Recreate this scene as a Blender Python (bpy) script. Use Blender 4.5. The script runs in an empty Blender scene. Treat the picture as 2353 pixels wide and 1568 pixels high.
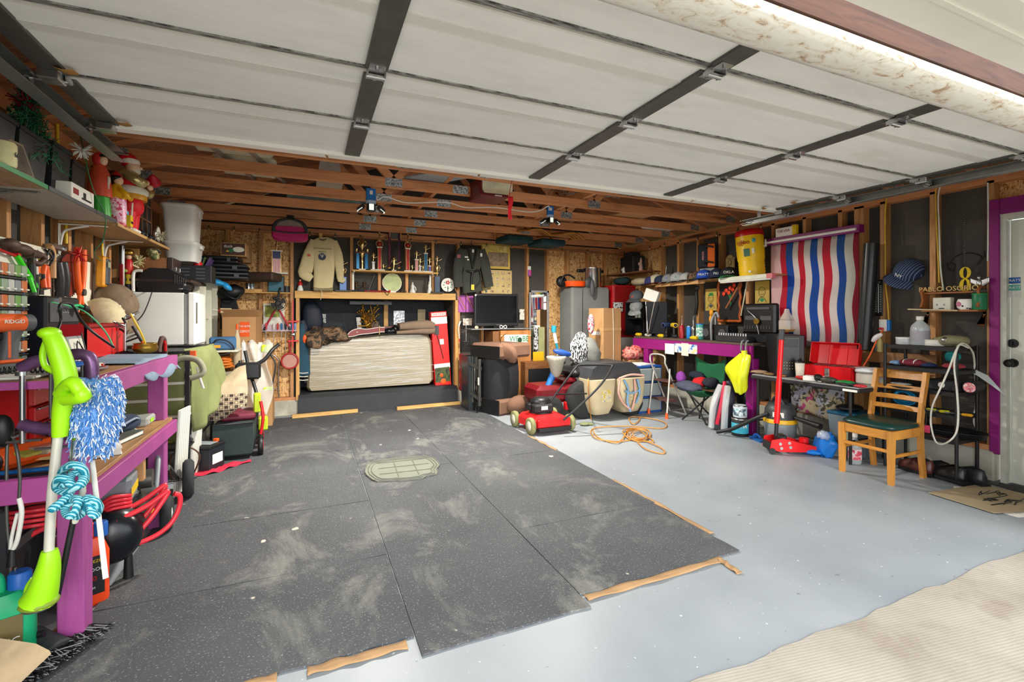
import bpy,math,random
from math import sin,cos,radians as rad
from mathutils import Vector,Matrix,Euler
random.seed(7)
V = Vector;PI = math.pi
SC = bpy.context.scene;COL = SC.collection
# ------------------------------------------------------------ camera, world, sun, exposure
F_PX,CX,HY,YAW,EYE = 1087.0,1176.5,725.0,rad(23.4),1.3
cam = bpy.data.objects.new('camera',bpy.data.cameras.new('camera'));COL.objects.link(cam)
cam.location = (0,0,EYE);cam.rotation_euler = (PI/2,0,-YAW)
cam.data.lens = 36*F_PX/2353;cam.data.sensor_width = 36;cam.data.shift_y = -(784-HY)/2353;cam.data.clip_start = .02
SC.camera = cam
w = bpy.data.worlds.new('sky');SC.world = w;w.use_nodes = True
bg = w.node_tree.nodes['Background'];bg.inputs[0].default_value = (.93,.96,1,1);bg.inputs[1].default_value = 2.1
sun = bpy.data.objects.new('sun',bpy.data.lights.new('sun','SUN'));COL.objects.link(sun)
sun.data.energy = 2.2;sun.data.angle = rad(50);sun.data.color = (1,.97,.92)
sun.rotation_euler = (rad(76),0,rad(-8))  # low, very soft lamp added to carry front light to the back wall
SC.view_settings.view_transform = 'Standard';SC.view_settings.look = 'None';SC.view_settings.gamma = 1
SC.view_settings.exposure = .92;SC.view_settings.use_curve_mapping = False
# ------------------------------------------------------------ where a pixel of the photograph lies in the room
cy_,sy_ = cos(YAW),sin(YAW)
def ray(x,y):
 t = (x-CX)/F_PX;return V((sy_+cy_*t,cy_-sy_*t,(HY-y)/F_PX))
def aY(x,y,Y):r = ray(x,y);return V((0,0,EYE))+r*(Y/r.y)
def aX(x,y,X):r = ray(x,y);return V((0,0,EYE))+r*(X/r.x)
def aZ(x,y,z=0.0):r = ray(x,y);return V((0,0,EYE))+r*((z-EYE)/r.z)
def rY(x0,y0,x1,y1,Y): # box of pixels on a plane of constant depth -> X0,X1,Z0,Z1
 a = aY(x0,y0,Y);b = aY(x1,y1,Y);c = aY((x0+x1)/2,y0,Y).z;d = aY((x0+x1)/2,y1,Y).z
 return min(a.x,b.x),max(a.x,b.x),min(c,d),max(c,d)
def rX(x0,y0,x1,y1,X): # on the side wall -> Y0,Y1,Z0,Z1
 a = aX(x0,y0,X);b = aX(x1,y1,X);c = aX((x0+x1)/2,y0,X).z;d = aX((x0+x1)/2,y1,X).z
 return min(a.y,b.y),max(a.y,b.y),min(c,d),max(c,d)
 # ------------------------------------------------------------ materials
def lin(h):
 h = h.lstrip('#');o = []
 for i in(0,2,4):
  c = int(h[i:i+2],16)/255;o.append(c/12.92 if c<=.04045 else((c+.055)/1.055)**2.4)
 return(*o,1)
_mc = {}
class NT:
 def __init__(s,name):
  s.m = bpy.data.materials.new(name);s.m.use_nodes = True;s.t = s.m.node_tree;s.n = s.t.nodes;s.l = s.t.links
  s.p = s.n['Principled BSDF']
 def N(s,t,ins=None,**k):
  n = s.n.new('ShaderNode'+t)
  for a,v in k.items():setattr(n,a,v)
  for a,v in(ins or{}).items():
   if isinstance(v,bpy.types.NodeSocket):s.l.new(v,n.inputs[a])
   else:n.inputs[a].default_value = v
  return n
 def co(s,sc=(1,1,1),rot=(0,0,0),kind='Object'):
  t = s.N('TexCoord');mp = s.N('Mapping',{'Vector':t.outputs[kind],'Scale':sc,'Rotation':rot});return mp.outputs[0]
 def noise(s,vec,scale,det=4,rough=.6,dist=0):
  return s.N('TexNoise',{'Vector':vec,'Scale':scale,'Detail':det,'Roughness':rough,'Distortion':dist}).outputs[0]
 def ramp(s,fac,stops,interp='LINEAR'):
  r = s.N('ValToRGB',{'Fac':fac});cr = r.color_ramp;cr.interpolation = interp
  while len(cr.elements)<len(stops):cr.elements.new(.5)
  for e,(p,c)in zip(cr.elements,stops):e.position = p;e.color = lin(c)if isinstance(c,str)else(c,c,c,1)
  return r.outputs[0]
 def mix(s,fac,a,b,bl='MIX'):
  n = s.N('Mix',data_type='RGBA',blend_type=bl)
  for i,v in((0,fac),(6,a),(7,b)):
   if isinstance(v,bpy.types.NodeSocket):s.l.new(v,n.inputs[i])
   else:n.inputs[i].default_value = (lin(v)if isinstance(v,str)else v)
  return n.outputs[2]
 def math(s,op,a,b=0.0,c=0.0):
  n = s.N('Math',operation=op)
  for i,v in enumerate((a,b,c)):
   if isinstance(v,bpy.types.NodeSocket):s.l.new(v,n.inputs[i])
   else:n.inputs[i].default_value = v
  return n.outputs[0]
 def bump(s,h,st=.3,d=.01):
  b = s.N('Bump',{'Height':h,'Strength':st,'Distance':d});s.l.new(b.outputs[0],s.p.inputs['Normal'])
 def base(s,c,rough=.6,metal=0,spec=.5):
  if isinstance(c,bpy.types.NodeSocket):s.l.new(c,s.p.inputs['Base Color'])
  else:s.p.inputs['Base Color'].default_value = lin(c)
  s.p.inputs['Roughness'].default_value = rough;s.p.inputs['Metallic'].default_value = metal
  s.p.inputs['Specular IOR Level'].default_value = spec;return s.m
def pm(h,rough=.55,metal=0,var=.12,sc=9,bmp=0,name=None,alpha=1,trans=0,emit=0,spec=.4):
 """plain colour with a little wear"""
 k = (h,rough,metal,var,sc,bmp,alpha,trans,emit)
 if k in _mc:return _mc[k]
 t = NT(name or 'paint_'+h.strip('#'))
 if var:
  n = t.noise(t.co(),sc,5);f = t.ramp(n,[(.3,1-var*2),(.7,1.0)])
  c = t.mix(1.0,h,f,'MULTIPLY')
 else:c = h
 m = t.base(c,rough,metal,spec)
 if bmp:t.bump(t.noise(t.co(),sc*6,3),bmp)
 if alpha<1:t.p.inputs['Alpha'].default_value = alpha
 if trans:t.p.inputs['Transmission Weight'].default_value = trans
 if emit:t.p.inputs['Emission Color'].default_value = lin(h);t.p.inputs['Emission Strength'].default_value = emit
 _mc[k] = m;return m
def wood(a,b,axis='z',name='wood',rough=.6,knots=True,sc=1.0,stain=None):
 k = ('w',a,b,axis,rough,sc,stain)
 if k in _mc:return _mc[k]
 t = NT(name);s3 = {'x':(1.2,14,14),'y':(14,1.2,14),'z':(14,14,1.2)}[axis]
 s3 = tuple(v*sc for v in s3)
 v = t.co(s3);n = t.noise(v,1.6,5,.6,1.2);c = t.ramp(n,[(.3,b),(.52,a),(.75,b)])
 s2 = tuple(q*.16 for q in s3);big = t.ramp(t.noise(t.co(s2),2.2,3),[(.35,.72),(.65,1.0)]);c = t.mix(1.0,c,big,'MULTIPLY')
 if knots:
  vo = t.N('TexVoronoi',{'Vector':t.co(tuple(q*.3 for q in s3)),'Scale':.9}).outputs['Distance']
  c = t.mix(t.ramp(vo,[(.05,1.0),(.13,0.0)]),c,'#4a2413')
 if stain:
  c = t.mix(t.ramp(t.noise(t.co(),2.5,5),[(.55,0.0),(.7,.8)]),c,stain)
 m = t.base(c,rough);t.bump(n,.15);_mc[k] = m;return m
def mk(name,fn):
 if name not in _mc:_mc[name] = fn(NT(name))
 return _mc[name]
 # ------------------------------------------------------------ geometry gatherer
class G:
 def __init__(s,mat=None,T=None):
  s.v = [];s.f = [];s.fm = [];s.sm = [];s.mats = [];s.ci = 0;s.T = T;s.pr = [];s.inr = False
  if mat:s.m(mat)
 def m(s,mat):
  if mat not in s.mats:s.mats.append(mat)
  s.ci = s.mats.index(mat);return s
 def at(s,T=None):s.T = T;return s
 def add(s,vs,fs,smooth=False):
  o = len(s.v);T = s.T
  if not s.inr:s.pr.append((o,len(s.f)))
  s.v+=[tuple(T@V(p))for p in vs]if T else[tuple(p)for p in vs]
  for f in fs:s.f.append(tuple(i+o for i in f));s.fm.append(s.ci);s.sm.append(smooth)
  return s
 def box(s,x0,x1,y0,y1,z0,z1,b=0,R=None):
  c = V(((x0+x1)/2,(y0+y1)/2,(z0+z1)/2));h = (abs(x1-x0)/2,abs(y1-y0)/2,abs(z1-z0)/2)
  return s.bx(c,(2*h[0],2*h[1],2*h[2]),R,b)
 def bx(s,c,size,R=None,b=0):
  hx,hy,hz = (q/2 for q in size);b = min(b,hx*.9,hy*.9,hz*.9);c = V(c)
  M = R.to_matrix()if isinstance(R,Euler)else(R if R else Matrix.Identity(3))
  if b<=0:
   vs = [c+M@V((sx*hx,sy*hy,sz*hz))for sx in(-1,1)for sy in(-1,1)for sz in(-1,1)]
   return s.add(vs,[(0,1,3,2),(4,6,7,5),(0,4,5,1),(2,3,7,6),(0,2,6,4),(1,5,7,3)])
  vs = [];ix = {}
  for sx in(-1,1):
   for sy in(-1,1):
    for sz in(-1,1):
     for a in range(3):
      p = [sx*(hx-b),sy*(hy-b),sz*(hz-b)];p[a] = (sx*hx,sy*hy,sz*hz)[a]
      ix[sx,sy,sz,a] = len(vs);vs.append(c+M@V(p))
  fs = []
  for a in range(3):
   u,w2 = [(1,2),(2,0),(0,1)][a]
   for sg in(-1,1):
    q = []
    for(p1,p2)in((-1,-1),(1,-1),(1,1),(-1,1)):
     k = [0,0,0];k[a] = sg;k[u] = p1;k[w2] = p2;q.append(ix[(*k,a)])
    fs.append(tuple(q if sg>0 else q[::-1]))
   for p1 in(-1,1):
    for p2 in(-1,1): # edge along axis a between faces u and w2
     k0 = [0,0,0];k1 = [0,0,0];k0[a] = -1;k1[a] = 1
     for k in(k0,k1):k[u] = p1;k[w2] = p2
     q = [ix[(*k0,u)],ix[(*k1,u)],ix[(*k1,w2)],ix[(*k0,w2)]]
     fs.append(tuple(q if p1*p2<0 else q[::-1]))
  for sx in(-1,1):
   for sy in(-1,1):
    for sz in(-1,1):
     q = [ix[sx,sy,sz,0],ix[sx,sy,sz,1],ix[sx,sy,sz,2]];fs.append(tuple(q if sx*sy*sz>0 else q[::-1]))
  return s.add(vs,fs)
 def rings(s,rs,caps=True,smooth=True,closed=False):
  n = len(rs[0]);vs = [p for r in rs for p in r];fs = [];m = len(rs)
  for i in range(m if closed else m-1):
   for j in range(n):
    a = i*n+j;b2 = i*n+(j+1)%n;i2 = (i+1)%m;fs.append((a,b2,i2*n+(j+1)%n,i2*n+j))
  s.add(vs,fs,smooth);s.inr = True
  if caps and not closed:s.add(rs[0],[tuple(range(n))[::-1]]);s.add(rs[-1],[tuple(range(n))])
  s.inr = False;return s
 def cyl(s,p0,p1,r0,r1=None,n=14,caps=True,smooth=True):
  r1 = r0 if r1 is None else r1;p0 = V(p0);p1 = V(p1);d = (p1-p0)
  q = d.to_track_quat('Z','Y').to_matrix()
  return s.rings([[p+q@V((r*cos(2*PI*j/n),r*sin(2*PI*j/n),0))for j in range(n)]for p,r in((p0,max(r0,1e-4)),(p1,max(r1,1e-4)))],caps,smooth)
 def lathe(s,prof,c=(0,0,0),n=24,R=None,sq=1.0,caps=True):
  c = V(c);M = R.to_matrix()if R else Matrix.Identity(3)
  return s.rings([[c+M@V((max(r,1e-4)*cos(2*PI*j/n),sq*max(r,1e-4)*sin(2*PI*j/n),z))for j in range(n)]for r,z in prof],caps)
 def tube(s,pts,r,n=7,sub=4,closed=False,caps=True):
  P = [V(p)for p in pts]
  if sub>1 and len(P)>2:
   Q = [];m = len(P);rng = range(m if closed else m-1)
   for i in rng:
    if closed:a,b,c,d = P[i-1],P[i],P[(i+1)%m],P[(i+2)%m]
    else:a,b,c,d = P[max(i-1,0)],P[i],P[i+1],P[min(i+2,m-1)]
    for k in range(sub):
     t = k/sub;Q.append(.5*((2*b)+(c-a)*t+(2*a-5*b+4*c-d)*t*t+(3*b-a-3*c+d)*t**3))
   if not closed:Q.append(P[-1])
   P = Q
  m = len(P);rs = [];up = None
  rr = r if callable(r)else(lambda t:r)
  for i,p in enumerate(P):
   d = (P[(i+1)%m]-P[i-1])if closed else(P[min(i+1,m-1)]-P[max(i-1,0)])
   if d.length<1e-7:d = V((0,0,1))
   d.normalize()
   if up is None:up = d.orthogonal().normalized()
   up = (up-d*up.dot(d));up = up.normalized()if up.length>1e-5 else d.orthogonal().normalized()
   sd = d.cross(up);q = rr(i/max(m-1,1));rs.append([p+up*q*cos(2*PI*j/n)+sd*q*sin(2*PI*j/n)for j in range(n)])
  return s.rings(rs,caps,True,closed)
 def ell(s,c,r,n=14,m=8,R=None,dv=None):
  c = V(c);M = R.to_matrix()if R else Matrix.Identity(3);r = (r,r,r)if not hasattr(r,'__len__')else r
  rs = []
  for i in range(m+1):
   a = -PI/2+PI*i/m;ca = max(cos(a),1e-3);sa = sin(a);row = []
   for j in range(n):
    b = 2*PI*j/n;p = V((ca*cos(b),ca*sin(b),sa))
    if dv:p = p*dv(p)
    row.append(c+M@V((p.x*r[0],p.y*r[1],p.z*r[2])))
   rs.append(row)
  return s.rings(rs,True)
 def prism(s,pts,h0,h1,pl='xz',smooth=False):
  """polygon extruded along the remaining axis"""
  f = {'xz':lambda a,b,h:(a,h,b),'xy':lambda a,b,h:(a,b,h),'yz':lambda a,b,h:(h,a,b)}[pl]
  n = len(pts);ar = sum(pts[i][0]*pts[(i+1)%n][1]-pts[(i+1)%n][0]*pts[i][1]for i in range(n))
  if ar<0:pts = pts[::-1]
  if pl=='xz':h0,h1 = h1,h0
  vs = [f(a,b,h0)for a,b in pts]+[f(a,b,h1)for a,b in pts]
  fs = [tuple(range(n))[::-1],tuple(range(n,2*n))]+[(i,(i+1)%n,n+(i+1)%n,n+i)for i in range(n)]
  return s.add(vs,fs,False)
 def sheet(s,fn,nu,nv,th=.003,smooth=True):
  P = [[V(fn(i/nu,j/nv))for j in range(nv+1)]for i in range(nu+1)];N = [[None]*(nv+1)for _ in range(nu+1)]
  for i in range(nu+1):
   for j in range(nv+1):
    du = P[min(i+1,nu)][j]-P[max(i-1,0)][j];dv = P[i][min(j+1,nv)]-P[i][max(j-1,0)]
    q = du.cross(dv);N[i][j] = q.normalized()if q.length>1e-9 else V((0,0,1))
  W = nv+1;vs = [P[i][j]for i in range(nu+1)for j in range(W)]+[P[i][j]-N[i][j]*th for i in range(nu+1)for j in range(W)]
  o = (nu+1)*W;fs = []
  for i in range(nu):
   for j in range(nv):
    a = i*W+j;fs.append((a,a+W,a+W+1,a+1));fs.append((o+a,o+a+1,o+a+W+1,o+a+W))
  bd = [(i*W,(i+1)*W)for i in range(nu)]+[(nu*W+j,nu*W+j+1)for j in range(nv)]+[((i+1)*W+nv,i*W+nv)for i in range(nu)]+[(j+1,j)for j in range(nv)]
  for a,b in bd:fs.append((b,a,o+a,o+b))
  return s.add(vs,fs,smooth)
 def mesh(s,name):
  me = bpy.data.meshes.new(name);me.from_pydata([tuple(v)for v in s.v],[],s.f)
  for mt in s.mats:me.materials.append(mt)
  me.polygons.foreach_set('material_index',s.fm);me.polygons.foreach_set('use_smooth',s.sm);me.validate();me.update();return me
 def split(s,name,parent,label=None):
  """each primitive added becomes a part of its own"""
  cuts = s.pr+[(len(s.v),len(s.f))]
  for(v0,f0),(v1,f1)in zip(cuts,cuts[1:]):
   g = G();g.v = s.v[v0:v1];g.f = [tuple(i-v0 for i in f)for f in s.f[f0:f1]];g.fm = s.fm[f0:f1];g.sm = s.sm[f0:f1];g.mats = s.mats;g.put(name,parent,label=label)
 def put(s,name,parent=None,mat=None,kind=None,label=None):
  """a part (or a structure mesh)"""
  if mat:s.mats = [mat];s.fm = [0]*len(s.f)
  o = bpy.data.objects.new(name,s.mesh(name));COL.objects.link(o);o.parent = parent
  if kind:o['kind'] = kind
  if label:o['label'] = label
  return o
 def thing(s,name,label,cat,loc=(0,0,0),rz=0,group=None,rot=None,kind=None):
  o = s.put(name);tag(o,label,cat,group,kind);o.location = loc;o.rotation_euler = rot if rot else(0,0,rz);return o
def tag(o,label=None,cat=None,group=None,kind=None):
 for k,v in(('label',label),('category',cat),('group',group),('kind',kind)):
  if v:o[k] = v
 return o
def thing(name,label,cat,loc=(0,0,0),rz=0,group=None,rot=None,kind=None):
 o = bpy.data.objects.new(name,None);COL.objects.link(o);o.empty_display_size = .05
 o.location = loc;o.rotation_euler = rot if rot else(0,0,rz);return tag(o,label,cat,group,kind)
def dup(root,loc=None,rz=None,label=None,group=None,rot=None):
 def cp(o,par):
  c = o.copy();COL.objects.link(c);c.parent = par
  for ch in o.children:cp(ch,c)
  return c
 r = cp(root,root.parent)
 if loc is not None:r.location = loc
 if rz is not None:r.rotation_euler = (0,0,rz)
 if rot is not None:r.rotation_euler = rot
 if label:r['label'] = label
 if group:r['group'] = group
 return r
def text(body,size,mat,parent,loc,rot=(PI/2,0,0),ext=.0008,name='lettering',sx=1.0,align='CENTER'):
 cu = bpy.data.curves.new('t','FONT');cu.body = body;cu.size = size;cu.extrude = ext;cu.align_x = align;cu.align_y = 'CENTER';cu.resolution_u = 2
 o = bpy.data.objects.new('t',cu);COL.objects.link(o)
 dg = bpy.context.evaluated_depsgraph_get();dg.update()
 me = bpy.data.meshes.new_from_object(o.evaluated_get(dg));bpy.data.objects.remove(o);bpy.data.curves.remove(cu)
 me.materials.clear();me.materials.append(mat)
 t = bpy.data.objects.new(name,me);COL.objects.link(t);t.parent = parent;t.location = loc;t.rotation_euler = rot;t.scale = (sx,1,1);return t
def RX(a):return Euler((rad(a),0,0))
def RY(a):return Euler((0,rad(a),0))
def RZ(a):return Euler((0,0,rad(a)))
def E3(a,b,c):return Euler((rad(a),rad(b),rad(c)))
def TR(loc,rz=0,rx=0,ry=0):return Matrix.Translation(V(loc))@Euler((rad(rx),rad(ry),rad(rz))).to_matrix().to_4x4()
def jit(a):return random.uniform(-a,a)
# ------------------------------------------------------------ shared materials
LX,RXW,BY = -1.4,4.93,6.76 # faces of the studs: side walls and back wall
STUD = ('#d19a60','#ad7340')
wz = wood(*STUD,'z','stud_wood');wx = wood('#d6935f','#b06d42','x','joist_wood');wy = wood('#d6935f','#b06d42','y','joist_wood_y')
pine = wood('#d9aa5e','#bd8a44','x','pine_beam');pinez = wood('#d3a35c','#b5803f','z','pine_post');oak = wood('#c87d33','#a9611f','z','oak',.4,False)
def _osb(t):
 a = t.noise(t.co((1,3,2.6),(.3,.5,.5)),9,2,.5,2.2);b = t.noise(t.co((3,3,1),(.9,-.6,.3)),10,2,.5,2.2)
 c = t.mix(t.ramp(a,[(.38,0.0),(.5,1.0)]),'#94602e','#d8a869');c = t.mix(t.ramp(b,[(.52,0.0),(.56,.8)]),c,'#edc78e');c = t.mix(t.ramp(b,[(.33,.6),(.38,0.0)]),c,'#7a4a20')
 t.bump(a,.2);return t.base(c,.75)
osb = mk('osb',_osb)
def _dosb(t):
 a = t.noise(t.co((5,12,12)),4,4,.6,2);return t.base(t.ramp(a,[(.3,'#70482f'),(.7,'#a97550')]),.85)
roofm = mk('roof_sheathing',_dosb)
def _felt(t):
 n = t.noise(t.co(),60,3);b = t.noise(t.co(),1.5,4);c = t.mix(t.ramp(b,[(.4,0.0),(.7,1.0)]),'#454340','#565048')
 d = t.noise(t.co(),45,2,.5);c = t.mix(t.ramp(d,[(.72,0.0),(.76,.5)]),c,'#8a8478');t.bump(n,.2);return t.base(c,.85,0,.25)
felt = mk('felt_paper',_felt)
def _conc(t):
 n = t.noise(t.co(),2.2,8,.65);c = t.ramp(n,[(.3,'#8b8779'),(.5,'#b3afa0'),(.7,'#c9c5b6')]);t.bump(t.noise(t.co(),40,3),.2);return t.base(c,.85)
conc = mk('stem_concrete',_conc)
def _floor(t):
 n = t.noise(t.co(),1.1,7,.6);c = t.ramp(n,[(.3,'#838a90'),(.5,'#8d9499'),(.7,'#979da1')])
 s = t.noise(t.co((1,1,1)),38,2,.4);c = t.mix(t.ramp(s,[(.735,0.0),(.75,.8)]),c,'#d9dadb')
 s = t.noise(t.co((1,1.5,1),(0,0,1)),22,2,.4);c = t.mix(t.ramp(s,[(.25,.8),(.27,0.0)]),c,'#62686d')
 sc = t.noise(t.co((1.5,.25,1),(0,0,.9)),4,6,.7);c = t.mix(t.ramp(sc,[(.62,0.0),(.75,.35)]),c,'#7b8186')
 t.bump(t.noise(t.co(),9,4),.06);m = t.base(c,.32,0,.5);t.l.new(t.ramp(n,[(.3,.4),(.7,.55)]),t.p.inputs['Roughness']);return m
floorm = mk('painted_concrete',_floor)
def _drive(t):
 n = t.noise(t.co(),1.3,8,.7);c = t.ramp(n,[(.3,'#857b6c'),(.45,'#9b9385'),(.65,'#a9a297')])
 w2 = t.N('TexWave',{'Vector':t.co((1,1,1),(0,0,.15)),'Scale':24.0,'Distortion':1.5,'Detail':3.0},bands_direction='Y').outputs[0]
 s = t.noise(t.co(),3,5);c = t.mix(t.ramp(s,[(.6,0.0),(.75,.5)]),c,'#6f5a48');t.bump(w2,.15,.003);return t.base(t.mix(.12,c,w2,'MULTIPLY'),.9)
drivem = mk('driveway_concrete',_drive)
def _rub(t):
 n = t.noise(t.co(kind='Object'),.9,6,.6);c = t.ramp(n,[(.3,'#3e4044'),(.55,'#4b4d50'),(.75,'#5b5d5b')])
 f = t.noise(t.co(),120,2,.5);c = t.mix(t.ramp(f,[(.6,0.0),(.72,.55)]),c,'#a2a4a6')
 g = t.noise(t.co((1,1,1)),10,2,.4);c = t.mix(t.ramp(g,[(.75,0.0),(.77,.9)]),c,'#c6bfb0')
 d = t.noise(t.co((1.2,.8,1),(0,0,.4)),1.7,9,.72,.6);c = t.mix(t.ramp(d,[(.52,0.0),(.68,.6)]),c,'#8c8c83')
 t.bump(f,.5,.003);return t.base(c,.8,0,.3)
rubber = mk('rubber_mat',_rub)
def _dust(t):
 n = t.noise(t.co(),14,8,.75,.4);m = t.base('#b3b0a0',.9)
 g = t.N('TexGradient',{'Vector':t.co((2,2,2),(0,0,0),'Object')},gradient_type='SPHERICAL').outputs[0]
 t.l.new(t.ramp(t.math('MULTIPLY',n,t.ramp(g,[(0,0.0),(.5,1.0)])),[(.42,0.0),(.56,.85)]),t.p.inputs['Alpha']);return m
galv = pm('#a9adab',.38,.85,.12,14);dkst = pm('#62635f',.45,.6,.15,12);steel = pm('#b9babb',.25,.95,.05);chrome = pm('#dcdddd',.12,1,0);blackm = pm('#17181a',.45,0,.1);blk2 = pm('#232427',.6)
white = pm('#e4e3db',.45,0,.05);offw = pm('#d9d7c8',.5,0,.08);purple = wood('#a34b8d','#954182','z','purple_paint',.45,False);purplex = pm('#8a1a72',.45,0,.1,5);purpl2 = pm('#a74a8e',.4,0,.12,6)
red = pm('#c2181c',.35,0,.08);dred = pm('#8e1418',.4);cardb = pm('#b98d5e',.8,0,.08,3);cardd = pm('#9c754a',.8,0,.1,3);gold = pm('#d9bd80',.22,.9,.1);brass = pm('#b08a3c',.3,.9,.2,20)
blue = pm('#1d5fb4',.45);yellow = pm('#e8c21c',.4);orange = pm('#ef5a16',.45);green = pm('#1f8a4c',.4);lime = pm('#9bdc12',.38,0,.05);paper = pm('#e6e3da',.8,0,.04);grey = pm('#8b8d8e',.5);dgrey = pm('#45474a',.55)
def clearm(col='#eef3f3',a=.35,rough=.12):
 k = ('clear',col,a)
 if k not in _mc:
  t = NT('clear_plastic');t.base(col,rough,0,.6);t.p.inputs['Alpha'].default_value = a;_mc[k] = t.m
 return _mc[k]
 # ------------------------------------------------------------ floor, driveway, stem walls
G(floorm).box(-1.6,5.12,.9,8,-.12,0).put('floor',kind='structure')
g = G(drivem);n = 60;e = [(-6+i*.1,1.275+.007*sin(i*.9)+jit(.009))for i in range(190)]
g.prism([(-12,-14)]+[(-12,1.2)]+e+[(14,1.2),(14,-14)],-.2,.004,'xy').put('driveway',kind='structure')
G(pm('#6d7a4c',.9)).box(-60,60,-60,60,-.5,-.21).put('ground',kind='structure')
wl = G(felt).box(LX-.12,LX-.09,1.0,6.9,.2,2.44).put('wall_left',kind='structure')
wb = G(felt).box(-1.52,.62-1.02,BY+.09,BY+.12,.2,2.44)
XN0,XN1 = aY(690,800,BY).x,aY(1044,800,BY).x;ZN0,ZN1 = .27,aY(870,688,BY).z
wb = G(felt);wb.box(aY(672,700,BY).x,XN0,BY+.09,BY+.12,.2,2.44);wb.box(XN0,XN1,BY+.09,BY+.12,ZN1,2.44);wb.box(XN1,aY(1262,700,BY).x,BY+.09,BY+.12,.2,2.44)
wb.m(osb).box(-1.52,aY(672,700,BY).x,BY+.09,BY+.12,.2,2.44).box(aY(1262,700,BY).x,5.07,BY+.09,BY+.12,.2,2.44)
wb.m(felt).prism([(-1.52,2.44),(1.72,3.75),(5.07,2.44)],BY+.09,BY+.12);wb = wb.put('wall_back',kind='structure')
YW = [aX(x,600,RXW).y for x in(1772,1972)] # window behind the striped curtain
ZW = (1.18,2.0)
yo = aX(1510,700,RXW).y;yd = aX(2296,800,RXW).y
g = G(felt).box(RXW+.09,RXW+.12,YW[0]-.05,yo,.2,2.44).box(RXW+.09,RXW+.12,YW[1]+.06,YW[0]-.05,.2,ZW[0]).box(RXW+.09,RXW+.12,YW[1]+.06,YW[0]-.05,ZW[1],2.44).box(RXW+.09,RXW+.12,yd+.03,YW[1]+.06,.2,2.44)
g.m(osb).box(RXW+.09,RXW+.12,yo,6.88,.2,2.44).box(RXW+.09,RXW+.12,.9,yd+.03,2.12,2.44).box(RXW+.09,RXW+.12,.9,.96,.0,2.12)
wr = g.put('wall_right',kind='structure')
wf = G(white).box(-1.52,-.98,1.0,1.12,0,2.44).box(4.0,5.07,1.0,1.12,0,2.44).box(-1.52,5.07,.89,.965,2.18,3.2).put('wall_front_unseen',kind='structure')  # wall pieces out of view around the opening, added to block light
# concrete stem walls
G(conc).box(-1.6,LX+.02,1.1,6.9,0,.2,.01).put('baseboard_left',kind='structure')
G(conc).box(-1.4,XN0-.02,BY-.02,BY+.14,0,.2,.01).box(XN1+.03,5.0,BY-.02,BY+.14,0,.2,.01).put('baseboard_back',kind='structure')
G(conc).box(RXW-.03,5.12,yd+.02,6.78,0,.24,.01).put('baseboard_right',kind='structure')
# studs and plates
for x in(452,523,599,671,808,872,935,995,1054,1109,1213,1259,1305,1353,1393):
 X = aY(x,700,BY).x;lo = .2 if not XN0<X<XN1 else ZN1
 G(wz).box(X-.019,X+.019,BY,BY+.09,lo,2.36).put('stud',wb)
y = 6.6
for x in(1517,1558,1603,1654,1717,1776,1848,1930,1968,1979,2028,2143,2276):
 Y = aX(x,700,RXW).y;
 if YW[1]+.05<Y<YW[0]-.05:
  G(wz).box(RXW,RXW+.09,Y-.019,Y+.019,.24,ZW[0]-.02).put('stud',wr);G(wz).box(RXW,RXW+.09,Y-.019,Y+.019,ZW[1]+.03,2.36).put('stud',wr)
 else:G(wz).box(RXW,RXW+.09,Y-.021,Y+.021,.24,2.36).put('stud',wr)
y = 2.9
while y<6.7:G(wz).box(LX-.09,LX,y-.02,y+.02,.2,2.36).put('stud',wl);y+=.34
for nm,mt,a in(('top_plate',wx,(-1.49,5.02,BY,BY+.09,2.36,2.44)),('bottom_plate',wx,(-1.49,XN0-.02,BY-.01,BY+.09,.2,.24)),('bottom_plate',wx,(XN1+.03,4.97,BY-.01,BY+.09,.2,.24))):G(mt).box(*a).put(nm,wb)
G(wy).box(LX-.09,LX,1.1,6.85,2.34,2.44).put('top_plate',wl);G(wy).box(LX-.09,LX+.01,1.1,6.85,.2,.24).put('bottom_plate',wl)
G(wy).box(RXW,RXW+.09,1.1,6.85,2.34,2.44).put('top_plate',wr);G(wy).box(RXW-.01,RXW+.09,yd+.05,6.8,.24,.28).put('bottom_plate',wr)
# niche in the back wall
NB = 7.42
g = G(mk('dark_foam',lambda t:(t.bump(t.noise(t.co(),90,2),.3),t.base(t.ramp(t.noise(t.co(),120,2),[(.6,'#23282e'),(.72,'#50565c')]),.75))[1]))
g.box(XN0-.03,XN1+.03,NB,NB+.03,.25,ZN1+.2).put('niche_back_wall',kind='structure')
G(felt).box(XN0-.05,XN0-.02,BY,NB,.25,ZN1+.1).box(XN1+.02,XN1+.05,BY,NB,.25,ZN1+.1).box(XN0-.03,XN1+.03,BY+.1,NB,ZN1+.0,ZN1+.03).put('niche_side_walls',kind='structure')
g = G(pine);x0,x1,z0,z1 = rY(677,671,1047,688,BY-.04);z0 = ZN1-.0
fr = g.box(x0,x1,BY-.05,BY-.003,z0,z0+.095,.003).put('trim_1',kind='structure')
G(pinez).box(XN0-.05,XN0-.01,BY-.05,BY+.04,.2,ZN1-.001).put('post',fr);G(pinez).box(XN1+.0,XN1+.04,BY-.05,BY+.04,.2,ZN1-.001).put('post',fr)
G(pinez).box(aY(885,700,NB).x-.03,aY(885,700,NB).x+.03,NB-.09,NB,.3,ZN1).put('post',fr)
# step of the niche under rubber
G(pm('#2b2d31',.6,0,.15,6)).prism([(BY-.12,.0),(BY-.1,.23),(BY-.06,.27),(NB,.27),(NB,0)],XN0-.02,XN1+.02,'yz').put('niche_step',kind='structure')
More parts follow.
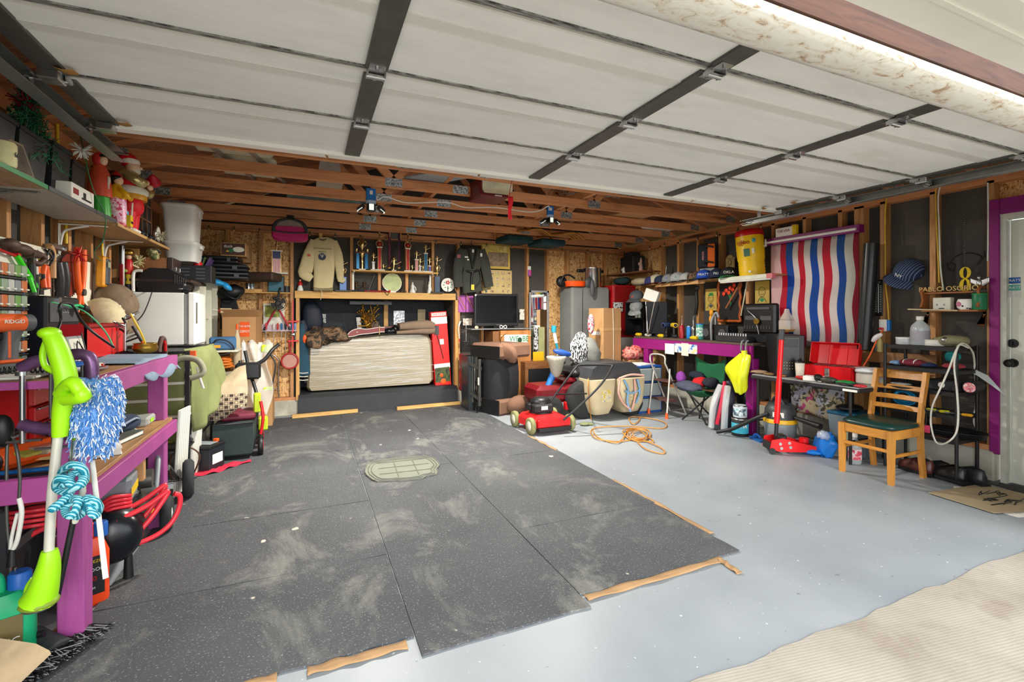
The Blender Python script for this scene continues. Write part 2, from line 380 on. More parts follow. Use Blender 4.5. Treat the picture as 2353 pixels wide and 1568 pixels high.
# ------------------------------------------------------------ roof and trusses
XM = (LX+RXW)/2;RIDGE = 3.72
g = G(roofm)
for s in(-1,1):
 xe = LX-.5 if s<0 else RXW+.5;ze = 2.52-(.5)*.38
 g.prism([(XM,RIDGE),(xe,ze),(xe,ze+.04),(XM,RIDGE+.04)],.9,7.5,'xz')
ceil = g.put('ceiling',kind='structure')
plate = mk('gusset',lambda t:(t.bump(t.noise(t.co(),70,2),.6),t.base(t.ramp(t.noise(t.co(),60,2),[(.4,'#6f7678'),(.6,'#b7bdbd')]),.4,.7))[1])
for Y in(1.4,1.98,2.56,3.15,3.746,4.32,4.91,5.48,6.07,6.62):
 h = .02;g = G(wx);S3 = (RXW-LX)/3;b0,b1 = LX+S3,RXW-S3;t0,t1 = LX+S3*.75,RXW-S3*.75;zt = lambda x:2.49+(RIDGE-2.56)*(1-abs(x-XM)/(XM-LX))
 g.box(LX-.09,RXW+.09,Y-h,Y+h,2.44,2.53,.002)
 def beam(p,q,w=.04):
  p = V(p);q = V(q);d = (q-p).normalized();nn = V((-d.z,0,d.x))*w
  g.prism([((p+nn).x,(p+nn).z),((q+nn).x,(q+nn).z),((q-nn).x,(q-nn).z),((p-nn).x,(p-nn).z)],Y-h+.001,Y+h-.001)
 beam((LX-.1,0,2.5),(XM,0,RIDGE-.06));beam((RXW+.1,0,2.5),(XM,0,RIDGE-.06))
 for a,c in((b0,t0),(b1,t1)):beam((a,0,2.5),(c,0,zt(c)),.035)
 for a in(b0,b1):beam((a,0,2.5),(XM,0,RIDGE-.1),.035)
 tr = g.put('truss',ceil)
 for X in(LX+.12,b0,b0+.62,b1,RXW-.12):G(plate).box(X-.075,X+.075,Y-h-.003,Y-h,2.45,2.525).put('gusset_plate',tr)
g = G(wy);g.box(XM-.6,XM-.56,3.1,6.6,2.535,2.62).box(XM+.9,XM+.94,3.1,6.6,2.535,2.62).put('brace',ceil)
# ------------------------------------------------------------ overhead garage door
DZ = 2.262;DX0,DX1 = -.945,3.94;YS = [.85,1.375,1.91,2.44,2.985]
def _dp(t):
 n = t.noise(t.co((1,3,1)),2,7,.65);c = t.ramp(n,[(.3,'#e2e4e0'),(.5,'#eeefec'),(.75,'#f4f5f3')]);s = t.noise(t.co((.8,2,1)),1.1,6,.6)
 c = t.mix(t.ramp(s,[(.62,0.0),(.8,.4)]),c,'#c9b88f');t.bump(t.noise(t.co((4,1,1)),20,4),.12,.004);return t.base(c,.5)
dpan = mk('door_insulation',_dp)
seamm = mk('door_seam',lambda t:(t.base(t.ramp(t.noise(t.co((2,30,1)),6,5,.7),[(.4,'#3f403e'),(.6,'#a9aaa6')]),.5,.3)))
tapem = mk('tape',lambda t:(t.bump(t.noise(t.co((8,30,1)),5,4),.5,.004),t.base('#fbfbf6',.3),setattr(t.p.inputs['Alpha'],'default_value',.6),t.m)[3])
dr = thing('door_2','white insulated sectional garage door raised overhead on its metal tracks','garage door',(1.5,1.9,DZ),kind='structure')
o = V((1.5,1.9,DZ))
for a,b in zip(YS,YS[1:]):
 g = G(dpan).box(DX0-1.5,DX1-1.5,a-1.9+.006,b-1.9-.006,0,.045,.004);g.put('section',dr)
 if a>.9:G(seamm).box(DX0-1.5,DX1-1.5,a-1.9-.022,a-1.9-.004,-.006,.02).put('seam_lip',dr);G(white).box(DX0-1.5,DX1-1.5,a-1.9+.004,a-1.9+.014,-.009,.02).put('seam_lip',dr)
 for k,yy in enumerate((a+.16,)):
  G(tapem).box(DX0-1.5+.03+jit(.02),DX1-1.5-.05,yy-1.9-.03,yy-1.9+.03,-.004,-.0005).put('tape_strip',dr)
G(pm('#f0efe8',.35,0,0)).box(DX0-1.5,DX1-1.5,2.96-1.9,3.03-1.9,-.022,.05,.003).put('edge_rail',dr)
SX = [DX0+.04,.245,1.45,2.63,DX1-.04]
for i,X in enumerate(SX):
 w2 = .042 if 0<i<4 else.04
 for a,b in zip(YS,YS[1:]):G(dkst).box(X-1.5-w2,X-1.5+w2,a-1.9+.016,b-1.9-.026,-.013,.002).put('stile',dr)
 for Y in YS[1:-1]:
  g = G(steel).box(X-1.5-.03,X-1.5+.03,Y-1.9-.07,Y-1.9+.05,-.018,-.012);g.cyl((X-1.5-.035,Y-1.9,-.03),(X-1.5+.035,Y-1.9,-.03),.011)
  for s in(-1,1):g.box(X-1.5+s*.033-.003,X-1.5+s*.033+.003,Y-1.9-.03,Y-1.9+.02,-.034,-.012)
  g.cyl((X-1.5,Y-1.9-.05,-.026),(X-1.5,Y-1.9-.05,-.018),.008,n=6).cyl((X-1.5,Y-1.9+.035,-.026),(X-1.5,Y-1.9+.035,-.018),.008,n=6).put('hinge',dr)
for s,X in((-1,DX0),(1,DX1)):
 for Y in YS[1:]:
  G(steel).box(X-1.5-s*.03-.035,X-1.5-s*.03+.035,Y-1.9-.07,Y-1.9,-.05,-.013,.004).cyl((X-1.5-s*.06,Y-1.9-.03,-.045),(X-1.5+s*.06,Y-1.9-.03,-.045),.006).cyl((X-1.5+s*.03,Y-1.9-.03,-.045),(X-1.5+s*.045,Y-1.9-.03,-.045),.022).put('roller_bracket',dr)
for X,Y in((-.86,2.36),(-.84,2.9),(.1,3.0),(1.05,3.0),(2.9,2.98),(3.3,2.98),(3.7,2.95),(3.75,2.7)):
 G(pm('#a87a40',.7)).sheet(lambda u,v:(X-1.5+(u-.5)*.06+.01*v,Y-1.9+(v-.5)*.045,-.014-.008*sin(u*3)),4,4,.001).put('tape_scrap',dr)
for s,X in((-1,-1.0),(1,3.985)):
 g = G(galv);g.box(X-s*.0-.002,X+.002,.95,3.4,DZ-.085,DZ-.025).box(X-.03,X+.03,.95,3.4,DZ-.088,DZ-.085)if 0 else None
 pr = [(-.03,0),(.03,0),(.03,.004),(-.026,.004),(-.026,.05),(.03,.05),(.03,.054),(-.03,.054)]
 pr = [(X-s*px_,DZ-.075+pz)for px_,pz in pr]
 g.prism(pr,.95,3.4,'xz');g.box(X+s*.035,X+s*.075,.95,3.4,DZ-.03,DZ-.026).box(X+s*.033,X+s*.037,.95,3.4,DZ-.07,DZ-.026)
 tk = g.thing('garage_door_track','galvanised horizontal track carrying the door rollers, on the '+('tool bench' if s<0 else 'striped curtain')+' side','track',kind='structure')
 G(galv).box(X+s*.05,X+s*.054,3.25,3.29,DZ-.03,2.45).put('hanger',tk);G(galv).box(X+s*.05,X+s*.054,2.2,2.24,DZ-.03,2.45).put('hanger',tk)
 G(steel).cyl((X,3.36,DZ-.05),(X,3.44,DZ-.05),.004).cyl((X-.05,3.4,DZ-.03),(X+.05,3.4,DZ-.03),.004).put('end_bolt',tk)
 # ------------------------------------------------------------ header and soffit
def _peel(t):
 n = t.noise(t.co((3,6,6)),4,8,.7,1);c = t.ramp(n,[(.36,'#a98d6f'),(.44,'#d9d2c4'),(.52,'#e2e1da')]);t.bump(n,.5,.004);return t.base(c,.7)
peel = mk('peeling_paint',_peel)
def _hs(u,v):
 return(-1.5+6.4*u,.875+.095*v,2.125-.012*sin(v*PI))
hd = G(peel).sheet(_hs,90,5,.05).put('trim_2',kind='structure')
G(wood('#573626','#3a2218','x','old_board',.8)).box(-1.5,5.1,.87,.885,2.13,2.6).put('fascia_board',hd)
G(pm('#b8963e',.6,0,.25,8)).sheet(lambda u,v:(-1.3+6.0*u,.972+.035*v+.002*sin(u*40),2.118+.003*sin(u*55)-.012*sin(v*PI)),90,3,.006).put('weather_strip',hd)
sf = G(pm('#e3e2da',.4,0,.05,3));
for k in range(3):
 y1 = .79-.2*k;sf.box(-2,6,y1-.19,y1,2.12,2.135,.005).box(-2,6,y1-.2,y1-.17,2.127,2.15).box(-2,6,y1-.11,y1-.095,2.115,2.125)
sf.put('trim_3',kind='structure')
# ------------------------------------------------------------ side door with purple frame
pf = G(purplex).box(RXW-.025,RXW+.0,yd-.01,yd+.05,.22,2.2,.004).put('trim_4',kind='structure');G(purplex).box(RXW-.025,RXW,.95,yd-.012,2.08,2.2,.004).put('head_board',pf)
G(pm('#c9c9bd',.5,0,.1)).box(RXW-.01,RXW+.08,yd-.045,yd-.01,0,2.08).box(RXW-.01,RXW+.08,.95,yd-.045,2.04,2.08).put('door_jamb',pf)
y1 = yd-.055
dd = G(mk('old_white_door',lambda t:t.base(t.mix(t.ramp(t.noise(t.co(),3,7,.7),[(.58,0.0),(.75,.35)]),'#cfd2c4','#8f8a72'),.45))).box(RXW+.03,RXW+.07,.97,y1,.015,2.03,.003).put('door_1',kind='structure')
for z,r in((1.085,.028),(.935,.03)):
 p = aX(2326,800,RXW+.02);Y = p.y
 g = G(blackm).cyl((RXW+.03,Y,z),(RXW+.015,Y,z),.034,.03,20)
 if z<1:g.cyl((RXW+.015,Y,z),(RXW-.03,Y,z),.012).ell((RXW-.035,Y,z),(.022,.03,.03));g.put('knob',dd)
 else:g.box(RXW+.0,RXW+.015,Y-.005,Y+.005,z-.018,z+.018,.002).put('deadbolt',dd)
 # ------------------------------------------------------------ window behind the curtain
y0,y1 = YW[1]+.06,YW[0]-.05
g = G(wy).box(RXW,RXW+.12,y0-.0,y1,ZW[1],ZW[1]+.035).box(RXW,RXW+.12,y0,y1,ZW[0]-.035,ZW[0]).put('window_1',kind='structure')
G(white).box(RXW+.05,RXW+.11,y0,y0+.04,ZW[0],ZW[1]).box(RXW+.05,RXW+.11,y1-.04,y1,ZW[0],ZW[1]).box(RXW+.05,RXW+.11,y0,y1,ZW[0],ZW[0]+.04).box(RXW+.05,RXW+.11,y0,y1,ZW[1]-.04,ZW[1]).box(RXW+.05,RXW+.11,y0,y1,1.58,1.61).put('window_frame',g)
G(clearm('#ffffff',.1)).box(RXW+.08,RXW+.084,y0+.04,y1-.04,ZW[0]+.04,ZW[1]-.04).put('window_pane',g)
# ------------------------------------------------------------ rubber mats
MG = 'black rubber floor mats'
def mat_(x0,x1,y0,y1,lab,z=.0,j=.01):
 n = 8;p = [(x0+(x1-x0)*i/n,y0+jit(j)*.5)for i in range(n+1)]+[(x1+jit(j)*.3,y0+(y1-y0)*i/n)for i in range(1,n)]+[(x1,y1),(x0,y1)]
 G(rubber).prism(p,z+.0005,z+.009,'xy').thing('rubber_mat',lab,'floor mat',group=MG)
for a in((-.86,.395,1.905,2.61,'black speckled rubber mat nearest the string trimmer, at the front edge'),(-.86,.395,2.615,3.42,'black rubber mat beside the air compressor, second from the driveway'),(-.86,.395,3.425,4.8,'black rubber mat with tyre marks beside the car battery'),
(-.86,.395,4.805,6.62,'black rubber mat reaching the concrete wall under the hanging fan'),(.4,1.155,1.79,4.0,'long black rubber mat jutting furthest towards the driveway, under the grey car mat'),(.4,1.155,4.005,6.62,'dark rubber mat lying against the two pine boards of the niche'),
(1.16,2.18,1.885,2.6,'black rubber mat with the torn corner out on the painted floor'),(1.16,2.2,2.605,4.0,'rubber mat with pale scuffs, bordered by a long strip of cardboard'),(1.16,2.17,4.005,6.62,'black rubber mat next to the push mower')):mat_(*a)
tanp = pm('#ad8960',.8,0,.15,6)
def strip(x0,y0,x1,y1,w,lab,wob=.004):
 p = V((x0,y0,0));q = V((x1,y1,0));d = (q-p);nn = V((-d.y,d.x,0)).normalized()
 G(tanp).sheet(lambda u,v:p+d*u+nn*((v-.5)*w-w*.35+wob*sin(u*9)*.5+wob*.6*sin(u*23+v*2))+V((0,0,.009+.003*sin(u*17+v*3))),40,3,.003).thing('cardboard_strip',lab,'cardboard',group='cardboard strips under the mat edges')
strip(1.17,1.865,2.02,1.875,.045,'straight tan cardboard strip along the front of the mat beside the driveway');strip(2.19,2.1,2.2,3.1,.03,'long thin cardboard strip beside the painted floor');strip(2.185,4.0,2.175,4.6,.03,'short cardboard strip beside the mower wheels')
strip(0.0,1.885,.36,1.885,.045,'folded tan cardboard piece at the front of the mat by the centre seam');strip(-.33,1.9,-.1,1.9,.04,'curled cardboard scrap at the front edge, furthest from the side door');strip(2.02,1.87,2.0,1.72,.035,'torn cardboard tail lying out on the grey floor')
for x,y,s,r in((740,1110,.55,0),(735,1250,.4,1),(1300,1090,.5,0),(1345,1160,.5,2),(700,1060,.4,1)):pass
# grey car mat
def carmat():
 r = thing('car_mat','grey ribbed plastic car floor mat lying alone on the black mats','car mat',aZ(927,1078,.01),rad(-4))
 o2 = [(-.3,-.14),(-.24,-.25),(-.1,-.27),(-.06,-.29),(.12,-.29),(.16,-.25),(.26,-.23),(.28,-.1),(.33,.0),(.31,.18),(.24,.26),(.02,.29),(-.2,.27),(-.3,.2),(-.33,0)]
 m_ = pm('#777a6e',.6,0,.08,8);G(m_).prism([(x*.95,y*1.05)for x,y in o2],0,.006,'xy').put('base',r,label=None)
 g = G(pm('#696c61',.6));
 for k in(.98,.9,.82):g.tube([(x*.95*k,y*1.05*k,.008)for x,y in o2],.005,5,2,True)
 for k in(-.1,.05,.2):g.box(-.2,.22,k-.003,k+.003,.006,.011)
 for k in(-.06,.1):g.box(k-.003,k+.003,-.2,.2,.006,.011)
 g.put('ribs',r)
carmat()
for nm,pts,lab in(('pine_board',(671,952,822,940),'raw pine two-by-four on the floor before the niche, end near the walker'),('pine_board',(912,938,1057,926),'raw pine two-by-four on the floor before the niche, end near the black speaker')):
 a = aY(pts[0],pts[1],6.52);b = aY(pts[2],pts[3],6.59);a.z = b.z = 0;d = b-a
 g = G(wood('#dcb06a','#c4924c','x','pine_raw')).box(-d.length/2,d.length/2,-.02,.02,0,.045,.002);g.thing(nm,lab,'board',((a+b)/2).xyz+V((0,0,.011)),math.atan2(d.y,d.x),'pine boards before the niche')
 # ------------------------------------------------------------ reusable shapes
def aD(x,y,d):return V((0,0,EYE))+ray(x,y)*d
def flat(g,pts,ws,ts,n=12,sub=3,ax='y',power=.6):
 """soft flattened body along a path: half width ws across, half thickness ts along the axis ax"""
 P = [V(p)for p in pts];m = len(P);Q = [];W = [];T = []
 ts = [ts]*m if not hasattr(ts,'__len__')else ts
 for i in range(m-1):
  a,b,c,d = max(i-1,0),i,i+1,min(i+2,m-1)
  for k in range(sub):
   t = k/sub;cr = lambda A:.5*((2*A[b])+(A[c]-A[a])*t+(2*A[a]-5*A[b]+4*A[c]-A[d])*t*t+(3*A[b]-A[a]-3*A[c]+A[d])*t**3)
   Q.append(cr(P));W.append(max(cr(ws),.001));T.append(max(cr(ts),.001))
 Q.append(P[-1]);W.append(ws[-1]);T.append(ts[-1]);axv = {'x':V((1,0,0)),'y':V((0,1,0)),'z':V((0,0,1))}[ax];rs = []
 for i,p in enumerate(Q):
  d = (Q[min(i+1,len(Q)-1)]-Q[max(i-1,0)]).normalized();s_ = d.cross(axv).normalized();t_ = s_.cross(d).normalized();r = []
  for j in range(n):
   a = 2*PI*j/n;cx,cy = cos(a),sin(a);cx = math.copysign(abs(cx)**power,cx);cy = math.copysign(abs(cy)**power,cy)
   r.append(p+s_*cx*W[i]+t_*cy*T[i])
  rs.append(r)
 return g.rings(rs)
def hat(name,lab,mat,loc,rz=0,tilt=(0,0,0),group=None,bmat=None,logo=None,lm=None,s=1.0,cat='cap'):
 r = thing(name,lab,cat,loc,0,group,rot=Euler((rad(tilt[0]),rad(tilt[1]),rad(rz+tilt[2]))))
 g = G(mat);pr = [(.092,0),(.094,.03),(.088,.06),(.072,.085),(.045,.102),(.012,.11),(0,.111)]
 g.lathe([(a*s,b*s)for a,b in pr],n=18,sq=1.12);g.ell((0,0,.111*s),(.008,.008,.005),8,4);g.put('crown',r)
 bm = bmat or mat
 def br(u,v):
  a = -.95+1.9*u;q = (.09+.075*v*cos(a*.75)**.5)*s
  return(q*sin(a)*(1-.12*v),-q*cos(a)*1.1,(.008-.02*abs(sin(a))**2*v*2-.012*v)*s)
 G(bm).sheet(br,12,4,.004).put('brim',r)
 if logo:text(logo,.04*s,lm or white,r,(0,-.103*s,.045*s),(rad(78),0,0),.002)
 return r
def bottle(name,lab,mat,loc,h=.22,r=.035,cap=None,lm=None,group=None,neck=.35,rz=0,cat='bottle',tilt=None):
 R = thing(name,lab,cat,loc,rz,group,rot=tilt)
 G(mat).lathe([(r*.9,0),(r,.008),(r,h*.58),(r*.9,h*.68),(r*neck,h*.84),(r*neck,h*.9)],n=16).put('bottle_body',R)
 G(cap or white).lathe([(r*neck*1.15,h*.88),(r*neck*1.15,h),(r*neck*.9,h*1.005)],n=12).put('bottle_cap',R)
 if lm:G(lm).lathe([(r*1.01,h*.15),(r*1.015,h*.5)],n=16,caps=False).put('wrap_label',R)
 return R
def can(name,lab,mat,loc,h=.1,r=.05,lid=None,lm=None,group=None,cat='can',tilt=None):
 R = thing(name,lab,cat,loc,0,group,rot=tilt)
 G(mat).lathe([(r*.96,0),(r,.004),(r,h-.004),(r*.96,h)],n=20).put('can_body',R)
 G(lid or steel).lathe([(r*1.02,h-.012),(r*1.03,h),(r*.9,h+.001),(r*.88,h-.004)],n=20).put('can_lid',R)
 if lm:G(lm).lathe([(r*1.012,h*.18),(r*1.012,h*.75)],n=20,caps=False).put('wrap_label',R)
 return R
def carton(name,lab,mat,size,loc,rz=0,group=None,flaps=False,tape=True,cat='box',rot=None):
 x,y,z = size;R = thing(name,lab,cat,loc,rz,group,rot=rot)
 g = G(mat)
 if flaps:
  t = .005;g.box(-x/2,x/2,-y/2,-y/2+t,0,z).box(-x/2,x/2,y/2-t,y/2,0,z).box(-x/2,-x/2+t,-y/2,y/2,0,z).box(x/2-t,x/2,-y/2,y/2,0,z).box(-x/2,x/2,-y/2,y/2,0,t);g.put('carton_walls',R)
  for s in(-1,1):G(mat).bx((0,s*(y/2+y*.13),z+y*.1),(x,y*.34,.004),RX(s*38)).put('flap',R)
 else:
  g.box(-x/2,x/2,-y/2,y/2,0,z,.004).put('carton_walls',R)
 if tape and not flaps:G(pm('#cbb083',.3)).box(-.025,.025,-y/2-.001,y/2+.001,z*.72,z+.001).put('packing_tape',R)
 return R
def qb(name,lab,cat,mat,x0,y0,x1,y1,P,dep=.05,pl='Y',b=.004,group=None,kids=None):
 """a box the photograph shows face-on at a plane; kids: (part name, material, u0,u1,v0,v1,raise) on its face, in fractions"""
 if pl=='Y':
  a = rY(x0,y0,x1,y1,P);w_,h = a[1]-a[0],a[3]-a[2];R = thing(name,lab,cat,((a[0]+a[1])/2,P,a[2]),0,group)
 else:
  a = rX(x0,y0,x1,y1,P);w_,h = a[1]-a[0],a[3]-a[2];R = thing(name,lab,cat,(P,(a[0]+a[1])/2,a[2]),(-PI/2 if P>0 else PI/2),group)
 G(mat).box(-w_/2,w_/2,0,dep,0,h,b).put('shell',R)if kids else None
 if not kids:
  bpy.data.objects.remove(R);o = G(mat).box(-w_/2,w_/2,0,dep,0,h,b)
  return o.thing(name,lab,cat,((a[0]+a[1])/2,P,a[2])if pl=='Y' else(P,(a[0]+a[1])/2,a[2]),0 if pl=='Y' else(-PI/2 if P>0 else PI/2),group)
 for k in kids:
  nm,mt,u0,u1,v0,v1,up = k;G(mt).box(-w_/2+w_*u0,-w_/2+w_*u1,-up,.001,h*v0,h*v1,min(.003,up*.4)).put(nm,R)
 R['_w'] = w_;R['_h'] = h;return R
def wire(name,lab,cat,mat,pts,r=.004,group=None,sub=5,closed=False,n=6):
 b = V(pts[0]);g = G(mat).tube([V(p)-b for p in pts],r,n,sub,closed);return g.thing(name,lab,cat,b,group=group)
def cloth_pts(g,rows,nu=14,nv=14,th=.003,fold=.012,fr=5):
 """sheet through rows of points (each row across), with folds along the middle"""
 R = [[V(p)for p in r]for r in rows]
 def cr(A,t):
  m = len(A)-1;f = t*m;i = min(int(f),m-1);f-=i;a,b,c,d = A[max(i-1,0)],A[i],A[i+1],A[min(i+2,m)]
  return.5*((2*b)+(c-a)*f+(2*a-5*b+4*c-d)*f*f+(3*b-a-3*c+d)*f**3)
 def fn(u,v):
  p = cr([cr(r,u)for r in R],v);q = cr([cr(r,min(u+.02,1))for r in R],v)-cr([cr(r,max(u-.02,0))for r in R],v)
  k = cr([cr(r,u)for r in R],min(v+.02,1))-cr([cr(r,u)for r in R],max(v-.02,0));nn = q.cross(k)
  nn = nn.normalized()if nn.length>1e-9 else V((0,1,0));return p+nn*fold*(sin(u*fr*6.28+v*2)*(.3+v)+.5*sin(v*9+u*7))
 return g.sheet(fn,nu,nv,th)
 # ============================================================ tool bench along the wall opposite the side door
def bench(name,lab,y0,y1,zt,zs,posts,loc):
 R = thing(name,lab,'workbench',loc);o = V(loc);X = -.80;xl = LX+.03-o.x;x = X-o.x
 G(wood('#a87c50','#7f5a36','y','bench_board')).box(xl,x-.002,y0-o.y,y1-o.y,zt-.022-o.z,zt-o.z,.002).put('worktop',R)
 G(purpl2).box(x,x+.04,y0-o.y,y1-o.y,zt-.09-o.z,zt-o.z,.003).put('rail',R)
 G(wood('#b08455','#8a6238','y','bench_board2')).box(xl,x+.02,y0-o.y,y1-.04-o.y,zs-.02-o.z,zs-o.z,.002).put('lower_shelf',R)
 G(purpl2).box(x+.0,x+.038,y0-o.y,y1-o.y,zs-.1-o.z,zs-.021-o.z,.003).put('lower_rail',R)
 G(purpl2).box(xl-.08,x-.001,y0-.004-o.y,y0-.001-o.y+.0,zt-.03-o.z,zt-o.z,.001).put('end_rail',R);G(purpl2).box(xl-.08,x-.001,y0-.036-o.y,y0-.001-o.y,zs-.06-o.z,zs+.03-o.z,.003).put('end_rail',R)
 for y in posts:
  for xx in(x-.045,xl+.06):G(purple).box(xx-.042,xx+.042,y-.042-o.y,y+.042-o.y,-o.z,zt-.023-o.z,.004).put('leg',R)
 return R
bench('workbench','magenta-painted two-tier workbench with clamps on its rail and a compressor underneath',2.365,3.62,1.05,.66,(2.41,3.54),(-1.1,3.0,0))
# shelf high on the wall
for nm,y0,y1,mt,mt2,lab in(('wall_shelf',1.8,2.86,wood('#c39a72','#9c7450','y','plywood'),green,'plywood wall shelf with a green front edge under the artificial tree'),('wall_shelf',2.87,3.72,pm('#b7b0a4',.5,0,.1,5),dgrey,'grey laminate wall shelf under the festive figurines'),('wall_shelf',3.74,4.97,wood('#b28a55','#96703f','y','veneer',.5,False),wood('#c49a60','#a67c45','y','veneer2'),'bare veneer wall shelf tapering towards the stacked white bins')):
 z = 1.9 if y0<3.7 else 1.885
 R = thing(nm,lab,'shelf',(-1.25,(y0+y1)/2,z),group='shelves over the tool bench');h = (y1-y0)/2
 G(mt).box(-.145,.145,-h,h,-.018,0,.002).put('board',R);G(mt2).box(.1455,.15,-h,h,-.018,.002).put('edge_band',R)
def bracket(y,z,mat,lab,w_=.24,hh=.2):
 g = G(mat).box(0,w_,-.012,.012,-.006,0,.002).box(0,.006,-.012,.012,-hh,0,.002);g.tube([(.004,0,-hh*.9),(.02,0,-hh*.3),(.06,0,-.03),(w_*.6,0,-.006)],.007,6)
 g.thing('shelf_bracket',lab,'bracket',(LX+.003,y,z),group='brackets under the high shelves')
bracket(2.93,1.88,galv,'grey steel bracket beneath the laminate shelf');bracket(3.76,1.864,white,'white bracket below the small red figurine, where the veneer shelf begins');bracket(4.45,1.864,white,'white bracket holding the veneer shelf near the suitcase speaker')
# pegboards
def _peg(t):
 v = t.N('TexVoronoi',{'Vector':t.co((1,1,1)),'Scale':38.0,'Randomness':0.0}).outputs['Distance']
 return t.base(t.mix(t.ramp(v,[(.12,1.0),(.16,0.0)]),'#dcd8c6','#4b473d'),.6)
pegm = mk('pegboard',_peg)
ya,yb,yc = aX(0,600,LX).y,aX(116,600,LX).y,aX(206,600,LX).y
for y0,y1,z0,z1,lab in((ya-.2,yb-.01,1.2,1.69,'cream pegboard carrying the green clamp and black rods'),(yb+.02,yc,1.34,1.67,'cream pegboard behind the orange cutter and red saw blade')):
 G(pegm).box(0,.006,-(y1-y0)/2,(y1-y0)/2,0,z1-z0).thing('pegboard',lab,'pegboard',(LX+.003,(y0+y1)/2,z0),group='pegboards over the bench')
XL = LX+.035
def pl_(x,y,X=XL):return aX(x,y,X)
def wthing(name,lab,cat,x,y,X=XL,group=None):
 return thing(name,lab,cat,aX(x,y,X),PI/2,group) # local x runs away from the camera along the wall, local -y points into the room
 # green bar clamp
p,q = pl_(37,586),pl_(90,672);R = thing('bar_clamp','lime green quick clamp hanging slanted on the pegboard','clamp',p);d = q-p
G(pm('#39d41c',.4,0,0)).tube([(0,0,0),d*.95],.014,5,1).tube([d*.55,d*.75+V((.02,-.04,-.05))],.01,5,1).put('bar',R);G(blackm).bx(d*.98,(.03,.04,.035)).put('jaw',R);G(red).bx((0,.01,.012),(.02,.03,.03)).put('jaw',R)
wire('steel_rod','thin red rod hanging slanted beside the green clamp','rod',red,[pl_(-6,572),pl_(34,588)],.007,sub=1)
R = thing('cast_iron_vise','rusty cast iron vise head hung at the top of the pegboard','vise',pl_(55,575));m_ = pm('#5b463a',.6,.4,.2,20)
G(m_).ell((0,-.12,.01),(.035,.06,.035)).ell((0,-.02,0),(.035,.1,.03)).cyl((0,.03,-.01),(0,.14,-.01),.03,.022).put('casting',R);G(m_).tube([(0,.12,0),(.02,.16,-.02),(.01,.12,-.06),(0,.06,-.05)],.016).put('jaw',R)
R = thing('claw_hammer','wooden-handled claw hammer hanging head up on the pegboard','hammer',pl_(122,600));wd = wood('#c89a66','#a87645','z','handle_wood',.5,False)
G(wd).tube([(0,0,-.1),(0,.0,.02),(0,-.01,.06),(0,-.05,.085)],.016).put('handle',R);G(steel).cyl((0,-.02,.09),(0,.1,.09),.014).cyl((0,.1,.09),(0,.125,.087),.02).put('hammer_head',R)
for(x0,y0,x1,y1,r,c,nm,lab)in((72,582,76,710,.017,blackm,'grease_gun_tube','tall black tube hanging beside the green clamp'),(80,585,84,650,.012,offw,'paint_stick','white plastic stick on the pegboard beside the black tube'),(84,600,87,640,.014,orange,'utility_knife','orange-handled knife hanging on the pegboard'),
(89,580,82,680,.013,yellow,'measuring_stick','yellow and black measuring stick on the pegboard'),(96,630,101,665,.014,blackm,'screwdriver','black-handled driver hanging above the yellow pouch'),(104,690,92,725,.018,blackm,'hand_saw_grip','black rubber grip hanging lowest on the pegboard')):
 p,q = pl_(x0,y0),pl_(x1,y1);R = thing(nm,lab,'tool',p,group='tools hung on the pegboard');G(c).tube([(0,0,0),(q-p)*.5,q-p],r,8,1).put('shaft',R);G(blackm if c is not blackm else dgrey).tube([(q-p)*.7,(q-p)*1.02],r*1.15,8,1).put('grip',R)
R = thing('tin_snips','black cable ties and orange snips bunched on one hook','snips',pl_(103,610));G(orange).tube([(0,0,.0),(0,.02,-.06),(.01,0,-.13)],.018,6).tube([(0,0,.0),(0,-.02,-.06),(.01,-.03,-.13)],.015,6).put('handle',R);G(blackm).tube([(0,0,.09),(.02,.03,.05),(.01,-.02,.02),(.02,0,.09),(.02,.05,.06),(.02,0,.0)],.006,5).put('cord',R)
R = thing('tool_pouch','small bright yellow tape measure hanging on the pegboard','tape measure',pl_(86,695));G(yellow).ell((0,0,0),(.02,.055,.034)).put('housing',R);G(blackm).ell((.012,0,0),(.015,.025,.016)).put('knob',R)
R = thing('saw_blade','red circular saw blade hung flat behind the orange cutter','saw blade',pl_(158,632));G(pm('#8e3a2c',.4,.4)).cyl((0,0,0),(.004,0,0),.13,n=36).put('disc',R);G(steel).cyl((.004,0,0),(.006,0,0),.02).put('arbor',R)
g = G(blackm);
for k in range(36):a = 2*PI*k/36;g.bx((.002,.133*cos(a),.133*sin(a)),(.003,.014,.01),Euler((a,0,0)))
g.put('teeth',R)
for x,y0,y1,lab in((133,604,682,'flat black sheath with a yellow mark on the pegboard'),(145,602,680,'curved black sheath hanging in front of the saw blade')):
 p,q = pl_(x,y0),pl_(x+3,y1);G(blackm).tube([(0,0,0),(q-p)*.5+V((.01,0,0)),q-p],.024,6,2).thing('tool_sheath',lab,'sheath',p,group='black sheaths')
R = thing('bolt_cutter','big orange-handled bolt cutter hanging on the pegboard edge','bolt cutter',pl_(185,640,XL+.03));og = pm('#f4621e',.4,0,.05)
for s,a in((-1,'handle'),(1,'handle')):
 G(og).tube([(0,s*.012,-.1),(0,s*.035,-.02),(0,s*.05,.09),(0,s*.045,.19)],.017,8).put(a,R);G(og).tube([(0,s*.012,-.1),(0,s*.02,-.16),(0,s*.05,-.22)],.012,8).put('jaw',R)
G(dkst).cyl((-.015,0,-.09),(.025,0,-.09),.022).put('pivot_bolt',R)
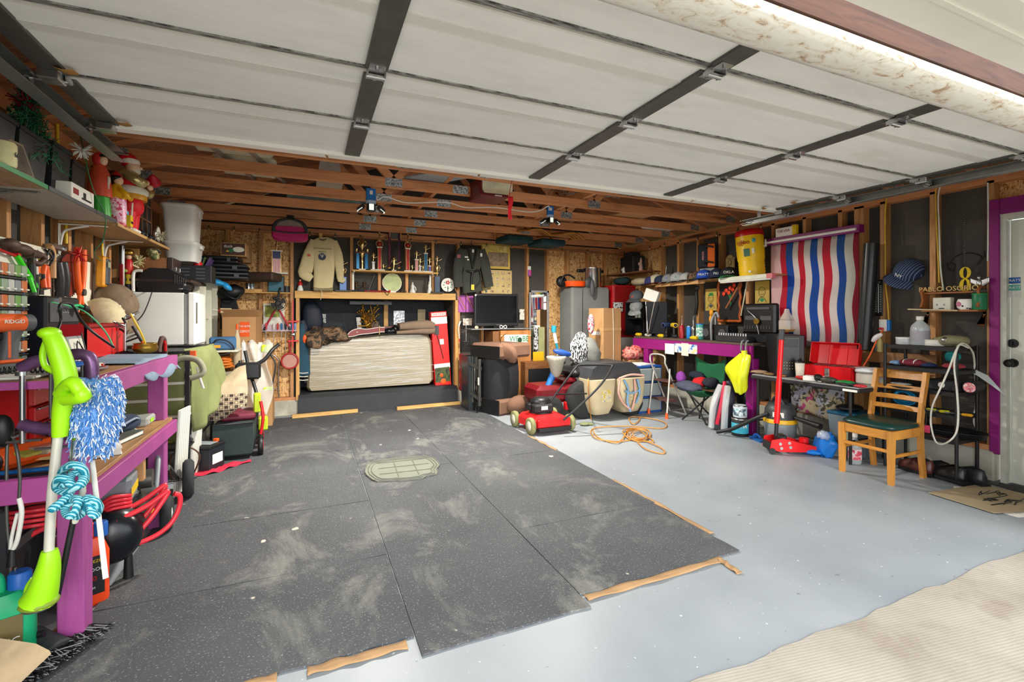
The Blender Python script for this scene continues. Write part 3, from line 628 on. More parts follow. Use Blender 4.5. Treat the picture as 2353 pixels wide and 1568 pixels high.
R = thing('multimeter','yellow-framed grey tester hanging by its cord on a stud','tester',pl_(236,625,XL+.03));G(pm('#e79a1c',.4)).bx((0,0,0),(.05,.085,.22),RX(-4),.012).put('frame',R);G(dgrey).bx((.02,.004,.0),(.03,.066,.19),RX(-4),.008).put('face',R);G(pm('#9aa48f',.3)).bx((.037,.0,.05),(.004,.045,.04),RX(-4)).put('screen',R);G(red).tube([(0,0,-.11),(.02,-.03,-.2),(.03,-.09,-.3),(.02,-.05,-.34)],.004,5).put('test_lead',R);G(yellow).tube([(0,.0,.1),(0,-.01,.17),(0,0,.2)],.006,5).put('hook',R)
hat('baseball_cap','worn beige cap with a small red badge hanging by the black case',pm('#cdbd98',.9,0,.15,20),pl_(226,735,XL+.06),90,(62,25,0),'caps hung over the bench',logo='IF',lm=dred,s=1.35)
hat('baseball_cap','crumpled grey-brown cap hanging under the tester',pm('#7c6853',.9,0,.2,20),pl_(256,700,XL+.05),90,(60,-35,0),'caps hung over the bench',s=1.4)
R = thing('spirit_level','short silver spirit level hung vertically on a stud','level',pl_(281,622));G(steel).tube([(0,-.0,.2),(0,0,-.18)],.022,4,1).put('bar',R);G(clearm('#b7dd77',.7)).cyl((.02,-.01,.0),(.02,.012,.0),.012).put('vial',R);G(dred).box(-.01,.016,-.035,-.02,-.16,.05,.004).put('backing_strip',R)
R = thing('nutcracker_ornament','red and yellow painted soldier ornament hung on the post','ornament',pl_(296,625,XL+.03));G(red).lathe([(.02,-.02),(.028,.0),(.026,.08),(.018,.1)],n=12).put('coat',R);G(yellow).lathe([(.02,-.1),(.02,-.022)],n=10).put('trousers',R);G(blackm).lathe([(.022,-.16),(.02,-.101)],n=10).put('boots',R);G(pm('#e5b48c')).ell((0,0,.12),(.02,.02,.022)).put('face',R);G(brass).lathe([(.03,.135),(.04,.145),(.035,.17),(.012,.185)],n=12).put('hat',R);G(pm('#d9c49a')).tube([(.02,.0,.06),(.05,.05,.04)],.009).put('arm',R)
# star burst ornaments on the green wire
wire('fairy_light_wire','green decorative wire looping from the track past the shelf','wire',pm('#2c6b3a'),[pl_(183,300,-1.2),pl_(195,360,-1.12),pl_(212,430,-1.1),pl_(240,490,-1.07),pl_(242,520,-1.07),pl_(235,555,-1.1),pl_(216,580,-1.15),pl_(232,600,-1.3)],.003)
def burst(x,y,X,m_,lab,s=1):
 g = G(m_);
 for k in range(34):
  a,b = random.uniform(0,6.28),random.uniform(-1.2,1.2);d = V((cos(a)*cos(b),sin(a)*cos(b),sin(b)));g.cyl(d*.008*s,d*.06*s*random.uniform(.7,1),.0035*s,.002*s,4)
 g.thing('starburst_ornament',lab,'ornament',aX(x,y,X),group='starburst ornaments')
burst(188,345,-1.12,white,'white starburst ornament hanging below the door track');burst(181,585,XL+.08,red,'red starburst ornament over the orange cutter');burst(318,600,-1.2,pm('#c9c48e',.4),'pale starburst ornament beside the white bracket');burst(54,232,-1.24,dred,'dark red starburst topping the artificial tree',1.3);burst(370,543,-1.02,pm('#a9a48a',.4),'silver starburst ornament at the tip of the veneer shelf',.9)
wire('power_cable','yellow power cable running down a stud above the tool bench','cable',yellow,[pl_(132,285,LX+.01),pl_(134,350,LX+.01),pl_(150,470,LX+.01),pl_(152,560,LX+.01)],.009)
# parts organizer
x0,x1 = aX(-30,690,-1.18).y,aX(66,690,-1.18).y;z0,z1 = 1.13,aX(40,606,-1.18).z
R = thing('parts_organizer','black storage cabinet of small clear drawers standing on the bench','parts cabinet',(-1.27,(x0+x1)/2,1.052));z0 = 1.052;h = (x1-x0)/2;H = z1-z0
G(blackm).box(-.08,.07,-h,h,0,H,.004).put('housing',R)
n = 7
for i in range(n):
 G(blackm).box(.07,.09,-h,h,H*i/n,H*i/n+.006).put('grid_bar',R)
 for j in range(6):
  y = -h+2*h*j/6;c = ['#cfd3cc','#9fb39a','#7fae62','#b5aea0','#d77a4a','#8f9aa0'][(i*3+j*5)%6]
  D = G(clearm(c,.8,.2)).box(.07,.088,y+.006,y+2*h/6-.004,H*i/n+.012,H*(i+1)/n-.004,.003).put('drawer',R)
  G(offw).box(.088,.094,y+.03,y+.05,H*i/n+.02,H*i/n+.027).put('pull',D)
G(blue).box(-.08,.072,h+.001,h+.006,.02,H*.75).put('side_sheet',R)
# drill and items on the bench end
R = thing('power_drill','orange and grey cordless drill standing on its battery on the white sheet','drill',V((-1.13,2.6,1.074)),rad(60));gm = pm('#55585a',.5,0,.1);og2 = pm('#e8632a',.45)
z = .0;G(gm).box(-.055,.055,-.04,.04,.0,.03,.008).put('battery',R);G(og2).box(-.05,.05,-.037,.037,.031,.045,.006).put('battery_latch',R)
G(gm).rings([[V((cx+a*sx,b,zz))for a,b in((-1,-.018),(0,-.022),(1,-.018),(1,.018),(0,.022),(-1,.018))]for zz,cx,sx in((.045,.0,.03),(.08,.005,.024),(.13,.012,.024),(.165,.02,.03))]).put('handle',R)
G(og2).box(-.01,.0,-.024,.024,.05,.16,.003).put('grip_stripe',R);G(blackm).bx((-.025,0,.14),(.02,.014,.03),None,.005).put('trigger',R)
G(gm).cyl((-.12,0,.195),(.085,0,.195),.034,.036,16).put('motor_housing',R);G(og2).cyl((-.05,0,.195),(.05,0,.195),.038,.038,16).put('housing_shell',R);G(blackm).cyl((-.17,0,.195),(-.12,0,.195),.014,.026,14).put('chuck',R)
text('RIDGID',.022,white,R,(0,-.0395,.2),ext=.001)
qb('clutter_box','white cardboard sheet lying under the cordless drill','sheet',white,-60,852,78,858,2.42,.35).location.z = 1.052
R = thing('coiled_cable','coiled black cord lying along the edge of the white sheet','cord',V((-1.03,2.45,1.088)),.1);g = G(blackm);g.tube([(-.1+.22*k/60,.014*cos(k*1.6),.014*sin(k*1.6))for k in range(61)],.0035,5,3).put('coil',R)
R = thing('duct_tape_bag','blue and white plastic bag lying behind the trimmer handle','bag',V((-.95,2.62,1.053)));G(white).ell((0,0,.02),(.1,.12,.025)).put('bag_skin',R);G(blue).ell((.03,-.02,.03),(.06,.07,.022)).put('print',R)
# circular roll, red stuff and small tools on the bench
TZ = 1.052
def onb(x,y,X):return aX(x,y,X)
x0,x1 = aX(126,750,-1.22).y,aX(226,750,-1.22).y
R = thing('tool_tote','open bright red plastic tote at the back of the bench','tote',(-1.2,(x0+x1)/2,TZ));h = (x1-x0)/2
G(red).box(-.12,-.11,-h,h,0,.2).box(.1,.11,-h,h,0,.19).box(-.12,.11,-h,-h+.01,0,.2).box(-.12,.11,h-.01,h,0,.2).box(-.12,.11,-h,h,0,.01).put('bin',R);G(dred).box(.105,.125,-h-.01,h+.01,.18,.2,.004).put('rim',R)
R = thing('equipment_case','black equipment case standing in the red tote','case',(-1.24,aX(147,715,-1.2).y,TZ+.012));G(blackm).box(-.04,.04,-.19,.19,0,.335,.01).put('shell',R);G(dgrey).box(.04,.045,-.16,.16,.2,.3,.002).put('recess',R);text('ESDE',.035,grey,R,(.047,0,.26),(PI/2,0,PI/2));G(steel).box(.04,.05,-.08,-.05,.3,.33).put('latch',R)
R = thing('framed_picture','small grey picture frame leaning on the red tote','picture frame',(-1.02,aX(188,790,-1.02).y,TZ),rot=Euler((0,rad(-14),0)));G(grey).box(-.006,.006,-.085,.085,0,.15,.003).put('moulding',R);G(offw).box(.006,.008,-.07,.07,.014,.136).put('picture',R);G(blackm).tube([(.01,-.05,.03),(.02,-.02,.12),(.02,.03,.06),(.02,.05,.16)],.003,5).put('strap',R)
for i,(nm,lab,x,y,X,m1,L,r,a)in enumerate((('caulk_gun','red caulking gun lying on the bench before the tote',190,795,-.98,red,.3,.016,10),('pliers','red-handled pliers lying near the blue bag',160,815,-.95,red,.16,.014,40),('wrench','black wrench lying by the grey cloth',170,812,-.9,dgrey,.2,.01,-20),('file_tool','dark file lying at the front of the bench',210,832,-.85,blackm,.3,.009,5),('putty_knife','white-bladed putty knife on the bench',225,828,-.88,offw,.2,.012,12))):
 p = onb(x,y,X);R = thing(nm,lab,'tool',(X,p.y,TZ+r),rad(90+a));G(m1).tube([(-L/2,0,0),(0,0,.004),(L/2,0,0)],r,8,2).put('grip',R);G(steel).box(L/2,L/2+.07,-.012,.012,-.004,.004,.002).put('blade',R);
 if i==0:G(red).tube([(-L/2+.03,0,0),(-L/2+.05,0,-.0),(-L/2,-.04,.0),(-L/2+.02,-.09,0)],.009,6).put('trigger',R)
can('glue_jar','small cream jar with a red lid among the red tools',offw,(-.96,aX(205,790,-.96).y,TZ),.05,.03,red)
can('wax_tin','flat black round tin on the bench by the tote',blackm,(-.93,aX(165,800,-.93).y,TZ),.03,.06,dgrey)
R = thing('brass_bowl','small brass bowl on the grey cloth at the bench corner','bowl',(-.95,aX(334,800,-.95).y,TZ+.008));G(brass).lathe([(.035,0),(.06,.012),(.068,.035),(.06,.056),(.066,.062),(.062,.063),(.055,.054),(.06,.036),(.03,.008)],n=24).put('bowl_wall',R);G(yellow).tube([(.01,-.02,.04),(-.01,-.05,.13),(-.06,-.06,.25)],.006,6).put('handle',R)
R = thing('soldering_stand','chrome helping-hands soldering stand bristling with clips','stand',(-1.05,aX(288,800,-1.05).y,TZ));G(blackm).lathe([(.05,0),(.045,.015),(.015,.025)],n=16).put('foot_plate',R);g = G(steel);g.cyl((0,0,.02),(0,0,.24),.006)
g.put('stem',R)
for k in range(9):a = k*.8;z = .08+.02*k;e = V((.07*cos(a),.07*sin(a),z+.03));G(steel if k%3 else blackm).tube([(0,0,z),e*.6+V((0,0,z*.4)),e],.006,6,2).put('clip_arm',R)
G(blackm).cyl((.03,.02,.18),(.07,.05,.08),.008).put('iron_grip',R);G(orange).cyl((.07,.05,.08),(.075,.055,.07),.007).put('iron_tip',R)
R = thing('grey_bin','tall grey plastic holder full of papers behind the stand','holder',(-1.25,aX(265,790,-1.25).y,TZ));G(pm('#8a9196',.5)).box(-.05,.05,-.06,.06,0,.26,.006).put('holder_shell',R)
for k in range(4):G(paper).box(-.03+.018*k,-.027+.018*k,-.05,.05,.1,.3+.02*(k%2)).put('sheet',R)
R = thing('canvas_strap','brown and red nylon strap arched at the bench end','strap',aX(372,808,-.9));G(pm('#4a342c',.8)).tube([(0,-.08,0),(0,-.05,.05),(0,.0,.09),(0,.05,.07),(0,.08,-.02)],.016,6).put('strap_band',R);G(red).tube([(.01,.04,.0),(.01,.03,.05),(.01,.0,.07)],.01,6).put('lining',R)
wire('drooping_cable','black cord drooping between the tote and the bench','cord',blackm,[pl_(132,760,-1.0),pl_(140,735,-1.0),pl_(138,700,-1.0),pl_(165,700,-1.05),pl_(185,735,-1.0),pl_(215,765,-.95),pl_(262,798,-.9)],.006)
wire('ground_wire','thin green wire hanging past the beige cap','wire',pm('#4fb37a'),[pl_(120,695,-1.1),pl_(165,705,-1.1),pl_(200,720,-1.05),pl_(240,760,-1),pl_(262,800,-.95)],.004)
R = thing('trap_light','small green clamp lamp clipped above the bench case','lamp',pl_(180,706,-1.15));G(pm('#1fae6a')).tube([(0,-.09,0),(0,0,.01),(0,.06,0)],.008).put('arm',R);G(blackm).cyl((0,.05,0),(.0,.09,-.01),.016,.022).put('lamp_head',R)
# cloth over bench corner
def _towel(u,v):
 x = -1.28+.53*v;y = 2.95+.72*u;z = TZ+.006+.004*sin(u*15+v*4)
 ov = max(0,v-.9)/.1;x = min(x,-.745)+.01*sin(u*12);z-=ov*(.06+.05*sin(u*2.6+.4)+.01*sin(u*14));e = max(0,u-.9)/.1;z-=e*.03;return(x-(-1.0),y-3.3,z-TZ)
G(pm('#7f93a6',.9,0,.1,30)).sheet(_towel,30,30,.004).thing('shop_towel','blue-grey shop cloth draped over the bench corner','cloth',(-1.0,3.3,TZ))
# ============================================================ things hung on and stored under the benches
# string trimmer
R = thing('string_trimmer','lime green string trimmer with a white shaft hanging before the magenta post','trimmer',aD(118,1000,1.64));o = aD(118,1000,1.64)
def L(x,y,d=1.64):return aD(x,y,d)-o
g = G(lime);g.tube([L(118,772),L(128,790),L(142,830),L(152,870),L(150,905),L(142,950),L(138,1003)],lambda t:.026+.008*sin(t*3.1)-.004*t,12).put('handle_body',R)
G(lime).ell(L(114,766),(.032,.036,.022)).put('battery_cap',R);G(lime).tube([L(108,780),L(98,812),L(104,842),L(125,855)],.01,8).put('trigger_guard',R)
G(lime).tube([L(140,905,1.6),L(165,880,1.57),L(185,900,1.57),L(190,912,1.57),L(150,918,1.59)],.022,10).put('front_handle',R)
G(pm('#d8d6c8',.3,.2)).tube([L(134,1000),L(120,1130),L(112,1275)],.0145,12,2).put('shaft',R);G(blackm).tube([L(126,1002,1.655),L(112,1130,1.655),L(103,1275,1.655)],.006,6,2).put('cable_run',R)
G(lime).tube([L(114,1265),L(112,1300),L(100,1350),L(88,1380)],lambda t:.022+.03*t,14).put('motor_cover',R);G(pm('#7f9a2a',.5)).ell(L(90,1385),(.055,.05,.022)).put('guard',R);G(dkst).ell(L(88,1395),(.045,.04,.012)).put('spool',R);G(lime).tube([L(75,1330),L(62,1350),L(60,1378),L(80,1390)],.007,7).put('guard_loop',R)
# C clamps
def cclamp(x,d,lab,y0=828,y1=985,W=.125,m_=None):
 m_ = m_ or pm('#7f5a86',.35,.5,.25,16);a = aD(x,y0,d);b = aD(x,y1,d);H = a.z-b.z;R = thing('c_clamp',lab,'clamp',(a+b)/2,rad(-10),'big C clamps on the bench rail');h = H/2
 G(m_).tube([(-W*.75,0,h-.03),(-W*.4,0,h-.005),(.0,0,h),(.028,0,h-.03),(.03,0,0),(.028,0,-h+.03),(0,0,-h),(-W*.4,0,-h+.005),(-W*.75,0,-h+.02)],.023,6,4).put('clamp_frame',R)
 G(dkst).tube([(.006,-.012,h-.04),(.006,-.012,-h+.04)],.006,5,1).put('web',R);G(steel).cyl((-W*.72,0,-h-.05),(-W*.72,0,h-.05),.009).cyl((-W*.72,0,h-.055),(-W*.72,0,h-.04),.02).put('screw',R)
 G(steel).cyl((-W*.72-.06,0,-h-.045),(-W*.72+.06,0,-h-.04),.005).put('tommy_bar',R)
cclamp(118,1.78,'big purple-grey C clamp hanging on the rail beside the white paper');cclamp(190,1.8,'big purple-grey C clamp half hidden behind the lime trimmer and duster',815,1000,.125)
# duster
R = thing('duster','shaggy blue and white microfibre duster hanging head up on the post','duster',aD(222,960,1.72));o = aD(222,960,1.72)
cm = [pm('#6a9bd8',.9,0,0),pm('#e3e8ef',.9,0,0),pm('#3f7ec4',.9,0,0)]
pth = [L(228,875,1.72),L(226,920,1.72),L(218,980,1.72),L(212,1040,1.72)]
G(cm[0]).tube(pth,lambda t:.046+.024*sin(t*3.14),12).put('duster_core',R)
for q in range(3):
 g = G(cm[q])
 for k in range(900):
  t = random.random();i = min(int(t*3),2);p = V(pth[i]).lerp(V(pth[i+1]),t*3-i);r = .046+.024*sin(t*3.14);a = random.uniform(0,6.28);d = V((cos(a),sin(a),jit(.4)));e = p+d*r
  f = e+d*.006+V((jit(.008),jit(.008),-.014+jit(.008)));g.tube([e-d*.01,e+d*.006,f],.0018,4,1,caps=False)
 g.put('fibres',R)
G(white).cyl(L(212,1060,1.72),L(243,1330,1.6),.008).put('stick',R)
# steel pull rods and chain
R = thing('chain','short galvanised chain with a snap hook hanging from the bench','chain',aD(160,960,1.76));o = aD(160,960,1.66)
for k in range(7):
 c = L(158+(k%2)*3,930+k*13,1.72);G(steel if k>1 else brass).tube([c+V((.011*cos(a)*(1-k%2)+.0,.011*cos(a)*(k%2),.018*sin(a)))for a in[i*PI/4 for i in range(8)]],.0035,6,2,True).put('link',R)
G(steel).tube([L(170,990,1.6),L(182,1010,1.6),L(190,1048,1.6),L(176,1030,1.6),L(166,1000,1.7)],.0045,6,3,True).put('snap_hook',R)
# teal rope
R = thing('rope','teal braided rope knotted in loose loops on the bench post','rope',aD(175,1130,1.6));o = aD(175,1130,1.6)
tm = mk('teal_rope',lambda t:(t.base(t.ramp(t.N('TexWave',{'Vector':t.co((1,1,1),(.4,.6,.2)),'Scale':42.0},bands_direction='DIAGONAL').outputs[0],[(.35,'#147f96'),(.6,'#2aa8bd'),(.8,'#a5e0e6')]),.7)))
pp = [(150,1115),(142,1085),(165,1068),(190,1078),(196,1100),(182,1118),(160,1110),(168,1088),(190,1090),(185,1112),(150,1130),(130,1122),(135,1100),(160,1105),(165,1125),(145,1150),(120,1170),(150,1160),(195,1148),(215,1150),(228,1165),(222,1180),(210,1160),(200,1145),(190,1180),(172,1185),(180,1150),(160,1150),(150,1175),(165,1185),(185,1155),(205,1150),(212,1180),(222,1185)]
G(tm).tube([L(x,y,1.6+.025*sin(i*1.9))for i,(x,y)in enumerate(pp)],.0125,8,5).put('strand',R)
# black cable with plug
R = thing('extension_lead','black lead with taped splice and three-pin plug hanging off the bench end','power lead',aD(30,1150,1.75));o = aD(30,1150,1.75)
G(dkst).tube([L(22,1260,1.75),L(16,1200,1.75),L(15,1100,1.75),L(18,1010,1.77),L(28,1006,1.77),L(40,1040,1.75),L(46,1100,1.75),L(44,1150,1.75)],.0055,8).put('cable',R)
G(white).tube([L(44,1145,1.75),L(50,1180,1.75),L(40,1240,1.75),L(30,1262,1.75)],.008,8).tube([L(40,1180,1.75),L(28,1230,1.75),L(24,1262,1.75)],.006,8).put('taped_splice',R);G(blackm).tube([L(28,1262,1.75),L(28,1300,1.75)],lambda t:.01+.006*t,10,2).put('plug',R)
G(steel).bx(L(24,1312,1.75),(.004,.008,.025)).bx(L(36,1312,1.75),(.004,.008,.025)).put('prong',R)
R = thing('drop_light','black rubber work light hanging at the edge of the bench end','work light',aD(4,990,1.75));G(blackm).ell((0,0,0),(.035,.03,.06)).put('lamp_housing',R);G(chrome).cyl((.03,0,-.03),(.13,0,.02),.006).put('hook_arm',R)
wire('steel_bar','long black pry bar leaning on the magenta post','bar',blackm,[aD(172,1180,1.72),aD(130,1378,1.7)],.0095,sub=1,n=10)
wire('mop_stick','bare white wooden stick hanging behind the teal rope','stick',offw,[aD(187,1060,1.68),aD(190,1130,1.68),aD(172,1200,1.72)],.01,sub=1,n=10)
wire('chrome_rod','polished chrome rod hanging from the clamp hook','rod',chrome,[aD(170,1010,1.6),aD(158,1085,1.7)],.006,sub=1,n=8)
# lower shelf of the bench end
R = thing('chainsaw','orange and black power saw lying on the bench end','saw',(-1.1,2.68,.662),rad(60));G(orange).box(-.14,.1,-.06,.06,.01,.1,.025).put('saw_body',R);G(blackm).tube([(-.1,0,.09),(-.05,0,.15),(.06,0,.14),(.1,0,.08)],.013).put('handle',R);G(steel).box(.1,.34,-.004,.004,.02,.07,.003).put('guide_bar',R);G(blackm).ell((-.14,0,.05),(.04,.06,.05)).put('pull_start',R)
for i,(c,y,w_,lab)in enumerate((('#c9a66a',2.15,.2,'tan folded envelope in the paper heap of the bench end'),('#e6e3da',2.22,.22,'white folded leaflet in the paper heap of the bench end'),('#b6b04a',2.1,.25,'olive folded cloth beneath the leaflets on the bench end'),('#8f3d3a',2.3,.2,'dull red folder behind the leaflets on the bench end'))):
 G(pm(c,.8)).bx((0,0,0),(w_,.26,.012),E3(jit(6),8+jit(6),jit(30))).thing('folded_paper',lab,'paper',(-1.12,y+.62,.69+.03*i),group='papers on the bench end')
R = thing('rod_case','flat black case with a blue metallic rod on the bench end','case',(-1.12,2.46,.662),PI/2);G(blackm).box(-.06,.08,-.25,.25,0,.02,.004).put('case_shell',R);G(pm('#2c7fd0',.25,.6)).cyl((-.02,-.24,.032),(-.02,.25,.032),.009).put('rod',R)
qb('clear_tray','clear dusty plastic lid on the bench end','lid',clearm('#a89a90',.6),0,1030,110,1050,2.62,.2)
# lower shelf
z = .662
R = thing('jeans','dark blue jeans folded loosely on the lower shelf','jeans',(-.98,3.15,z));G(pm('#27354d',.9,0,.15,20)).ell((0,0,.05),(.13,.2,.06),16,10,None,lambda p:1+.12*sin(p.x*7+p.y*5)).put('cloth_folds',R);G(pm('#8f9bb0',.9)).tube([(.12,-.15,.08),(.14,-.05,.09),(.13,.05,.07)],.006).put('frayed_hem',R)
for i,(nm,m_,s3,dx,dy,rz,lab)in enumerate((('catalogue',paper,(.2,.27,.03),0,-.2,20,'thick white catalogue at the front of the lower shelf'),('book',pm('#4c4f46',.7),(.17,.24,.025),.02,.02,-10,'dark-covered book near the bench post on the lower shelf'),('booklet',offw,(.15,.2,.01),-.06,.22,30,'thin pale booklet on the lower shelf'))):
 R = thing(nm,lab,'book',(-.92+dx*.5,3.0+dy,z),rad(rz));G(m_).box(-s3[0]/2,s3[0]/2,-s3[1]/2,s3[1]/2,s3[2]-.003,s3[2]).box(-s3[0]/2,s3[0]/2,-s3[1]/2,s3[1]/2,0,.003).box(-s3[0]/2,-s3[0]/2+.003,-s3[1]/2,s3[1]/2,.003,s3[2]-.003).put('cover',R);G(paper).box(-s3[0]/2+.003,s3[0]/2-.004,-s3[1]/2+.004,s3[1]/2-.004,.003,s3[2]-.003).put('page_block',R)
R = thing('file_box','clear box with a lime sticker on the lower shelf by the post','box',(-.9,3.4,z));G(clearm('#c8cec6',.6)).box(-.06,.06,-.08,.08,0,.05,.01).put('shell',R);G(lime).box(.0605,.062,-.03,.03,.015,.035).put('sticker',R)
# red tool chest under the bench top
R = thing('tool_chest','red metal tool chest with shallow drawers on the lower shelf','tool chest',(-1.22,3.02,z+.001));G(red).box(-.13,.1,-.3,.32,0,.33,.006).put('chest_case',R)
for i,(a,b)in enumerate(((.24,.32),(.165,.232),(.085,.158),(.01,.078))):
 D = G(red if i else pm('#d04a44',.35)).box(.1,.125,-.285,.305,a,b,.004).put('drawer',R);G(steel).box(.125,.137,-.28,.3,b-.012,b-.004,.002).put('pull_rail',D)
G(steel).box(.138,.141,.05,.09,.11,.14).put('badge',R)
R = thing('tool_cabinet','tall red rolling cabinet standing on the floor under the bench','tool cabinet',(-1.23,3.1,0));G(red).box(-.15,.07,-.28,.3,.06,.61,.006).put('cabinet_case',R)
for i in range(3):D = G(red).box(.07,.092,-.27,.29,.08+.17*i,.235+.17*i,.004).put('drawer',R);G(steel).box(.092,.103,-.26,.28,.215+.17*i,.225+.17*i,.002).put('pull_rail',D)
for a in(-.22,.24):G(blackm).cyl((.02,a,.03),(.05,a,.03),.03).put('caster',R)
qb('cardboard_sign','torn cardboard piece with faded print behind the red hose','cardboard',cardb,265,1060,330,1110,3.1,.04)
# jugs under the bench end
def jug(name,lab,m_,loc,rz,w_,dp,h,capm,labm,words=()):
 R = thing(name,lab,'jug',loc,rz)
 sec = lambda zz,k,c=0:[V((w_/2*k*math.copysign(abs(cos(a))**.45,cos(a))+c,dp/2*(k if k>.5 else.5)*math.copysign(abs(sin(a))**.45,sin(a)),zz))for a in[i*2*PI/20 for i in range(20)]]
 G(m_).rings([sec(0,.94),sec(.015,1),sec(h*.62,1),sec(h*.74,.93,-.01),sec(h*.8,.8,-w_*.06)]).put('jug_body',R)
 G(m_).tube([(-w_*.36,0,h*.78),(-w_*.3,0,h*.95),(0,0,h*.98),(w_*.12,0,h*.93),(w_*.14,0,h*.78)],dp*.13,8).put('handle',R)
 G(capm).lathe([(dp*.24,h*.78),(dp*.24,h*.93),(dp*.2,h*.95)],(w_*.33,0,0),n=16).put('jug_cap',R)
 if labm:G(labm).box(-w_*.36,w_*.36,-dp/2-.002,-dp/2,h*.14,h*.6,.0).put('sticker',R)
 for t_,sz,mt,zz in words:text(t_,sz,mt,R,(0,-dp/2-.003,h*zz))
 return R
jug('antifreeze_jug','bright orange-red jug with a black and yellow sticker standing behind the magenta post',pm('#ee4a1c',.35,0,.05),aZ(212,1385,0)+V((-.03,.0,.001)),rad(28),.17,.12,.37,blue,blackm,(('ANTIFREEZE',.018,yellow,.54),('DEX-COOL',.022,white,.44),('50/50',.03,red,.33),('PREMIUM',.014,white,.22)))
jug('motor_oil_jug','green oil jug with an olive sticker reading FULL SYNTHETIC beside the trimmer head',pm('#12a06a',.4,0,.06),V((-1.06,2.3,.001)),rad(22),.27,.14,.37,blue,pm('#6b5f36',.5),(('FULL',.035,white,.48),('SYNTHETIC',.035,white,.36)))
G(pm('#8b8774',.7,0,.2,5)).sheet(lambda u,v:((u-.5)*.3,.04*sin(v*3)+.0,.3*v-.02*sin(u*3)),12,8,.01).thing('old_board','dusty olive-grey board with a ragged edge before the oil jug','board',V((-1.2,2.2,.2)),rad(30))
R = thing('rubber_boot','dark grey tyre tread strip coiled at the foot of the post','rubber tread',V((-.96,2.33,0)),rad(20));G(pm('#3a3d40',.85,0,.2,20)).tube([(-.12,0,.04),(-.06,.04,.05),(0,.05,.09),(.05,.0,.07),(.08,-.05,.03)],lambda t:.05+.02*sin(t*7),10).put('rubber_fold',R);G(blackm).tube([(-.1,-.03,.08),(-.03,.0,.1),(.05,-.03,.11)],.012).put('tread_rib',R)
G(pm('#cdb48e',.9,0,.15,10)).prism([(-.14,-.06),(-.1,.07),(-.02,.1),(.08,.02),(.12,-.03),(.02,-.12)],0,.02,'xy').thing('cardboard_chunk','torn beige cardboard chunk lying in the near corner','cardboard',aZ(10,1530,.12),0,rot=E3(25,-10,10))
R = thing('push_broom','broom with black and grey bristles lying on the floor at the post foot','broom',aZ(120,1545,0)+V((-.02,0,.03)),rad(62));G(wood('#a8794c','#7d5632','x','broom_wood')).box(-.2,.2,.06,.12,.0,.04,.008).put('broom_block',R)
g = G(blackm);g2 = G(grey)
for k in range(260):x = random.uniform(-.19,.19);q = g if k%3 else g2;q.tube([(x,.06,.02+jit(.01)),(x+jit(.02),-.0,.02+jit(.015)),(x+jit(.05),-.06,.0+random.random()*.03)],.0018,4,1,caps=False)
g.put('bristles',R);g2.put('bristles',R)
# air compressor
cx = aZ(300,1270,0);R = thing('air_compressor','black pancake-style air compressor tank with grey handle and wheels under the bench','compressor',V((-.915,3.18,0)),rad(97))
tk = pm('#15191e',.25,.1,.05);G(tk).rings([[V((x,r*cos(a),.24+r*sin(a)))for a in[i*PI/12 for i in range(24)]]for x,r in((-.42,.01),(-.415,.07),(-.39,.115),(-.35,.135),(.2,.135),(.24,.115),(.265,.07),(.27,.01))]).put('tank',R)
G(dkst).cyl((.0,-.13,.4),(.0,.1,.4),.05).box(-.12,.1,-.08,.08,.34,.37,.01).ell((.06,0,.43),(.05,.05,.06)).put('pump',R);g = G(steel);
for k in range(6):g.cyl((.05,-.06,.41+k*.012),(.05,.06,.41+k*.012),.045,n=12)
g.put('cooling_fins',R);G(pm('#7d8288',.5)).box(-.3,-.1,-.08,.08,.36,.5,.02).put('motor_shroud',R);G(yellow).box(-.29,-.11,-.082,-.08,.4,.44).put('warning_sticker',R)
G(pm('#9aa0a4',.4,.3)).tube([(.15,-.12,.22),(.3,-.12,.42),(.46,-.1,.6),(.5,0,.62),(.46,.1,.6),(.3,.12,.42),(.15,.12,.22)],.015,8).put('handle',R);G(blackm).tube([(.485,-.07,.61),(.5,0,.62),(.485,.07,.61)],.02,8).put('handle_grip',R)
for y in(-.17,.17):
 W = G(pm('#26282b',.8)).lathe([(.05,-.025),(.09,-.028),(.105,-.012),(.105,.012),(.09,.028),(.05,.025)],(.24,y,.106),26,RX(90)).put('wheel',R);G(pm('#c9c9c4',.4)).lathe([(.001,-.03),(.05,-.022),(.05,.022),(.001,.03)],(.24,y,.106),20,RX(90)).put('wheel_disc',W)
G(blackm).cyl((-.3,-.07,.0),(-.3,-.07,.12),.022,.016).cyl((-.3,.07,0),(-.3,.07,.12),.022,.016).split('foot_peg',R);G(yellow).box(-.1,.0,-.137,-.128,.2,.25).put('sticker',R)
# red hoses
hp = [(40,1250),(100,1215),(180,1200),(260,1185),(330,1150),(380,1115),(360,1150),(330,1190),(290,1230),(250,1262),(300,1255),(360,1230),(395,1200),(412,1165),(413,1140),(400,1135)]
hm = pm('#e0323f',.35,0,.05)
R = thing('air_hose','red rubber air hose coiled in loops around the compressor','hose',aD(300,1180,2.4));o = aD(300,1180,2.4)
G(hm).tube([L(x+6,y+14,1.95+.6*min(max((x-40)/380,0),1)-.06)for x,y in hp[3:9]],.0125,8,5).put('hose_run',R);G(hm).tube([L(x,y,2.0+.6*min(max((x-40)/380,0),1)-.06)for x,y in hp],.0125,8,5).put('hose_run',R)
for k in range(5):G(hm).tube([L(215,1215-k*9,2.3),L(250,1182-k*9,2.25),L(300,1170-k*8,2.35),L(270,1160-k*7,2.5),L(220,1185-k*8,2.5)],.0085,7,5,True).put('hose_loop',R)
R = thing('red_hose_coil','second red hose coil lying low under the bench end','hose',aD(95,1190,1.95));g = G(hm)
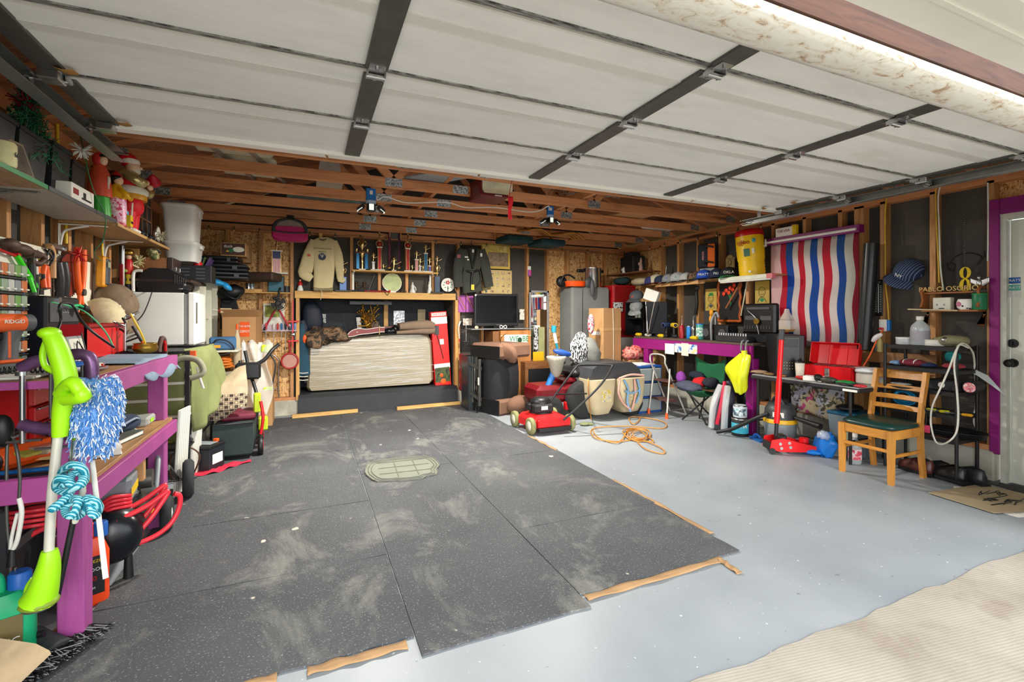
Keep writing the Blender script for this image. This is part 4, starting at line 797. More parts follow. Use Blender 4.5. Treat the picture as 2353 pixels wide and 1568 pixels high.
for k in range(4):g.tube([V((.08*cos(a)*(1+.06*k),.1*sin(a),.02*k+.005*sin(a*3)))for a in[i*PI/5 for i in range(10)]],.008,6,3,True)
g.put('hose_loops',R)
R = thing('tool_case_box','dark grey plastic power tool case under the bench end','case',(-1.18,2.66,0));G(pm('#2e3034',.5)).box(-.2,.1,-.2,.14,.0,.55,.02).put('case_shell',R);G(dgrey).box(.1,.12,-.18,.12,.36,.4,.005).put('case_handle',R)
R = thing('hand_pump','black pump with a blue cap standing behind the rope','pump',V((-.96,2.8,.0)));G(blackm).lathe([(.06,0),(.07,.02),(.07,.3),(.06,.36),(.05,.4),(.05,.43)],n=20).put('pump_body',R);G(pm('#2f86c8')).lathe([(.055,.43),(.055,.46),(.03,.47)],n=20).put('pump_cap',R)
# wheel of a hand truck beside the battery
R = thing('hand_truck','folded hand truck with black rubber wheels lying past the compressor','hand truck',V((-.78,4.02,0)),rad(100))
for y in(0,):
 W = G(pm('#2c2e31',.85,0,.1)).lathe([(.06,-.03),(.11,-.035),(.13,-.02),(.135,0),(.13,.02),(.11,.035),(.06,.03)],(0,y,.136),30,RX(90)).put('wheel',R);G(pm('#8d8f8c',.4,.4)).lathe([(.001,-.02),(.03,-.03),(.065,-.02),(.065,.02),(.001,.03)],(0,y,.136),20,RX(90)).put('hub',W)
g = G(dkst);g.cyl((0,-.05,.136),(0,.3,.136),.01);g.tube([(0,.06,.14),(-.25,.1,.3),(-.4,.1,.33)],.012);g.tube([(0,.28,.14),(-.25,.26,.3),(-.4,.2,.33)],.012).put('truck_frame',R)
# ============================================================ fridge corner
olive = pm('#7c8352',.9,0,.1,12)
R = thing('wire_rack','black metal rack under the small fridge, half hidden by olive cloth','rack',(-1.1,4.75,0));
for x in(-.24,.27):
 for y in(-.5,.5):G(blackm).box(x-.015,x+.015,y-.015,y+.015,0,1.03,.002).put('rack_leg',R)
for z in(.3,.55,.68,.8,1.03):G(offw if.3<z<1 else blackm).box(-.24,.27,-.5,.5,z-.02,z,.002).put('rack_shelf',R)
R = thing('fridge','small white cube fridge standing on the rack, door facing the room','fridge',(-1.15,4.96,1.05));G(pm('#e3e3dc',.35,0,.02)).box(-.2,.2,-.21,.2,0,.44,.008).put('cabinet_shell',R)
D = G(pm('#e8e8e2',.3,0,.02)).box(.222,.28,-.215,.205,-.005,.445,.012).put('door',R);G(steel).box(.281,.287,-.2,-.17,.18,.36,.002).put('handle',D);G(grey).box(.2,.225,-.21,.2,.01,.43).put('gasket',R);G(blackm).box(.19,.235,-.23,-.19,-.012,.0).box(.19,.235,-.2,-.17,.44,.452).put('hinge',R)
R = thing('olive_cloth','olive green tarp hanging from under the fridge over the rack','tarp',(-.8,4.8,1.0));g = G(olive)
cloth_pts(g,[[(-.06,-.52,.045),(.03,-.3,.05),(.04,-.1,.05),(.03,.12,.05)],[(-.02,-.5,-.06),(.07,-.25,-.04),(.08,-.05,-.06),(.08,.17,-.1)],[(-.01,-.48,-.3),(.08,-.22,-.3),(.09,-.0,-.3),(.1,.24,-.32)],[(.0,-.4,-.62),(.07,-.26,-.52),(.09,-.08,-.44),(.1,.2,-.38)]],26,22,.004,.02,3).put('tarp_sheet',R)
G(olive).sheet(lambda u,v:(-.55+.5*u,-.535-.01*sin(u*14),.03-.7*v*(.8+.2*u)),12,10,.004).put('front_drop',R)
R = thing('canvas_bag','grey canvas bag strap hanging at the rack corner','bag',(-.84,4.2,.93));G(pm('#8b8875',.9)).tube([(-.1,0,0),(-.02,.02,.05),(.08,.02,.03),(.12,0,-.06),(.04,-.02,-.1)],.022,8).put('bag_strap',R);G(offw).tube([(.08,0,-.02),(.1,-.01,-.1),(.12,0,-.18)],.009).put('tie_cord',R);G(orange).box(.02,.06,.05,.09,.02,.1).put('tag',R)
for i,(px,y0,y1,X,lab)in enumerate(((412,955,1110,-.86,'white fluted vinyl board standing nearer the bench under the tarp'),(446,935,1090,-.845,'white fluted vinyl board standing behind the car battery'))):
 p = aX(px,1000,X);g = G(pm('#deddd4',.5,0,.06));
 g.box(-.006,.006,-.1,.1,0,.62,.002)
 for k in range(6):g.box(.006,.011,-.095+.033*k,-.075+.033*k,0,.62)
 g.thing('vinyl_board',lab,'board',(X,p.y,.001),0,'vinyl boards',rot=Euler((0,rad(3),rad(-8))))
R = thing('tabletop_grill','glossy black domed kitchen appliance on top of the fridge','appliance',(-1.12,4.92,1.494));gl = pm('#1b1c1f',.25,0,.03);G(gl).rings([[V((x*kx*.85,y,z*1.2))for x,z in((-.2,.0),(-.215,.05),(-.19,.12),(-.1,.165),(.08,.165),(.17,.12),(.225,.05),(.2,0))]for y,kx in((-.16,.85),(-.14,1),(.12,1),(.14,.85))]).put('dome',R)
g = G(dgrey);
for k in range(6):g.box(.1+.015*k,.105+.015*k,-.165,-.155,.07,.15-.008*k)
g.put('vent_slats',R);G(steel).ell((.14,-.155,.03),(.02,.01,.008)).put('latch',R);G(blackm).box(-.2,.2,-.14,.13,-.0,.01).put('tray',R)
R = thing('white_pipe','white bent pipe standing beside the black appliance','pipe',(-1.3,4.76,1.494));G(white).tube([(0,0,0),(0,0,.14),(.02,0,.17),(.06,0,.17)],.012,8).put('pipe_wall',R)
wire('appliance_cable','thin black cord hanging over the white side of the fridge','cord',blackm,[aD(352,650,4.02),aD(348,675,3.84),aD(330,720,3.8),aD(308,745,3.78)],.004)
R = thing('postcard','tilted white postcard with a grey picture pinned by the fridge','card',aX(317,655,LX+.02),PI/2);G(paper).bx((0,0,0),(.17,.004,.12),RY(-30)).put('card_sheet',R);G(grey).bx((0,-.003,-.02),(.1,.003,.06),RY(-30)).put('card_print',R)
# shelf for the speaker and bins
R = thing('side_shelf','dark wooden shelf below the veneer one carrying the suitcase speaker','shelf',(-1.16,5.08,1.6));G(pm('#3f2c22',.6)).box(-.24,.26,-.32,.32,-.02,0,.002).put('board',R);G(white).box(-.235,-.23,-.3,-.28,-.25,-.02).box(-.235,.1,-.3,-.28,-.03,-.021).put('bracket',R)
R = thing('vintage_speaker','brown wood and dark front speaker cabinet with two silver knobs','speaker',(-1.2,5.04,1.602));G(wood('#a06a40','#7a4a2a','y','speaker_wood',.5,False)).box(-.17,.1,-.15,.15,0,.19,.004).put('cabinet_case',R);G(pm('#3a2a24',.5)).box(.1,.14,-.155,.155,-.0,.195,.004).put('front_board',R)
for y in(-.06,.07):G(steel).box(.14,.15,y-.012,y+.012,.08,.12,.002).put('knob',R)
R = thing('black_radio','black slotted amplifier box beside the wood speaker','amplifier',(-.98,5.27,1.602));G(blackm).box(-.11,.16,-.12,.12,0,.16,.004).put('amplifier_case',R);g = G(dgrey)
for x in(-.05,.07):
 for k in range(4):g.box(x-.03,x+.04,-.125,-.119,.03+.03*k,.042+.03*k)
g.put('vent_slots',R)
binm = pm('#e4e4de',.35,0,.03)
def sbin(lab,loc,w_,dp,h):
 R = thing('storage_bin',lab,'storage bin',loc,0,'stacked white bins');sec = lambda z,k:[V((w_/2*k*math.copysign(abs(cos(a))**.35,cos(a)),dp/2*k*math.copysign(abs(sin(a))**.35,sin(a)),z))for a in[i*2*PI/28 for i in range(28)]]
 G(binm).rings([sec(0,.82),sec(.01,.84),sec(h*.85,.94),sec(h*.86,.99),sec(h*.95,1)]).put('tub',R);G(binm).rings([sec(h*.93,1.04),sec(h*.955,1.05),sec(h,1.03),sec(h,.9)]).put('lid',R);G(binm).box(w_*.47,w_*.54,-.05,.05,h*.72,h*.9,.004).put('handle',R)
a = rY(365,470,450,553,5.2);sbin('tall white storage bin with rounded lid, topmost of its pair under the joists',((a[0]+a[1])/2,5.4,1.984),a[1]-a[0],.4,.35);sbin('squat white storage bin beneath the tall one, beside the speaker',((a[0]+a[1])/2+.01,5.4,1.803),a[1]-a[0],.4,.18)
R = thing('wooden_cabinet','brown wooden hutch with a lattice door on the veneer shelf','hutch',(-1.28,4.55,1.887));w1 = wood('#8a5a38','#68402a','z','hutch_wood',.5,False);G(w1).box(-.1,.08,-.28,.3,0,.46,.004).put('hutch_case',R);g = G(blackm).box(.081,.083,-.1,.26,.06,.42);g.m(w1)
for k in range(4):g.box(.083,.09,-.1+.12*k-.006,-.1+.12*k+.006,.06,.42)
for k in range(4):g.box(.083,.09,-.1,.26,.06+.12*k-.006,.06+.12*k+.006)
g.put('lattice',R)
# things on the high shelf
for i,(y,w_,h,lab)in enumerate(((2.62,.26,.24,'black plastic planter box under the tree, nearest the driveway'),(2.9,.26,.24,'black plastic planter box under the tip of the tree'),(3.17,.2,.27,'black curved plastic bin before the white toy box'),(3.37,.17,.24,'black plastic bin touching the white toy box'))):
 g = G(pm('#202224',.4,0,.1)).rings([[V((sx*.11*k,sy*w_/2*k,z))for sx,sy in((-1,-1),(1,-1),(1,1),(-1,1))]for z,k in((0,.85),(h-.02,.97),(h-.019,1.03),(h,1.03),(h,.9),(h-.06,.88))],True,False);g.thing('plastic_planter',lab,'planter',(-1.27,y,1.902),group='black bins on the high shelf')
R = thing('artificial_tree','small artificial green tree with tinsel needles leaning on the black planters','artificial tree',(-1.24,3.02,2.1));g = G(mk('tinsel',lambda t:t.base(t.ramp(t.noise(t.co(),30,2),[(.4,'#0e4a35'),(.6,'#2b8a5c')]),.4)));G(pm('#4a3b2c')).tube([(0,0,-.05),(0,-.02,.15),(.01,0,.28)],.008).put('stem',R)
for k in range(1000):
 t = random.random();z = t*.31-.02;rr = (.17*(1-t)**1.1+.025);a = random.uniform(0,6.28);q = random.random()**.5;c = V((rr*.6*cos(a)*q,rr*sin(a)*q*1.2+.1*(1-t)*(random.random()>.6),z-.06*q*(1-t)));d = V((jit(1),jit(1),jit(1))).normalized()*.028;g.tube([c-d,c+d],.0018,3,1,caps=False)
g.put('needles',R)
R = thing('beer_mug','cream mug marked 66 at the edge of the green shelf','mug',aX(8,380,-1.13)-V((0,0,.05)));R.location.z = 1.903;G(pm('#d8d09c')).lathe([(.036,0),(.04,.01),(.04,.09),(.034,.1)],n=18).put('mug_wall',R);G(blackm).tube([(0,.04,.02),(0,.065,.04),(0,.065,.07),(0,.04,.085)],.006).put('handle',R);text('66',.03,blackm,R,(.041,0,.05),(PI/2,0,PI/2))
R = thing('framed_photo','dark photograph in a wooden frame leaning on the planters','photo frame',(-1.13,aX(50,385,-1.13).y,1.903),rot=Euler((0,rad(-16),rad(-8))));G(wood('#9c8a72','#7a6a55','z','frame_wood')).box(-.006,.006,-.075,.075,0,.16,.002).put('moulding',R);G(pm('#6d6050',.5,0,.3,25)).box(.006,.008,-.06,.06,.015,.145).put('photograph',R)
R = thing('toy_box','white box with a dark drone picture lying beside the figurines','box',(-1.16,aX(197,480,-1.1).y,1.903));G(paper).box(-.06,.05,-.14,.14,0,.085,.003).put('carton_walls',R);G(blackm).box(.05,.052,-.02,.1,.02,.03).box(.05,.052,.0,.03,.03,.06).put('print',R);G(dred).box(.05,.052,-.12,-.06,.03,.06).put('sticker',R)
# figurines
skin = pm('#e9c3a0',.5,0,0);fy = aX(238,500,-1.2).y
R = thing('lady_figurine','tall plastic figurine in red hood, coral cape and green skirt','figurine',(-1.22,fy,1.887));G(pm('#3fae3a',.35)).rings([[V((r*cos(a)*(1+.06*cos(a*8)),r*sin(a)*(1+.06*cos(a*8)),z))for a in[i*PI/14 for i in range(28)]]for z,r in((0,.062),(.02,.06),(.12,.052),(.2,.045))]).put('skirt',R)
G(pm('#d9553a',.35)).lathe([(.065,.17),(.06,.24),(.05,.33),(.028,.375)],n=20).put('cape',R);G(pm('#d43b3b',.35)).ell((0,.004,.41),(.04,.042,.05)).put('hood',R);G(skin).ell((.022,-.012,.405),(.024,.024,.032)).put('face',R);G(blackm).ell((.016,-.005,.425),(.028,.03,.022)).put('hair',R);G(paper).box(.05,.056,-.03,.0,.22,.3).put('song_sheet',R);G(green).lathe([(.08,0),(.075,.012)],n=20).put('stand',R)
fy2 = aX(268,480,-1.17).y
R = thing('child_figurine','small plastic figurine in a yellow jacket and pink patterned skirt','figurine',(-1.17,fy2-.0,1.887));G(mk('pinkprint',lambda t:t.base(t.ramp(t.noise(t.co(),28,2),[(.42,'#e89ac0'),(.5,'#f2d6e6'),(.58,'#c92a55')]),.4))).lathe([(.055,.0),(.06,.02),(.05,.2)],n=18).put('skirt',R);G(pm('#e8b51e',.4)).lathe([(.052,.19),(.04,.26),(.02,.29)],n=16).put('jacket',R);G(pm('#e8b51e',.4)).tube([(.02,.03,.26),(.06,.05,.22),(.07,.02,.2)],.014).tube([(.02,-.03,.26),(.06,-.05,.22),(.07,-.02,.2)],.014).put('sleeves',R);G(skin).ell((.01,0,.315),(.027,.027,.032)).put('face',R);G(blackm).ell((.0,0,.33),(.03,.031,.026)).put('hair',R);G(red).lathe([(.032,.345),(.022,.36),(.008,.375)],n=12).put('hat',R);G(pm('#44c5d8')).box(.04,.056,.02,.04,.01,.12,.003).put('scarf_end',R);G(offw).cyl((.065,.04,0),(.075,.04,.18),.005).put('cane',R)
fy3 = aX(306,460,-1.15).y
R = thing('plush_figurine','plump festive figurine with white-trimmed cap, golden sleeves and red trousers','figurine',(-1.17,fy3,1.887));rd = pm('#d5121e',.6,0,.05);wf = pm('#ece8dc',.95,0,.06,40);gd = pm('#cfc48a',.25,.7,.1)
for s in(-1,1):G(rd).tube([(0,s*.035,.02),(0,s*.04,.1),(0,s*.03,.17)],lambda t:.036+.02*t,12).put('trouser_leg',R);G(wf).ell((.01,s*.038,.018),(.05,.036,.022)).put('boot_trim',R)
G(rd).ell((0,0,.2),(.085,.1,.085)).put('trousers',R);G(pm('#e2a22e',.4)).lathe([(.1,.24),(.102,.262),(.098,.28)],n=24).put('sash',R);G(wf).lathe([(.098,.275),(.11,.29),(.108,.315),(.09,.33)],n=24).put('coat_trim',R);G(rd).ell((0,0,.34),(.075,.09,.075)).put('coat',R)
G(gd).ell((-.01,0,.41),(.075,.105,.045)).tube([(.0,.08,.41),(.04,.12,.36),(.08,.1,.31),(.1,.06,.33)],.034,12).tube([(.0,-.07,.41),(.06,-.09,.37),(.09,-.04,.36)],.034,12).put('sleeves',R);G(skin).ell((.1,-.02,.37),(.022,.024,.02)).ell((.11,.04,.35),(.02,.022,.02)).put('hands',R);G(skin).ell((.02,.0,.475),(.045,.048,.05)).ell((.065,0,.475),(.012,.012,.012)).put('face',R)
G(wf).ell((.03,0,.45),(.035,.04,.03)).put('collar',R);G(rd).ell((-.01,0,.525),(.055,.058,.05)).put('cap_cloth',R);G(wf).lathe([(.055,.495),(.062,.51),(.055,.53)],n=20).put('cap_trim',R);G(pm('#c01a30',.3)).lathe([(.05,-.03),(.035,0),(.018,.035),(.008,.045)],(.12,.07,.42),16,E3(60,20,0)).put('handbell',R)
R = thing('matchbox','small yellow and black tin at the foot of the plump figurine','tin',(-1.08,aX(298,500,-1.08).y-.0,1.887));G(yellow).box(-.012,.012,-.022,.022,0,.075,.002).put('tin_wall',R);G(blackm).box(.012,.014,-.018,.018,.02,.035).put('print',R)
R = thing('table_fan','small silver dish clock on the veneer shelf beside the hutch','clock',(-1.12,aX(361,525,-1.12).y,1.887));G(chrome).lathe([(.06,-.008),(.065,0),(.06,.01),(.05,.006)],(0,0,.075),24,RY(90)).put('rim_ring',R);G(offw).cyl((-.004,0,.075),(.012,0,.075),.052,n=24).put('dial',R);G(blackm).box(-.02,.02,-.03,.03,0,.012,.003).put('stand',R)
for x,y,lab in((326,526,'tiny black toy car at the figurine boots'),(345,538,'tiny black toy truck before the dish clock')):
 p = aX(x,y,-1.12);R = thing('toy_car',lab,'toy car',(-1.12,p.y,1.887),rad(80),'toy cars on the veneer shelf');G(blackm).box(-.045,.045,-.02,.02,.008,.028,.004).box(-.025,.02,-.018,.018,.028,.043,.006).put('toy_body',R);g = G(dgrey)
 for a in(-.028,.028):g.cyl((a,-.024,.01),(a,.024,.01),.01,n=10)
 g.put('wheels',R)
R = thing('camo_gourd','small green camouflage skull ornament hanging under the shelf','ornament',aD(352,580,3.95));G(mk('camo_s',lambda t:t.base(t.ramp(t.noise(t.co(),22,2),[(.42,'#5b6238'),(.5,'#b7a878'),(.58,'#2e2a1c')]),.6))).ell((0,0,0),(.05,.06,.045)).ell((.01,0,-.035),(.035,.04,.03)).put('skull',R);G(blackm).ell((.045,-.02,0),(.01,.012,.012)).ell((.045,.02,0),(.01,.012,.012)).put('eye_socket',R)
# white shelving unit
R = thing('shelving_unit','tall cream open shelving unit behind the fridge filled with bottles','shelving unit',(-1.18,5.93,0));cr = pm('#dbd9c6',.5,0,.05)
for y in(-.52,-.2,.12,.5):G(cr).box(-.2,.22,y-.018,y+.018,0,1.7,.002).put('upright',R)
for z in(.28,.72,.93,1.28,1.7):G(cr).box(-.2,.2,-.5,.5,z-.02,z,.002).put('shelf_board',R)
G(pm('#8d7a50')).box(-.2,-.195,-.5,.5,.05,1.68).put('back_board',R)
bc = ['#1d3d7a','#d9dad4','#c21b22','#2e7f3b','#1c1c1e','#cfc36a','#3c6fb0','#e5e1d2']
for i,(y,z,h,r,c)in enumerate(((-.4,.932,.2,.03,2),(-.32,.932,.17,.028,4),(-.1,.932,.22,.03,1),(.0,.932,.17,.03,0),(.25,.932,.15,.034,3),(.36,.932,.18,.03,7),(-.12,1.282,.24,.03,5),(.22,1.282,.27,.034,6),(.34,1.282,.22,.03,4),(-.4,1.282,.12,.04,3),(.3,.722,.16,.03,1),(-.3,.722,.15,.034,3))):
 bottle('spray_bottle',['red','black','white','navy blue','green','cream','sand coloured','light blue','tall black','squat green','small white','lowest green'][i]+' bottle in the cream shelving unit',pm(bc[c],.4),(-1.03,5.93+y,z),h,r,red if i%3==0 else white,white if c in(0,2,3,4)else pm('#3460a0'),'bottles in the cream shelving unit')
R = thing('paint_roller','cream paint roller with a red core sticking out of the shelving unit','paint roller',aD(505,714,5.3));G(pm('#e0cda0',.9)).cyl((-.0,-.0,0),(.1,.06,0),.028).put('roller_sleeve',R);G(red).cyl((-.012,-.008,0),(.0,0,0),.02).put('core',R);G(white).tube([(-.01,0,0),(-.06,-.02,.01),(-.17,-.04,.02)],.006).put('handle',R)
R = thing('blue_bag','crumpled blue plastic bag on top of the shelving unit','bag',aD(492,648,5.1));G(pm('#2f9fdc',.25)).ell((0,0,0),(.13,.1,.035),14,8,RY(14),lambda p:1+.15*sin(p.x*9+p.y*6)).ell((.12,0,-.05),(.06,.06,.03),12,6,RY(40)).put('bag_skin',R)
R = thing('plastic_cup','upside down red plastic cup lying on the shelving unit','cup',(-.985,5.47,1.702));G(pm('#d81e2c',.35)).lathe([(.045,0),(.047,.008),(.038,.11),(.034,.12),(.001,.12)],n=18).put('cup_wall',R)
for i,(x0,y0,x1,y1,Y,dp,lab)in enumerate(((452,634,572,654,6.05,.35,'long black hard case at the bottom of the case pile'),(448,618,568,633,6.03,.35,'black hard case in the middle of the case pile'),(462,606,546,617,6.03,.33,'slim black case on top of the pile, under the picture carton'))):
 a = rY(x0,y0,x1,y1,Y);R = thing('hard_case',lab,'case',((a[0]+a[1])/2,Y,1.705+.085*i),rad(6-i*5),'black cases on the shelving unit');w_ = a[1]-a[0];G(pm('#1e2023',.35)).box(-w_/2,w_/2,0,dp,0,.036,.012).put('lower_shell',R);G(pm('#1e2023',.35)).box(-w_/2,w_/2,0,dp,.042,.08,.012).put('upper_shell',R);G(dgrey).box(-w_*.3,-w_*.2,-.006,.0,.02,.06,.002).box(w_*.2,w_*.3,-.006,.0,.02,.06,.002).put('latch',R)
R = thing('brown_case','dark brown case lying askew behind the black cases','case',(-.62,6.3,1.71),rad(-20));G(pm('#3b2a20',.6)).box(-.22,.26,0,.28,0,.1,.015).put('case_shell',R)
a = rY(507,573,566,604,6.05);R = carton('picture_carton','brown gift carton printed with a duck lamp, on top of the black cases',cardb,(a[1]-a[0],.2,a[3]-a[2]),((a[0]+a[1])/2,6.17,1.96),rad(-3),tape=False)
w_,h = a[1]-a[0],a[3]-a[2];G(pm('#4a2f24',.4)).box(-w_*.46,w_*.46,-.103,-.1,h*.08,h*.94).put('print_panel',R);text('duck',h*.3,white,R,(-w_*.2,-.105,h*.72));g = G(pm('#1f6b45')).ell((-.02,-.104,h*.42),(.03,.002,.02));g.m(offw).ell((.05,-.104,h*.5),(.06,.002,.03));g.m(yellow).ell((-.055,-.104,h*.36),(.016,.002,.008)).put('duck_print',R)
qb('yellow_carton','tan box with a yellow tab behind the picture carton','box',cardd,545,570,575,604,6.4,.15,kids=[('tab',yellow,.0,.6,.9,1,.002)])
R = thing('white_helmet','white oval lid leaning behind the picture carton','lid',(aY(488,592,6.3).x,6.3,1.79));G(offw).ell((0,0,.09),(.12,.03,.1)).put('lid_shell',R)
for i,(x,m1,lab)in enumerate(((450,pm('#3d6fa0'),'blue magazine standing by the lower white bin'),(458,pm('#50663f'),'green folder standing by the lower white bin'),(464,pm('#5a3f7a'),'violet folder leaning by the black cases'))):
 a = rY(x,586,x+4,612,5.75);G(m1).box(-.008,.008,-.1,.1,0,.2,.002).thing('folder',lab,'folder',(a[0],5.78,1.705),group='folders beside the cases',rot=E3(0,12+6*i,0))
 # back wall, OSB part
R = thing('wall_shelf','thin wall shelf on the OSB carrying the flag trophy','shelf',(aY(608,672,6.6).x,6.62,1.585));w_ = aY(668,672,6.6).x-aY(548,672,6.6).x;G(pine).box(-w_/2,w_/2,-.1,.135,-.012,0,.002).put('board',R);G(pinez).box(-w_/2,-.02,-.104,-.09,-.0,.035,.002).put('lip',R)
tb = pm('#2a6476',.5,0,.15,30)
def figure(g,c,s=.05,kick=1):
 """little gilt figure kicking"""
 c = V(c);g.ell(c+V((0,0,s*1.55)),(s*.17,s*.17,s*.2),8,6);g.tube([c+V((0,0,s*1.35)),c+V((0,0,s*.7))],s*.17,6,1);g.tube([c+V((0,0,s*.7)),c+V((-s*.05,0,0))],s*.09,6,1)
 g.tube([c+V((0,0,s*.72)),c+V((s*.45,0,s*.85)),c+V((s*.95*kick,0,s*1.15*kick))],s*.09,6,1);g.tube([c+V((0,0,s*1.25)),c+V((-s*.35,0,s*1.0)),c+V((-s*.2,0,s*1.35))],s*.07,6,1);g.tube([c+V((0,0,s*1.25)),c+V((s*.35,0,s*1.35))],s*.07,6,1);return g
def trophy(lab,px,top,bot,Y,colm,kind='column',cw=.028,zbase=None,basem=None,fs=.07,group='trophies on the shelf'):
 a = aY(px,bot,Y);z1 = aY(px,top,Y).z;zb = a.z if zbase is None else zbase;H = z1-zb;R = thing('trophy',lab,'trophy',(a.x,Y,zb),0,group);bm_ = basem or offw
 G(bm_).box(-cw*1.5,cw*1.5,-cw,cw,0,.018,.002).put('plinth',R)
 if kind=='column':
  hc = H-fs*1.75-.036;G(colm).box(-cw/2*1.1,cw/2*1.1,-cw/2,cw/2,.018,.018+hc,.002).put('column',R);G(gold).box(-cw*.62,-cw*.52,-cw*.52,-cw*.4,.018,.018+hc).box(cw*.52,cw*.62,-cw*.52,-cw*.4,.018,.018+hc).put('trim_strip',R);G(white).box(-cw*.8,cw*.8,-cw*.6,cw*.6,.018+hc,.03+hc).put('capital',R);figure(G(gold),(0,0,.03+hc),fs).put('gilt_figure',R)
 elif kind=='ball':
  hc = H-fs*1.75-.12;G(colm).box(-cw/2*1.1,cw/2*1.1,-cw/2,cw/2,.018,.018+hc,.002).put('column',R);G(gold).box(-cw*.66,-cw*.52,-cw*.52,-cw*.4,.018,.018+hc).box(cw*.52,cw*.66,-cw*.52,-cw*.4,.018,.018+hc).put('trim_strip',R);z = .018+hc
  G(white).box(-cw,cw,-cw*.6,cw*.6,z,z+.012).put('capital',R);G(pm('#a8321c',.25,.3)).ell((0,0,z+.055),(.032,.032,.032)).put('ball',R);G(gold).tube([(-.03,0,z+.02),(-.045,0,z+.06),(-.02,0,z+.1)],.005).tube([(.03,0,z+.02),(.045,0,z+.06),(.02,0,z+.1)],.005).lathe([(.02,z+.012),(.006,z+.03)]).lathe([(.006,z+.08),(.014,z+.1)]).put('cup_arms',R);figure(G(gold),(0,0,z+.1),fs).put('gilt_figure',R)
 elif kind=='twin':
  hc = H*.5
  for s in(-1,1):G(colm).box(s*.055-.018,s*.055+.018,-.018,.018,.018,hc).put('column',R)
  G(gold).lathe([(.018,.018),(.014,.1),(.01,.16),(.03,.2),(.034,.25),(.02,.27)],n=12).put('centre_cup',R);G(pm('#5a1d12',.4)).box(-.09,.09,-.03,.03,hc,hc+.012).put('tier',R);z = hc+.012;k = H-z
  G(gold).lathe([(.02,z),(.008,z+k*.2),(.03,z+k*.35),(.035,z+k*.7),(.026,z+k*.75),(.03,z+k*.85),(.005,z+k)],n=14).tube([(.03,0,z+k*.4),(.06,0,z+k*.6),(.035,0,z+k*.75)],.005).tube([(-.03,0,z+k*.4),(-.06,0,z+k*.6),(-.035,0,z+k*.75)],.005).put('gilt_cup',R)
  for s in(-1,1):G(gold).lathe([(.006,z),(.016,z+.03),(.016,z+.05)],(s*.07,0,0),10).put('side_finial',R)
 elif kind=='cup':
  G(colm).box(-cw*.6,cw*.6,-cw*.5,cw*.5,.018,H*.45).put('column',R);z = H*.45;k = H-z;G(gold).lathe([(.018,z),(.006,z+k*.12),(.026,z+k*.25),(.03,z+k*.5),(.024,z+k*.55)],n=14).tube([(.026,0,z+k*.25),(.045,0,z+k*.42),(.028,0,z+k*.52)],.004).put('gilt_cup',R);figure(G(gold),(0,0,z+k*.55),k*.26).put('gilt_figure',R)
 elif kind=='small':figure(G(gold),(0,0,.018),H*.58).put('gilt_figure',R)
 return R
def _flag(t):
 z = t.N('SeparateXYZ',{0:t.co(kind='Object')});s = t.math('GREATER_THAN',t.math('FRACT',t.math('MULTIPLY',z.outputs[0],60.0)),.5);st = t.mix(s,'#c33040','#e8e4e0');u = t.math('GREATER_THAN',z.outputs[2],.19);return t.base(t.mix(u,st,'#22305e'),.4)
a = aY(634,668,6.55)
R = thing('plaque','blue-green square slate plaque in a dark frame under the flag trophy','plaque',(a.x,6.56,1.586));G(pm('#2a2420',.5)).box(-.095,.095,0,.03,0,.2,.004).put('moulding',R);G(tb).box(-.08,.08,-.003,.0,.015,.185).put('slate',R)
trophy('tall trophy with a stars-and-stripes column above the slate plaque',636,548,628,6.6,mk('flag',_flag),'column',.085,aY(634,633,6.6).z+.015,fs=.085)
R = thing('camera_lens','black camera lens standing on the OSB shelf end','lens',(aY(658,668,6.6).x,6.6,1.586));G(blackm).lathe([(.04,0),(.043,.02),(.038,.03),(.042,.05),(.042,.08)],n=18).put('barrel',R)
for x,y,lab in((571,657,'small silver can on the OSB shelf'),(579,657,'small patterned can on the OSB shelf')):can('drink_can',lab,steel if x<575 else pm('#a9b6bb',.3,.5),(aY(x,668,6.6).x,6.6,1.586),.11,.03)
R = thing('backpack','black backpack hanging from the end of the shelving unit','backpack',aD(532,672,5.6));G(blackm).ell((0,0,0),(.15,.1,.09),14,8,RY(-12),lambda p:1+.1*sin(p.x*6)).put('pack_body',R);G(blackm).tube([(-.1,-.08,.02),(0,-.12,-.06),(.06,-.1,-.08),(.1,-.06,-.02)],.012).put('strap',R);G(pm('#1f2123',.9)).sheet(lambda u,v:(-.12+.16*u+.09*v*u,.05,-.08-.36*v),8,8,.01).put('cover_flap',R)
# carton pile
a = rY(512,728,592,794,6.2);hx = a[1]-a[0];c0 = (a[0]+a[1])/2
R = carton('cardboard_box','open brown carton with an orange square, topmost of the carton pile',cardb,(hx,.4,a[3]-a[2]),(c0,6.42,a[2]),rad(-4),'brown cartons by the shelving unit',flaps=True);h = a[3]-a[2]
G(orange).box(hx*.02,hx*.3,-.204,-.2,h*.3,h*.82).put('printed_square',R);text('THE HOME',.03,white,R,(hx*.16,-.206,h*.66),sx=.8);text('DEPOT',.04,white,R,(hx*.16,-.206,h*.48),sx=.8);text('SMALL',.025,blackm,R,(hx*.34,-.206,h*.12))
b = rY(545,792,608,828,6.15);R2 = carton('cardboard_box','brown carton crossed with clear tape, middle of the carton pile',cardb,(b[1]-b[0],.4,b[3]-b[2]),((b[0]+b[1])/2,6.4,b[2]),rad(3),'brown cartons by the shelving unit')
for k in(-.09,.08):G(tapem).box(k-.02,k+.02,-.205,-.2,0,.2).put('packing_tape',R2)
